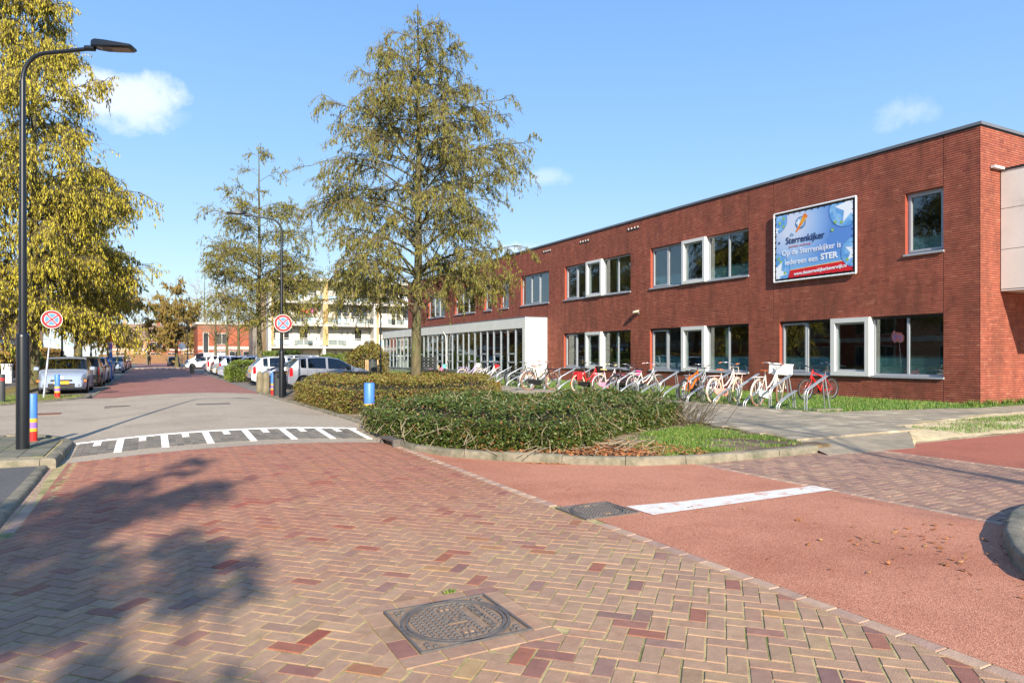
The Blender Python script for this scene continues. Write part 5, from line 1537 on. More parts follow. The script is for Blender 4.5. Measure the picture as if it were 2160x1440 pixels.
# manhole covers
def manhole(label, rect, z, worded, sub):
    x0, x1, y0, y1 = rect; w, h = x1 - x0, y1 - y0; cx, cy = (x0 + x1) / 2, (y0 + y1) / 2
    t = thing("manhole_cover", label, "manhole", (cx, cy, z), 0)
    R_ = min(w, h) * .455
    fr = MB().box(-w / 2, w / 2, -h / 2, h / 2, -.06, -.008); f = obj("frame", fr, M_cast_worn, t)
    rim = MB()
    rim.box(-w / 2, w / 2, -h / 2, -h / 2 + .014, -.0075, .004).box(-w / 2, w / 2, h / 2 - .014, h / 2, -.0075, .004).box(-w / 2, -w / 2 + .014, -h / 2 + .0145, h / 2 - .0145, -.0075, .004).box(w / 2 - .014, w / 2, -h / 2 + .0145, h / 2 - .0145, -.0075, .004)
    obj("rim", rim, M_cast, f)
    g = .038; studs = MB(); fst = MB()
    n = int(w / g / 2) + 1
    for i in range(-n, n + 1):
        for j in range(-n, n + 1):
            x, y = i * g, j * g
            a = .0125
            if abs(x) > w / 2 - .03 or abs(y) > h / 2 - .03: continue
            d = math.hypot(x, y)
            if d < R_ - .034:
                if worded and ((.11 < x < .21 and abs(y) < .17) or (abs(x) < .075 and abs(y) < .075)): continue
                if abs(x) < .05 and .15 < abs(y) < .21: continue
                studs.cbox(x - a, x + a, y - a, y + a, -.0075, .004, .003)
            elif d > R_ + .036: fst.cbox(x - a, x + a, y - a, y + a, -.0075, .004, .003)
    lid = obj("lid", MB().lathe([(R_ - .024, -.0079), (R_ - .024, -.006)], 40), M_cast_worn, t)
    obj("stud_field", studs, M_cast, lid, kind="stuff"); obj("stud_field", fst, M_cast, f, kind="stuff")
    rg = MB()
    for ra, rb, zt in ((R_ - .02, R_ - .004, .004), (R_ + .006, R_ + .024, .004)):
        vs = []; n = 56
        for k in range(n):
            c, s = math.cos(2 * math.pi * k / n), math.sin(2 * math.pi * k / n)
            vs += [(ra * c, ra * s, -.0075), (ra * c, ra * s, zt), (rb * c, rb * s, zt), (rb * c, rb * s, -.0075)]
        rg.add(vs, [(4 * k + j, 4 * ((k + 1) % n) + j, 4 * ((k + 1) % n) + (j + 1) % 4, 4 * k + (j + 1) % 4) for k in range(n) for j in range(4)])
    obj("lid_ring", rg, M_cast, lid, 40)
    for s in (-1, 1):
        obj("key_hole", MB().box(-.042, .042, s * .18 - .028, s * .18 + .028, -.0058, -.003), M_cast, lid)
        obj("key_stud", MB().cbox(-.03, -.006, s * .18 - .014, s * .18 + .014, -.0029, .004, .003), M_cast_worn, lid); obj("key_stud", MB().cbox(.006, .03, s * .18 - .014, s * .18 + .014, -.0029, .004, .003), M_cast_worn, lid)
    if worded:
        me = text_mesh("VUIL-WATER", .060, .004, 'CENTER', .001)
        o = put("lettering", me, M_cast, lid); o.location = (.182, 0, .0); o.rotation_euler = (0, 0, rad(90))
        tri = MB().prism([(-.06, -.03), (.06, -.03), (0, .045)], -.0058, .001); obj("emblem_field", tri, M_cast_worn, lid)
        e = MB()
        for a, b in (((-.06, -.03), (.06, -.03)), ((.06, -.03), (0, .045)), ((0, .045), (-.06, -.03))): e.beam((a[0], a[1], .002), (b[0], b[1], .002), .009, .006)
        obj("emblem", e, M_cast, lid)
        for ch, xx in (("B", -.02), ("S", .018)):
            o = put("lettering", text_mesh(ch, .035, .001, 'CENTER', .001), M_cast, lid); o.location = (xx, -.022, .003)
        ln = MB()
        for k in range(3): ln.box(-.07, -.035, .012 + k * .014, .02 + k * .014, -.0058, .004).box(.04, .075, .012 + k * .014, .02 + k * .014, -.0058, .004)
        obj("emblem_bar", ln, M_cast, lid, kind="stuff")
    return t
manhole("square cast iron sewer cover reading VUIL-WATER set in the herringbone bricks", MH1, .0085, True, 0)
manhole("square cast iron cover at the edge of the red carriageway by the white line", MH2, .0115, False, 0)
# drain grates on the table
for px, py, w, d, lb in ((262, 855, .95, .42, "dark slotted drain grate on the junction table, shadow side"), (450, 856, .85, .42, "dark slotted drain grate on the junction table before the far brick street"), (98, 868, .6, .5, "rusty round-cornered drain grate beside the lamp pavement")):
    x, y = G(px, py, .12); z = float(zroad(x, y)) + .003
    t = thing("drain_grate", lb, "drain", (x, y, z), 0, "drain grates on the junction table")
    m = M_cast if w > .7 else mat("rusty_iron", lin(128, 84, 66), .7, var=.2)
    obj("frame", MB().box(-w / 2, w / 2, -d / 2, -d / 2 + .04, -.03, .006).box(-w / 2, w / 2, d / 2 - .04, d / 2, -.03, .006).box(-w / 2, -w / 2 + .04, -d / 2 + .041, d / 2 - .041, -.03, .006).box(w / 2 - .04, w / 2, -d / 2 + .041, d / 2 - .041, -.03, .006), m, t)
    obj("pit", MB().box(-w / 2 + .03, w / 2 - .03, -d / 2 + .03, d / 2 - .03, -.01, .0015), M_black, t)
    n = int(w / .07)
    for k in range(n): obj("bar", MB().box(-w / 2 + .05 + k * (w - .1) / n, -w / 2 + .085 + k * (w - .1) / n, -d / 2 + .041, d / 2 - .041, -.008, .005), m, t)
# kerb gully
gq = thing("kerb_gully", "dark barred gully mouth set into the rounded island kerb", "drain", (3.66, 11.1, 0), rad(94))
obj("mouth", MB().box(-.24, .24, -.012, .1, .015, .115), M_black, gq); obj("gully_frame", MB().box(-.3, .3, -.018, .16, .116, .15).box(-.3, -.241, -.018, .16, 0, .1155).box(.241, .3, -.018, .16, 0, .1155), M_cast, gq)
for k in range(5): obj("bar", MB().box(-.18 + k * .09 - .012, -.18 + k * .09 + .012, -.02, -.013, .015, .115), M_cast, gq)

# ------------------------------------------------------------ bicycle rack
def rack(label, y0, n, pitch=1.12):
    t = thing("bicycle_rack", label, "bicycle rack", (15.05, y0, .15))
    for k in range(n):
        y = k * pitch; hi = MB(); r = .017
        for s in (-.035, .035):
            hi.tube([(-.42, y + s, 0), (-.42, y + s, .36), (-.40, y + s, .45), (-.34, y + s, .53), (.36, y + s, .86)], r, 8)
            hi.tube([(.26, y + s, .82), (.40, y + s * 2.2, 0)], r * .9, 8)
        hi.tube([(.36, y - .035, .86), (.375, y, .868), (.36, y + .035, .86)], r, 8)
        obj("wheel_holder", hi, M_galv, t, 60)
        lo = MB(); y2 = y + pitch / 2
        for s in (-.035, .035):
            lo.tube([(-.78, y2 + s, 0), (-.77, y2 + s, .1), (-.70, y2 + s, .18), (-.42, y2 + s, .34), (-.1, y2 + s, .47)], r, 8)
            lo.tube([(-.2, y2 + s, .43), (-.16, y2 + s, 0)], r * .9, 8)
        obj("low_wheel_holder", lo, M_galv, t, 60)
    obj("ground_rail", MB().box(-.18, -.12, -.25, (n - .2) * pitch, .0, .03), M_galv, t)
    return t
rack("galvanised steel bicycle rack nearest the lawn corner", 11.75, 8)
rack("galvanised steel bicycle rack toward the white extension", 22.4, 9)

# ------------------------------------------------------------ bicycles
M_tyre_b = mat("bike_tyre_black", lin(38, 36, 36), .8, var=.15); M_tyre_c = mat("bike_tyre_cream", lin(216, 196, 164), .8, var=.08); M_tyre_t = mat("bike_tyre_tan", lin(150, 112, 90), .8, var=.1)
M_rim = mat("bike_rim", lin(200, 200, 204), .3, metal=.8, var=.06); M_seat_br = mat("saddle_brown", lin(150, 76, 40), .6, var=.12); M_seat_bk = mat("saddle_black", lin(34, 32, 34), .6, var=.1)
WHEEL = {}
def wheel_meshes(r, tw):
    key = (r, tw)
    if key in WHEEL: return WHEEL[key]
    Mr = Matrix.Rotation(rad(90), 4, 'X')
    ty = MB().ring(r - tw, tw, Mr, 32, 6)
    rm = MB().ring(r - tw * 2 - .008, .011, Mr, 32, 5)
    for k in range(20):
        a = 2 * math.pi * k / 20; s = .03 if k % 2 else -.03
        rm.tube([(.02 * math.cos(a + .5), s, .02 * math.sin(a + .5)), ((r - tw * 2 - .01) * math.cos(a), 0, (r - tw * 2 - .01) * math.sin(a))], .0022, 3, False)
    rm.lathe([(.022, -.045), (.03, -.03), (.022, -.02), (.022, .02), (.03, .03), (.022, .045)], 10, M=Mr)
    WHEEL[key] = [mesh_of("tyre", ty.v, ty.f, 180), mesh_of("rim", rm.v, rm.f, 60)]
    return WHEEL[key]


def bicycle(label, rear, head, style, col, tyre=M_tyre_b, seat=M_seat_bk, s=1.0, lean=3.0, guard=None, rackr=True, crate=None, frontrack=False, basket=None, bag=None, fork=None, turn=0, tw=.024, grips=None):
    """rear = contact point of the rear wheel, head = heading angle; style: 'step' low loop frame, 'mtb' straight frame"""
    t = thing("bicycle", label, "bicycle", (rear[0], rear[1], .15), 0, "bicycles in the school rack")
    t.rotation_euler = (rad(lean), 0, head)
    cm = col if not isinstance(col, tuple) else mat("bike_paint_%d_%d_%d" % tuple(int(c * 255) for c in col), col, .35, var=.05, coat=.4)
    fk = cm if fork is None else fork
    r = .345 * s; wb = 1.12 * s
    bb = Vector((.46 * s, 0, .29 * s)); hubr = Vector((0, 0, r)); hubf = Vector((wb, 0, r))
    st = Vector((.30 * s, 0, .80 * s)); ht = Vector((.86 * s, 0, .93 * s)); hl = Vector((.91 * s, 0, .72 * s))
    me = wheel_meshes(r, tw)
    for hub in (hubr, hubf):
        w = put("wheel", None, None, t, loc=hub)
        if hub is hubf and turn: w.rotation_euler = (0, 0, rad(turn))
        a = put("tyre", me[0].copy() if me[0].materials and me[0].materials[0] != tyre else me[0], tyre, w); 
        if a.data.materials[0] != tyre: a.data.materials[0] = tyre
        put("rim", me[1], M_rim, w)
    fr = MB()
    if style == 'mtb':
        fr.tube([bb, bb.lerp(st, .5), st], .019 * s, 8)
        fr.tube([hl + Vector((0, 0, .05)), bb], .030 * s, 8); fr.tube([ht - Vector((0, 0, .06)), st - Vector((-.02, 0, .10 * s))], .025 * s, 8)
    else:
        sw = [hl + Vector((-.01, 0, .02)), Vector((.78, 0, .52)) * s, Vector((.62, 0, .35)) * s, bb]
        sw2 = [ht - Vector((.0, 0, .08)), Vector((.74, 0, .66)) * s, Vector((.56, 0, .50)) * s, Vector((.42, 0, .46)) * s]
        fr.tube([bb, st], .020 * s, 8); fr.tube(sw, .023 * s, 8); fr.tube(sw2, .020 * s, 8)
    for q in (-.06, .06):
        fr.tube([bb + Vector((0, q * .5, 0)), hubr + Vector((0, q, 0))], .010 * s, 6); fr.tube([st - Vector((0, 0, .06)), hubr + Vector((0, q, 0))], .009 * s, 6)
    fr.tube([hl - Vector((-.02, 0, .03)), ht + Vector((-.005, 0, .02))], .022 * s, 10)
    obj("frame", fr, cm, t, 60)
    fo = MB()
    for q in (-.055, .055): fo.tube([hl + Vector((.01, q * .6, -.02)), hl + Vector((.06 * s, q, -.16 * s)), hubf + Vector((-.04 * s, q, .08 * s)), hubf + Vector((0, q, 0))], .012 * s, 6)
    fo.tube([hl + Vector((.01, -.04, -.02)), hl + Vector((.01, .04, -.02))], .014 * s, 6)
    obj("fork", fo, fk, t, 60)
    # handlebar
    hb = MB(); stem = ht + Vector((-.02, 0, .10 * s)); hb.tube([ht, stem], .013, 8)
    if style == 'mtb': path = [stem + Vector((.03, -.30, .03)), stem + Vector((.05, -.12, .0)), stem + Vector((.05, .12, .0)), stem + Vector((.03, .30, .03))]
    else: path = [stem + Vector(p) * s for p in ((-.26, -.27, .06), (-.12, -.28, .08), (.02, -.20, .08), (.06, 0, .03), (.02, .20, .08), (-.12, .28, .08), (-.26, .27, .06))]
    hb.tube(path, .011, 8)
    h = obj("handlebar", hb, M_rim if style != 'mtb' else M_black, t, 60)
    for a, b in ((path[0], path[1]), (path[-1], path[-2])):
        d = (Vector(b) - Vector(a)).normalized(); obj("grip", MB().tube([Vector(a) - d * .01, Vector(a) + d * .11], .017, 8), grips or seat, h, 60)
    # saddle
    sd_ = MB(); c = st + Vector((-.02, 0, .12 * s)); vs = []
    for x, w, z in ((-.14, .075, .02), (-.10, .09, .03), (-.02, .055, .02), (.07, .025, .015), (.13, .016, .0)):
        vs += [c + Vector((x, -w, z - .035)), c + Vector((x, -w * .8, z)), c + Vector((x, w * .8, z)), c + Vector((x, w, z - .035))]
    fs = [(i * 4 + j, i * 4 + (j + 1) % 4, i * 4 + 4 + (j + 1) % 4, i * 4 + 4 + j) for i in range(4) for j in range(4)] + [(3, 2, 1, 0), (16, 17, 18, 19)]
    obj("saddle", sd_.add(vs, fs), seat, t, 50)
    obj("seat_post", MB().tube([st, c], .012, 8), M_rim, t, 60)
    # crank
    ck = MB().lathe([(.085 * s, -.008), (.085 * s, .0)], 18, M=Matrix.Translation(bb + Vector((0, -.05, 0))) @ Matrix.Rotation(rad(90), 4, 'X'))
    ck.tube([bb + Vector((0, -.07, 0)), bb + Vector((.1 * s, -.085, -.13 * s))], .010, 6).tube([bb + Vector((0, .07, 0)), bb + Vector((-.1 * s, .085, .13 * s))], .010, 6)
    ck.box(bb.x + .1 * s - .045, bb.x + .1 * s + .045, -.17, -.09, bb.z - .13 * s - .012, bb.z - .13 * s + .012); ck.box(bb.x - .1 * s - .045, bb.x - .1 * s + .045, .09, .17, bb.z + .13 * s - .012, bb.z + .13 * s + .012)
    obj("crank", ck, M_black, t, 40)
    if style != 'mtb':
        gm = guard or M_black; n = 12; gd = MB(); vs = []
        for y_ in (-.075, -.055):
            vs += [bb + Vector((.12 * s * math.cos(a), y_, .11 * s * math.sin(a))) for a in np.linspace(-1.4, 1.4, 7)] + [hubr + Vector((.06 * s * math.cos(a), y_, .075 * s * math.sin(a))) for a in np.linspace(1.6, 4.6, 7)]
        k = 14; obj("chain_guard", gd.add(vs, [tuple(range(k - 1, -1, -1)), tuple(range(k, 2 * k))] + [(i, (i + 1) % k, k + (i + 1) % k, k + i) for i in range(k)]), gm, t)
        for hub, a0, a1 in ((hubr, 20, 190), (hubf, 10, 150)):
            mg = MB(); vs = []; K = 16
            for i in range(K + 1):
                a = rad(a0 + (a1 - a0) * i / K)
                for y_, dr in ((-.028, -.004), (0, .012), (.028, -.004)): vs.append(hub + Vector(((r + .012 + dr) * math.cos(a), y_, (r + .012 + dr) * math.sin(a))))
            obj("mudguard", mg.add(vs, [(3 * i + j, 3 * i + j + 1, 3 * i + j + 4, 3 * i + j + 3) for i in range(K) for j in range(2)]), cm, t, 60)
        if rackr:
            rk = MB(); z = r * 2 + .07
            for q in (-.06, 0, .06): rk.tube([(-.24 * s, q, z), (.20 * s, q, z)], .008, 6)
            for x_ in (-.24 * s, -.05 * s, .2 * s): rk.tube([(x_, -.065, z), (x_, .065, z)], .008, 6)
            for q in (-.07, .07): rk.tube([(-.12 * s, q, z), (0, q, r)], .007, 6)
            obj("luggage_carrier", rk, cm, t, 60)
    if frontrack or crate:
        fk_ = MB(); z = .80 * s
        for q in (-.14, 0, .14): fk_.tube([(.92 * s, q, z), (1.30 * s, q, z)], .009, 6)
        for x_ in (.93 * s, 1.12 * s, 1.30 * s): fk_.tube([(x_, -.15, z), (x_, .15, z)], .009, 6)
        for q in (-.09, .09): fk_.tube([(1.2 * s, q, z), (wb, q, r)], .009, 6)
        if frontrack: fk_.tube([(.93 * s, -.15, z), (.93 * s, -.13, z + .2), (.93 * s, .13, z + .2), (.93 * s, .15, z)], .009, 6)
        obj("front_carrier", fk_, cm, t, 60)
    if crate:
        cr = MB(); x0, x1, y0, y1, z0, z1 = .90 * s, 1.32 * s, -.24, .24, .815 * s, 1.09 * s
        cr.box(x0, x1, y0, y1, z0, z0 + .015).box(x0, x0 + .012, y0, y1, z0 + .0155, z1).box(x1 - .012, x1, y0, y1, z0 + .0155, z1).box(x0 + .0125, x1 - .0125, y0, y0 + .012, z0 + .0155, z1).box(x0 + .0125, x1 - .0125, y1 - .012, y1, z0 + .0155, z1)
        c_ = obj("crate", cr, crate, t); obj("crate_rim", MB().box(x0 - .01, x1 + .01, y0 - .012, y0 - .001, z1 - .03, z1 + .002).box(x0 - .01, x1 + .01, y1 + .001, y1 + .012, z1 - .03, z1 + .002), crate, c_)
    if basket:
        bs = MB(); cx_ = wb - .06; bs.lathe([(.10, .74 * s), (.15, .98 * s), (.155, .98 * s), (.105, .735 * s)], 14, (cx_, 0, 0)); obj("basket", bs, basket, t, 40)
    if bag:
        b_ = MB()
        for q in (-1, 1): b_.cbox(-.14 * s, .10 * s, q * .11 - .04, q * .11 + .04, r * 1.45, r * 2 + .07, .03)
        obj("pannier", b_, bag, t)
    obj("kick_stand", MB().tube([(.42 * s, .04, .26 * s), (.38 * s, .16, .01)], .009, 6), M_black, t)
    return t


P_white = lin(226, 222, 212); P_pinkw = lin(232, 206, 196); P_orange = lin(226, 110, 30); P_red = lin(206, 30, 32); P_black = lin(32, 30, 34); P_pink = lin(222, 130, 170); P_lilac = lin(206, 186, 222)
bp_ = lambda px, py: G(px, py, .17)
H0 = rad(8)
bicycle("red mountain bike with black tyres parked behind the rack on the lawn", (19.0, 14.35), rad(178), 'mtb', P_red, s=1.0, lean=-4, tw=.026)
bicycle("white step-through bicycle with a white plastic crate and brown saddle", bp_(1597, 855), rad(13), 'step', P_white, M_tyre_t, M_seat_br, 1.06, 4, guard=mat("guard_white", lin(232, 230, 224), .4), crate=mat("crate_white", lin(236, 236, 232), .45, var=.03), turn=14)
bicycle("pale pink step-through bicycle with cream tyres and pink chain guard", bp_(1505, 849), rad(11), 'step', P_pinkw, M_tyre_c, mat("saddle_tan", lin(196, 116, 84), .6), 1.06, 3, guard=mat("guard_pink", lin(228, 160, 146), .4), frontrack=True, turn=10)
bicycle("bright orange mountain bike with thick tyres", bp_(1440, 843), rad(22), 'mtb', P_orange, s=.98, lean=6, tw=.030, turn=12)
bicycle("grey city bicycle tucked behind the orange mountain bike", bp_(1452, 838), rad(12), 'step', lin(150, 154, 160), M_tyre_b, M_seat_bk, .98, 3)
bicycle("white city bicycle with pink grips and grey chain guard", bp_(1336, 831), rad(2), 'step', P_white, M_tyre_b, M_seat_bk, 1.0, 4, guard=mat("guard_grey", lin(98, 100, 102), .5), grips=mat("grip_pink", lin(230, 170, 176), .6), turn=-8)
bicycle("black city bicycle with curved handlebar between pink and white bikes", bp_(1296, 827), rad(10), 'step', P_black, M_tyre_b, M_seat_bk, .95, 3, frontrack=True, turn=10)
bicycle("pink child's bicycle with a pink basket", bp_(1312, 824), rad(8), 'step', P_pink, M_tyre_b, M_seat_bk, .82, 3, basket=mat("basket_pink", lin(206, 84, 150), .6))
bicycle("white and pink bicycle with a cream saddle and pink rim guards", bp_(1262, 827), rad(10), 'step', lin(232, 216, 220), M_tyre_b, mat("saddle_cream", lin(230, 214, 150), .6), .95, 3, guard=mat("guard_rose", lin(232, 150, 180), .5))
bicycle("red bicycle with red rear bags and black front bag", bp_(1218, 826), rad(8), 'step', P_red, M_tyre_c, M_seat_bk, 1.0, 4, bag=mat("bag_red", lin(196, 30, 40), .7), basket=M_black)
bicycle("black city bicycle with cream tyres, brown saddle and front carrier on the path", bp_(1114, 822), rad(4), 'step', P_black, M_tyre_t, M_seat_br, 1.05, 3, frontrack=True)
bicycle("dark bicycle with wide black handlebars beside the pale pink bike", bp_(1076, 812), rad(6), 'step', P_black, M_tyre_b, M_seat_bk, .98, 3)
bicycle("pale pink children's bicycle half hidden by the black bicycles", bp_(1108, 815), rad(8), 'step', P_pinkw, M_tyre_c, M_seat_bk, .9, 3)
bicycle("white bicycle with a red front basket near the back hedge end", bp_(1014, 806), rad(10), 'step', lin(230, 220, 214), M_tyre_b, M_seat_bk, .95, 3, basket=mat("basket_red", lin(196, 36, 40), .6))
bicycle("lilac bicycle with white rear carrier in the far rack", bp_(974, 803), rad(10), 'step', P_lilac, M_tyre_c, M_seat_bk, 1.0, 3, basket=M_bay)
bicycle("small pink bicycle with a turquoise basket by the dark pallet", bp_(908, 800), rad(14), 'step', P_pink, M_tyre_b, M_seat_bk, .9, 3, basket=mat("basket_turquoise", lin(110, 200, 200), .6))

# ------------------------------------------------------------ cars
M_carglass = glass_mat("car_glass", tint=(0.22, 0.26, 0.28), base_refl=0.10, wav=0.0)
M_tyre = mat("car_tyre", lin(30, 30, 31), .85, var=.12); M_wheel = mat("alloy_wheel", lin(176, 178, 182), .3, metal=.7, var=.06); M_trim = mat("black_trim", lin(24, 24, 26), .5, var=.1)
M_head = mat("headlight_glass", lin(120, 126, 134), .1, var=.05, coat=.6); M_tail = mat("tail_light", lin(178, 20, 26), .15, var=.06, coat=.6); M_plate = mat("yellow_plate", lin(236, 182, 34), .5, var=.04); M_cabin = mat("cabin_grey", lin(52, 52, 54), .8)
M_amber = mat("amber_lamp", lin(230, 120, 40), .25)

KINDS = {
    # L, W, top line [(x,z)...] rear to front, belt [(x,z)], windscreen x-range, rear window x-range, side window ranges, wheel x
    'hatch': dict(L=3.94, W=1.71, top=[(-1.97, .62), (-1.95, .98), (-1.86, 1.03), (-1.52, 1.40), (-1.30, 1.455), (-.7, 1.49), (-.1, 1.48), (.30, 1.41), (1.02, 1.02), (1.12, .985), (1.55, .90), (1.82, .77), (1.95, .60)], belt=[(-1.97, 1.02), (-1.2, .98), (1.0, .90)], ws=(.30, 1.02), rw=(-1.86, -1.52), sides=[(-1.42, -1.18), (-1.10, -.30), (-.20, .86)], wx=(-1.28, 1.24), wr=.30, doors=(-1.15, -.25, .82)),
    'liftback': dict(L=4.46, W=1.745, top=[(-2.23, .70), (-2.2, 1.02), (-2.12, 1.10), (-1.2, 1.40), (-.5, 1.485), (-.05, 1.49), (.35, 1.42), (1.28, .99), (1.38, .96), (1.85, .84), (2.10, .72), (2.23, .52)], belt=[(-2.23, 1.05), (-1.2, 1.02), (1.2, .90)], ws=(.35, 1.28), rw=(-2.0, -1.2), sides=[(-1.5, -.85), (-.75, -.02), (.06, 1.02)], wx=(-1.36, 1.34), wr=.315, doors=(-.9, .0, 1.0)),
    'suv': dict(L=4.2, W=1.80, top=[(-2.1, .7), (-2.08, 1.08), (-1.98, 1.14), (-1.70, 1.50), (-1.5, 1.56), (-.6, 1.58), (.0, 1.565), (.30, 1.50), (.95, 1.12), (1.06, 1.09), (1.7, 1.0), (1.98, .90), (2.1, .62)], belt=[(-2.1, 1.10), (-1.2, 1.06), (1.0, .99)], ws=(.30, .95), rw=(-1.98, -1.70), sides=[(-1.6, -1.25), (-1.15, -.32), (-.22, .80)], wx=(-1.32, 1.30), wr=.335, doors=(-1.2, -.27, .8)),
    'wagon': dict(L=4.5, W=1.78, top=[(-2.25, .68), (-2.23, 1.0), (-2.12, 1.06), (-1.80, 1.42), (-1.6, 1.48), (-.6, 1.51), (.05, 1.49), (.42, 1.42), (1.2, 1.0), (1.3, .97), (1.9, .86), (2.15, .74), (2.25, .56)], belt=[(-2.25, 1.03), (-1.2, 1.0), (1.1, .92)], ws=(.42, 1.2), rw=(-2.12, -1.80), sides=[(-1.72, -1.2), (-1.1, -.28), (-.18, 1.0)], wx=(-1.4, 1.36), wr=.315, doors=(-1.15, -.23, .95)),
    'sedan': dict(L=4.5, W=1.76, top=[(-2.25, .62), (-2.22, .94), (-1.7, 1.02), (-1.55, 1.04), (-.95, 1.40), (-.5, 1.45), (.0, 1.45), (.35, 1.38), (1.05, .98), (1.15, .95), (1.8, .86), (2.12, .74), (2.25, .54)], belt=[(-2.25, .98), (-1.2, .98), (1.0, .92)], ws=(.35, 1.05), rw=(-1.55, -.95), sides=[(-1.1, -.3), (-.2, .85)], wx=(-1.35, 1.38), wr=.31, doors=(-1.1, -.25, .85)),
    'van': dict(L=5.0, W=1.95, top=[(-2.5, .7), (-2.49, 1.5), (-2.44, 1.90), (-2.3, 1.97), (-1, 1.98), (.6, 1.96), (.95, 1.88), (1.62, 1.28), (1.75, 1.22), (2.2, 1.08), (2.42, .9), (2.5, .6)], belt=[(-2.5, 1.2), (1.6, 1.14)], ws=(.95, 1.62), rw=(-2.49, -2.44), sides=[(.35, 1.25)], wx=(-1.5, 1.55), wr=.34, doors=(.2, 1.2)),
}


def ip(pts, x):
    return float(np.interp(x, [p[0] for p in pts], [p[1] for p in pts]))


CARMESH = {}
def car_meshes(kind):
    if kind in CARMESH: return CARMESH[kind]
    K = KINDS[kind]; L_, W = K['L'], K['W']; hl = L_ / 2; w0 = W / 2
    st = sorted(set([round(v, 3) for v in np.arange(-hl, hl + .001, .07)] + [round(v, 3) for v in (hl, -hl, *K['ws'], *K['rw'], *[q for s in K['sides'] for q in s])]))
    st2 = [st[0]]
    for v in st[1:]:
        if v - st2[-1] > .012: st2.append(v)
    st = st2
    ra = K['wr'] + .055
    rings = []
    for x in st:
        top = ip(K['top'], x); bl = ip(K['belt'], x)
        e = abs(x) / hl
        w = w0 * (1 - .16 * e ** 7 - .05 * e ** 3)
        zb = .19 + .10 * max(0, e - .86) / .14
        for wx in K['wx']:
            d = abs(x - wx)
            if d < ra: zb = max(zb, K['wr'] + math.sqrt(ra * ra - d * d) - .0)
        gh = top - bl
        if gh > .03:
            g = min(1, gh / .12); zb4 = bl
            tum = .30
            zr = top - .045 * g
            y6 = (w * .965) - (zr - bl) * tum
            ring = [(0, zb), (w * .95, zb), (w * .995, max(zb + .03, .30)), (w, max(zb + .06, .62)), (w * .985, max(zb + .10, bl - .10)), (w * .965, bl), (y6, zr), (y6 * .88, top - .008 * g), (y6 * .5, top + .004), (0, top + .008)]
        else:
            z4 = min(bl, top)
            ring = [(0, zb), (w * .95, zb), (w * .995, max(zb + .03, min(.30, z4 - .2))), (w, max(zb + .05, min(.60, z4 - .16))), (w * .985, max(zb + .07, z4 - .11)), (w * .955, max(zb + .085, z4 - .045)), (w * .90, max(zb + .09, z4 - .012)), (w * .76, z4 + .004), (w * .4, z4 + .016), (0, z4 + .02)]
        rings.append(ring)
    n = 10
    groups = {}
    def addf(key, q): groups.setdefault(key, []).append(q)
    V = []
    for x, ring in zip(st, rings):
        for s in (1, -1):
            for y, z in ring: V.append((x, s * y, z))
    def vid(i, s, j): return i * 2 * n + (0 if s > 0 else n) + j
    def key_of(xm, j, zm, s, gh):
        side = 'L' if s > 0 else 'R'
        if j == 5 and gh > .09:
            for k, (a, b) in enumerate(K['sides']):
                if a < xm < b: return 'side%d%s' % (k, side)
        if j >= 6 and K['ws'][0] < xm < K['ws'][1]: return 'ws' if j > 6 or gh > .05 else 'body'
        if j >= 6 and K['rw'][0] < xm < K['rw'][1]: return 'rw'
        if j in (3, 4, 5) and xm > hl - .40 and zm > .56 + (.06 if kind == 'van' else 0): return 'head' + side
        if j in (3, 4) and xm < -hl + (.20 if kind != 'van' else .12) and zm > .74: return 'tail' + side
        return 'body'
    for i in range(len(st) - 1):
        xm = (st[i] + st[i + 1]) / 2
        for s in (1, -1):
            for j in range(n - 1):
                zm = (rings[i][j][1] + rings[i + 1][j][1] + rings[i][j + 1][1] + rings[i + 1][j + 1][1]) / 4
                gh = ip(K['top'], xm) - ip(K['belt'], xm)
                q = (vid(i, s, j), vid(i + 1, s, j), vid(i + 1, s, j + 1), vid(i, s, j + 1))
                addf(key_of(xm, j, zm, s, gh), q if s < 0 else q[::-1])
    for i, fl in ((0, 1), (len(st) - 1, -1)):
        r_ = [vid(i, 1, j) for j in range(n)] + [vid(i, -1, j) for j in range(n - 2, 0, -1)]
        addf('body', tuple(r_) if fl > 0 else tuple(reversed(r_)))
    out = {}
    for kname, fs in groups.items():
        used = sorted({v for f in fs for v in f}); mp = {v: k for k, v in enumerate(used)}
        out[kname] = mesh_of(kname, [V[v] for v in used], [tuple(mp[v] for v in f) for f in fs], 32 if kname == 'body' else 50)
    # wheel
    Mr = Matrix.Rotation(rad(90), 4, 'X'); r = K['wr']
    t = MB().lathe([(r * .62, -.095), (r * .94, -.10), (r, -.07), (r, .07), (r * .94, .10), (r * .62, .095)], 26, M=Mr)
    out['tyre'] = mesh_of("tyre", t.v, t.f, 50)
    w = MB().lathe([(r * .64, -.09), (r * .66, -.104), (r * .60, -.106), (r * .58, -.06), (r * .0 + .001, -.05)], 26, M=Mr)
    for k in range(5):
        a = 2 * math.pi * k / 5
        for da in (-.16, .16): w.beam((.03 * math.cos(a), -.09, .03 * math.sin(a)), (r * .6 * math.cos(a + da), -.098, r * .6 * math.sin(a + da)), .014, .03)
    w.lathe([(.045, -.08), (.045, -.104), (.03, -.108)], 12, M=Mr)
    out['rim'] = mesh_of("rim", w.v, w.f, 40)
    CARMESH[kind] = out
    return out


CAR_PAINT = {}
def paint(c, rough=.28, metal=.35):
    return mat("car_paint_%d_%d_%d" % tuple(int(v * 999) for v in c), c, rough, metal=metal, var=.03, scale=1.5, coat=.8)


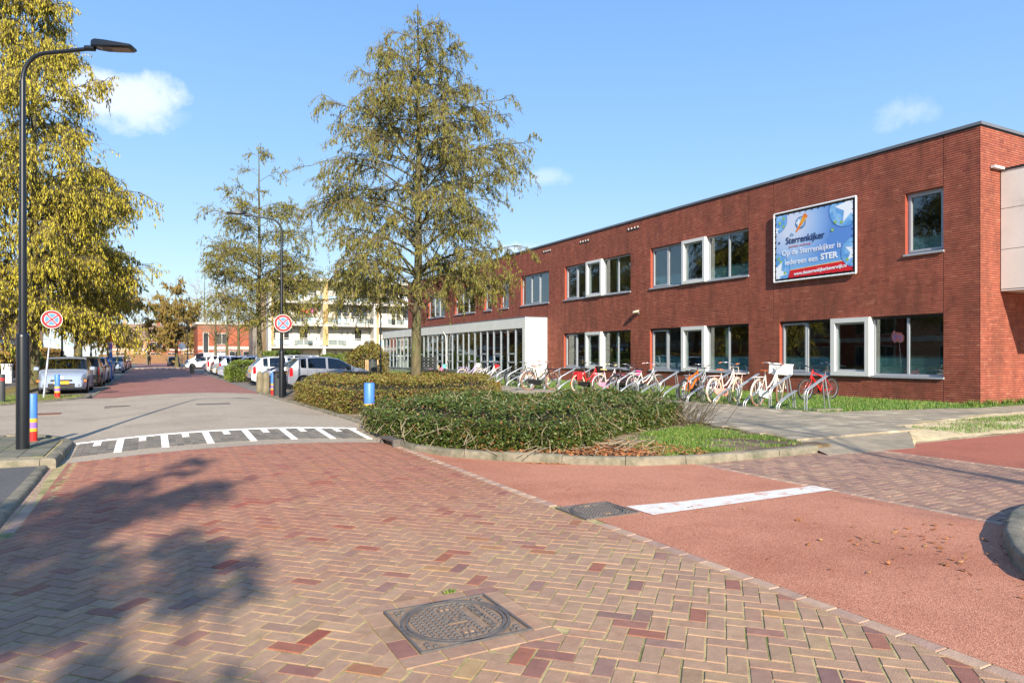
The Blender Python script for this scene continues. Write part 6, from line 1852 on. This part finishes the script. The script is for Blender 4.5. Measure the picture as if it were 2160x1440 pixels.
def car(label, kind, col, loc, head, metal=.12, cover=None):
    K = KINDS[kind]; ms = car_meshes(kind); hl = K['L'] / 2; w0 = K['W'] / 2
    t = thing("parked_car" if kind != 'van' else "parked_van", label, "car" if kind != 'van' else "van", loc, head, "cars parked along the street")
    pm = paint(col, metal=metal)
    names = {'ws': 'windscreen', 'rw': 'rear_window', 'headL': 'headlight', 'headR': 'headlight', 'tailL': 'tail_light', 'tailR': 'tail_light'}
    for k, me in ms.items():
        if k in ('tyre', 'rim'): continue
        if k == 'body': m2 = me.copy(); m2.materials.clear(); put("body", m2, pm, t)
        elif k.startswith('side') or k in ('ws', 'rw'): put(names.get(k, 'side_window'), me, M_carglass, t)
        elif k.startswith('head'): put('headlight', me, M_head, t)
        else: put('tail_light', me, M_tail, t)
    # inside
    zb = ip(K['belt'], 0)
    obj("seats", MB().cbox(-.95 if kind != 'van' else .1, -.55 if kind != 'van' else .4, -w0 * .72, w0 * .72, .35, zb + .12, .04).cbox(.0 if kind != 'van' else .5, .22 if kind != 'van' else .7, -w0 * .72, -.08, .35, zb + .22, .04).cbox(.0 if kind != 'van' else .5, .22 if kind != 'van' else .7, .08, w0 * .72, .35, zb + .22, .04), M_cabin, t, kind="stuff")
    obj("floor_pan", MB().box(-hl * .9, hl * .9, -w0 * .8, w0 * .8, .22, .34), M_trim, t)
    for wx in K['wx']:
        for s in (-1, 1):
            w = put("wheel", None, None, t, loc=(wx, s * (w0 - .115), K['wr']))
            if s > 0: w.rotation_euler = (0, 0, math.pi)
            put("tyre", ms['tyre'], M_tyre, w); put("rim", ms['rim'], M_wheel, w)
    # bumpers, grille, plates
    fz = .62 if kind in ('suv', 'van') else .56
    obj("front_bumper_grille", MB().cbox(hl - .06, hl + .012, -w0 * .52, w0 * .52, .27, .44, .012), M_trim, t); obj("grille", MB().cbox(hl - .08, hl - .012 + .02, -w0 * .42, w0 * .42, fz - .04, fz + .03, .01), M_trim, t)
    obj("number_plate", MB().box(hl + .013, hl + .025, -.26, .26, .42, .53), M_plate, t)
    rz = .70 if kind != 'van' else .85
    obj("number_plate", MB().box(-hl - .014, -hl - .002, -.26, .26, rz, rz + .11), M_plate, t)
    obj("rear_bumper_trim", MB().cbox(-hl - .02, -hl + .12, -w0 * .72, w0 * .72, .24, .40, .015), M_trim, t)
    for s in (-1, 1):
        obj("side_mirror", MB().cbox(K['ws'][1] - .38, K['ws'][1] - .22, s * (w0 + .01) - .0 if s > 0 else -(w0 + .20), s * (w0 + .20) if s > 0 else -(w0 + .01), zb + .0, zb + .13, .03), pm if kind not in ('van', 'hatch') else M_trim, t)
        for dx in K['doors'][:-1]: obj("door_handle", MB().box(dx + .06, dx + .24, s * (w0 * .985) - .012, s * (w0 * .985) + .012, zb - .13, zb - .10), pm, t)
        for dx in K['doors']:
            obj("door_gap", MB().box(dx - .004, dx + .004, s * (w0 * .995) - .004, s * (w0 * .995) + .004, .33, zb - .02), M_trim, t)
        obj("sill_trim", MB().box(K['wx'][0] + K['wr'] + .08, K['wx'][1] - K['wr'] - .08, s * (w0 * .97) - .01, s * (w0 * .97) + .018, .20, .27), M_trim, t)
    if kind == 'hatch': obj("aerial", MB().tube([(-1.25, 0, 1.46), (-1.42, 0, 1.66)], .005, 5), M_trim, t)
    return t


SILVER = lin(152, 166, 188); GREY = lin(122, 126, 136); WHITE = lin(228, 230, 232); BLACK = lin(20, 22, 26); NAVY = lin(30, 42, 72); DGREY = lin(74, 78, 84); RED = lin(150, 24, 28)
UP, DN = rad(90), rad(-90)
# left kerb row
pr = car("silver hybrid liftback parked facing out, first of the kerb row", 'liftback', SILVER, (-3.12, 34.75, -.01), DN)
obj("emblem", MB().lathe([(.07, -.006), (.07, .006)], 16, M=Matrix.Translation((2.16, 0, .66)) @ Matrix.Rotation(rad(70), 4, 'Y')), M_wheel, pr)
for s in (-1, 1): obj("fog_lamp", MB().lathe([(.05, 0), (.05, .012)], 12, M=Matrix.Translation((2.225, s * .60, .36)) @ Matrix.Rotation(rad(90), 4, 'Y')), M_head, pr); obj("side_marker", MB().box(2.06, 2.09, s * .80 - .04, s * .80 + .04, .50, .58), M_amber, pr)
car("black hatchback parked directly behind the silver hybrid", 'hatch', BLACK, (-2.95, 41.2, -.01), UP)
car("pale silver estate behind the black hatchback", 'wagon', lin(196, 200, 204), (-2.95, 46.6, -.01), UP)
car("dark blue hatchback in the kerb row before the marker post", 'hatch', NAVY, (-3.0, 52.3, -.01), UP)
car("silver saloon with its tail to the viewer beyond the marker post", 'sedan', SILVER, (-2.95, 73.5, -.01), UP)
car("dark maroon hatchback beyond the silver saloon", 'hatch', lin(60, 34, 38), (-3.0, 84, -.01), UP)
car("white tall car at the far end of the kerb row", 'suv', WHITE, (-3.0, 91, -.01), UP)
car("red hatchback last in the far kerb row", 'hatch', RED, (-3.0, 103, -.01), UP)
# bays on the school side
car("grey hatchback seen side-on behind the cotoneaster hedge", 'hatch', GREY, (7.45, 32.5, .0), 0)
car("white hatchback beside the grey hatchback, tail to the street", 'hatch', WHITE, (6.55, 37.9, .0), rad(2))
car("dark blue hatchback nosing out toward the street behind the concrete bollards", 'hatch', NAVY, (6.7, 35.2, .0), rad(181))
car("silver crossover nosing out beside the small green hedge", 'suv', lin(190, 194, 200), (6.9, 40.5, .0), rad(180))
x0 = 5.9
for k, (kind, col, hd, lb) in enumerate((('wagon', lin(150, 158, 172), 180, "pale blue-grey estate just past the small green hedge"), ('hatch', SILVER, 0, "silver hatchback with its tail to the street past the small hedge"), ('suv', lin(186, 190, 196), 180, "silver-grey crossover in the middle of the far bays"),
                                         ('hatch', DGREY, 0, "dark grey hatchback with red tail lights in the far bays"), ('suv', WHITE, 0, "white crossover with its tail to the street in the far bays"), ('hatch', BLACK, 180, "black hatchback nosing out of the far bays"))):
    car(lb, kind, col, (6.35, 51.5 + k * 3.1, 0), rad(hd + rnd.uniform(-2, 2)))
car("white hatchback standing in front of the white van", 'hatch', WHITE, (5.6, 88, 0), rad(180))
car("white delivery van nosing out of the farthest bays", 'van', WHITE, (6.2, 92.5, 0), rad(180), metal=0)
car("dark grey hatchback parked along the street end", 'hatch', DGREY, (3.1, 112, 0), UP)
car("silver car crossing the street end behind the dark hatchback", 'sedan', SILVER, (6.8, 73.5, 0), rad(180))

# ------------------------------------------------------------ background buildings
M_aptw = mat("apartment_white", lin(196, 193, 184), .8, var=.05, scale=1); M_apty = mat("apartment_tan_brick", lin(192, 160, 112), .9, var=.15, scale=8, streak=(1, 1, 4)); M_aptg = mat("apartment_grey_side", lin(128, 122, 116), .9, var=.08)
M_railp = glass_mat("balcony_glass", tint=(.8, .9, .95), base_refl=.25); M_railb = mat("balcony_panel_blue", lin(164, 190, 206), .5, var=.06); M_railw = mat("balcony_panel_white", lin(214, 220, 222), .5, var=.06)
M_farglass = mat("far_window_dark", lin(52, 56, 60), .08, var=.3, scale=.8, spec=.8); M_curtain = mat("curtain", lin(206, 200, 188), .8, var=.08, scale=3, streak=(6, 1, 1))
AX0, AY = 13.0, 87.0
apt = thing("apartment_block", "white four-storey apartment block with long balconies and tan brick piers", "building", (AX0, AY, 0))
def ap(name, mb, m, parent=None, **k): return obj(name, mb, m, parent or apt, **k)
BAYW, NB = 6.55, 4; TW_ = BAYW * NB
FLZ = [0, 2.62, 5.42, 8.22, 11.05]
ap("rear_mass", MB().box(0, TW_, 1.75, 11, 0, 10.9), M_aptw)
ap("end_wall", MB().box(-.3, -.02, 1.6, 11, 0, 10.9), M_apty)
ap("roof", MB().box(-.6, TW_ + .3, -.25, 11.2, 10.92, 11.2), M_aptw)
ap("roof_edge", MB().box(-.65, TW_ + .35, -.3, -.252, 10.9, 11.25), M_aptw)
for b in range(NB + 1):
    x = b * BAYW
    ap("pier", MB().box(x - .32, x + .04, -.02, 1.74, .0, 10.9), M_aptw)
    ap("brick_pier", MB().box(x - .30, x + .30, -.08, -.022, 2.9, 10.9) if b % 2 else MB().box(x + .045, x + .32, -.06, 1.7, 2.8, 10.9), M_apty)
for f in range(1, 4):
    ap("balcony_slab", MB().box(-.3, TW_ + .2, -.12, 1.74, FLZ[f] - .12, FLZ[f] + .12), M_aptw)
for f in range(0, 4):
    z0 = FLZ[f] + .12; z1 = FLZ[f + 1] - .12
    for b in range(NB):
        xa, xb = b * BAYW + .34, (b + 1) * BAYW - .34; w = xb - xa
        # back wall openings: each a frame with its glass
        lay = [(.0, .22, .85, 1), (.24, .36, .0, 0), (.40, .54, .02, 2), (.56, .94, .80, 3)] if (b + f) % 2 else [(.02, .34, .8, 1), (.38, .48, .02, 2), (.50, .60, .8, 0), (.64, .98, .75, 3)]
        for p0, p1, sill, kind in lay:
            a, c = xa + w * p0, xa + w * p1
            fr_ = ap("window", MB().box(a, c, 1.66, 1.74, z0 + sill + .02, z0 + 2.25), M_aptw)
            n = 2 if p1 - p0 > .25 else 1
            for q in range(n):
                u0 = a + .07 + q * (c - a) / n; u1 = a - .07 + (q + 1) * (c - a) / n
                ap("pane", MB().box(u0, u1, 1.63, 1.659, z0 + sill + .12, z0 + 2.16), M_curtain if (kind == 1 or rnd.random() < .35) else M_farglass, fr_)
        if f == 0: continue
        rl = ap("railing", MB().box(xa, xb, -.07, -.03, z0 + .98, z0 + 1.04).box(xa, xb, -.065, -.035, z0 + .06, z0 + .10), M_aptw)
        n = 5
        for q in range(n + 1): ap("baluster", MB().box(xa + q * w / n - .025, xa + q * w / n + .025, -.068, -.032, z0 + .1, z0 + .98), M_aptw, rl)
        for q in range(n): ap("rail_panel", MB().box(xa + q * w / n + .06, xa + (q + 1) * w / n - .06, -.055, -.045, z0 + .18, z0 + .80), [M_railp, M_railb, M_railw, M_railp][(q + b * 2 + f) % 4], rl)
# things on the balconies
for k, (px, c, lb) in enumerate(((639, lin(196, 30, 36), "bright red towel drying on the middle balcony"), (651, lin(232, 118, 84), "coral towel drying on the middle balcony"), (662, lin(222, 110, 170), "pink towel drying on the middle balcony"))):
    x, y = atY(px, AY - .2)
    mb = MB().box(-.33, .33, -.02, .02, 0, .62); mb.v = [(a + .02 * math.sin(c_ * 9), b + .03 * math.sin(a * 8 + c_ * 4), c_) for a, b, c_ in mb.v]
    o = obj("towel", MB().cbox(-.33, .33, -.015, .015, 0, .62, .006), mat("towel_%d" % k, c, .9, var=.12, scale=5), None, loc=(x, y, 6.85), label=lb, cat="towel")
lx0 = atY(628, AY - .2)[0]; lx1 = atY(672, AY - .2)[0]
obj("clothes_line", MB().tube([(lx0, AY - .2, 7.49), (lx1, AY - .2, 7.49)], .012, 5), M_aptw, None, label="clothes line along the middle balcony", cat="clothes line")
for px, f, lb in ((655, 1, "white balcony chair on the lowest balcony"), (735, 2, "grey parasol folded on the middle balcony"), (712, 3, "dark planter on the top balcony")):
    x, y = atY(px, AY + .6); z = FLZ[f] + .12
    t = thing("balcony_chair" if f == 1 else ("folded_parasol" if f == 2 else "planter"), lb, "chair" if f == 1 else ("parasol" if f == 2 else "planter"), (x, y, z))
    if f == 1:
        obj("seat", MB().cbox(-.25, .25, -.25, .25, .42, .47, .01), M_aptw, t); obj("backrest", MB().cbox(-.25, .25, .2, .25, .47, .95, .01), M_aptw, t)
        for sx_ in (-.22, .22):
            for sy_ in (-.22, .22): obj("leg", MB().box(sx_ - .02, sx_ + .02, sy_ - .02, sy_ + .02, 0, .42), M_aptw, t)
    elif f == 2: obj("pole", MB().lathe([(.025, 0), (.025, 2.2)], 8), M_galv, t); obj("folded_canopy", MB().lathe([(.04, .7), (.14, .9), (.1, 1.8), (.03, 2.15)], 10), M_aptg, t, 50)
    else: obj("pot", MB().lathe([(.2, 0), (.28, .45), (.25, .45)], 12), M_trim, t, 40); obj("plant", MB().lathe([(.1, .45), (.35, .7), (.3, 1.0), (.05, 1.2)], 9), M_leaf_green, t)
# grey end block beside it
x0, _ = atY(533, 92); x1, _ = atY(571, 92)
obj("stair_tower", MB().cbox(0, x1 - x0, 0, 8, 0, 6.0, .03), M_aptg, None, loc=(x0, 92, 0), label="plain grey rendered block at the apartment end", cat="building")

# houses
M_hbrick = mat("house_red_brick", lin(166, 92, 66), .9, var=.18, scale=3, c2=lin(140, 76, 58), c2s=.8, streak=(1, 1, 3)); M_hbrick2 = mat("house_tan_brick", lin(186, 142, 108), .9, var=.15, scale=3, streak=(1, 1, 3)); M_rooft = mat("roof_tile", lin(140, 116, 96), .9, var=.15, scale=2, streak=(1, 6, 6)); M_roofd = mat("roof_tile_dark", lin(104, 94, 84), .9, var=.15, scale=2)


def house(label, loc, rot, w, d, eave, ridge, wallm, roofm, wins_, flat=False, band=None):
    """local: front wall at y=0 facing -y, width along x"""
    t = thing("house", label, "house", loc, rot)
    obj("wall", MB().box(0, w, 0, d, -.1, eave), wallm, t)
    if flat: obj("roof", MB().box(-.25, w + .25, -.3, d + .2, eave + .003, eave + .28), M_aptw, t)
    else:
        rf = MB(); o = .35
        rf.add([(-o, -o, eave - .1), (w + o, -o, eave - .1), (w + o, d / 2, ridge), (-o, d / 2, ridge), (w + o, d + o, eave - .1), (-o, d + o, eave - .1)], [(0, 1, 2, 3), (3, 2, 4, 5), (0, 3, 5), (1, 4, 2)])
        r = obj("roof", rf, roofm, t)
        obj("gutter", MB().box(-o, w + o, -o - .08, -o + .04, eave - .2, eave - .08), M_aptw, t)
        obj("chimney", MB().box(w * .3, w * .3 + .6, d / 2 - .3, d / 2 + .3, ridge - .5, ridge + .7), wallm, r)
    if band: obj("facade_band", MB().box(.02, w - .02, -.06, -.004, band[0], band[1]), M_aptw, t)
    for (x0, x1, z0, z1) in wins_:
        f = obj("window", MB().box(x0, x1, -.075, -.002, z0, z1), M_aptw, t)
        n = max(1, round((x1 - x0) / .95))
        for k in range(n):
            a = x0 + .07 + k * (x1 - x0 - .07) / n; b = x0 + (k + 1) * (x1 - x0 - .07) / n
            obj("pane", MB().box(a, b, -.09, -.076, z0 + .08, z1 - .08), M_farglass, f)
    return t


# red brick shop right of the street end, glazed ground floor
x, y = atY(417, 96)
house("red brick flat-roofed shop with a white band over its glazed ground floor", (x, y, 0), 0, 7.6, 9, 5.6, 5.8, M_hbrick, M_roofd, [(2.1, 3.6, 3.0, 4.5), (.6, 1.3, 1.9, 4.6), (1.9, 3.4, .25, 2.2), (3.7, 5.2, .25, 2.2), (5.4, 7.2, .25, 2.2)], flat=True, band=(2.35, 2.8))
# terrace closing the street
xs0, _ = atY(236, 168)
for k in range(5):
    house(["brown-roofed terrace house at the left end of the street closing row", "terrace house with twin white dormers closing the street", "terrace house behind the bare tree closing the street", "terrace house behind the ochre alder closing the street", "last terrace house of the street closing row"][k],
          (xs0 + k * 6.6, 168, 0), 0, 6.5, 9, 5.2, 8.6, M_hbrick if k % 2 else M_hbrick2, M_rooft if k < 2 else M_roofd, [(.6, 2.9, 3.2, 4.6), (3.7, 5.9, 3.2, 4.6), (.6, 2.6, .7, 2.3), (3.9, 5.6, .7, 2.3)], band=(2.75, 3.05))
obj("garden_fence", MB().cbox(0, 30, -.06, .06, 0, 1.9, .01), mat("fence_brown", lin(132, 100, 70), .9, var=.25, scale=2, streak=(8, 1, 1)), None, loc=(xs0 - 2, 161, 0), label="long brown garden fence closing the street end", cat="fence")
# row across the street from the school (also what its windows mirror)
for k, yy in enumerate((-26, -14, -2, 46, 58, 70, 84, 98, 27, 34)):
    far = yy < 40
    house(["tan brick house opposite, south of the junction", "red brick house opposite the side street mouth", "tan brick house opposite the junction corner", "tan brick house behind the beech hedge and gate post", "red brick house behind the big yellow alder", "tan brick house by the green garden hedge", "red brick house by the tall yellowing hedge", "last house on the footway side of the street", "red brick corner house opposite the raised junction", "tan brick house between the corner house and the beech hedge"][k],
          (-12.5, yy, 0), rad(90), 11.2 if k < 8 else (6.8 if k == 8 else 11.2), 9, 5.4, 8.8, M_hbrick2 if k % 2 == 0 else M_hbrick, M_rooft if k % 2 else M_roofd, [(.7, 4.2, 3.3, 4.8), (6.6, 10.2, 3.3, 4.8), (.7, 4.2, .6, 2.4), (6.6, 10.2, .6, 2.4)][0:4 if k != 8 else 1] + ([(.7, 4.2, .6, 2.4)] if k == 8 else []), band=(2.7, 3.1))

# ------------------------------------------------------------ a passer-by far down the street
def person(label, loc, head):
    verts = [(0, 0, .95), (0, 0, 1.15), (0, 0, 1.38), (0, 0, 1.48), (0, 0, 1.56), (0, .02, 1.66), (0, .01, 1.75),
             (.17, 0, 1.40), (.23, -.02, 1.14), (.22, .12, .92), (-.17, 0, 1.40), (-.23, .02, 1.14), (-.22, .10, .92),
             (.10, 0, .90), (.11, .10, .50), (.11, .06, .09), (.12, .2, .04), (-.10, 0, .90), (-.11, -.04, .50), (-.11, -.18, .12), (-.11, -.06, .05)]
    edges = [(0, 1), (1, 2), (2, 3), (3, 4), (4, 5), (5, 6), (2, 7), (7, 8), (8, 9), (2, 10), (10, 11), (11, 12), (0, 13), (13, 14), (14, 15), (15, 16), (0, 17), (17, 18), (18, 19), (19, 20)]
    rr = [.15, .14, .16, .08, .06, .10, .07, .075, .055, .04, .075, .055, .04, .10, .07, .05, .045, .10, .07, .05, .045]
    me = bpy.data.meshes.new("person"); me.from_pydata(verts, edges, []); me.update()
    o = put("person", me, mat("dark_clothes", lin(36, 34, 38), .85, var=.2), None, loc, label, "person", None, None, head)
    md = o.modifiers.new("Skin", 'SKIN'); o.modifiers.new("Sub", 'SUBSURF').levels = 1
    sv = me.skin_vertices[0].data if me.skin_vertices else None
    if sv is None:
        import bmesh
        bm_ = bmesh.new(); bm_.from_mesh(me); lay = bm_.verts.layers.skin.verify(); bm_.to_mesh(me); bm_.free(); sv = me.skin_vertices[0].data
    for q, r in zip(sv, rr): q.radius = (r, r * .85)
    sv[0].use_root = True
    h = obj("head", MB().lathe([(.03, -.13), (.075, -.09), (.095, 0), (.085, .08), (.04, .125)], 14, (0, .02, 1.66)), mat("skin", lin(206, 160, 132), .6), o, 60)
    obj("hair", MB().lathe([(.10, 0), (.095, .08), (.05, .135), (.01, .145)], 14, (0, -.005, 1.665)), mat("dark_hair", lin(40, 32, 28), .7), o, 60)
    return o
x, y = atY(315, 120)
person("walker in dark clothes coming along the middle of the far street", (x, y, .02), rad(170))
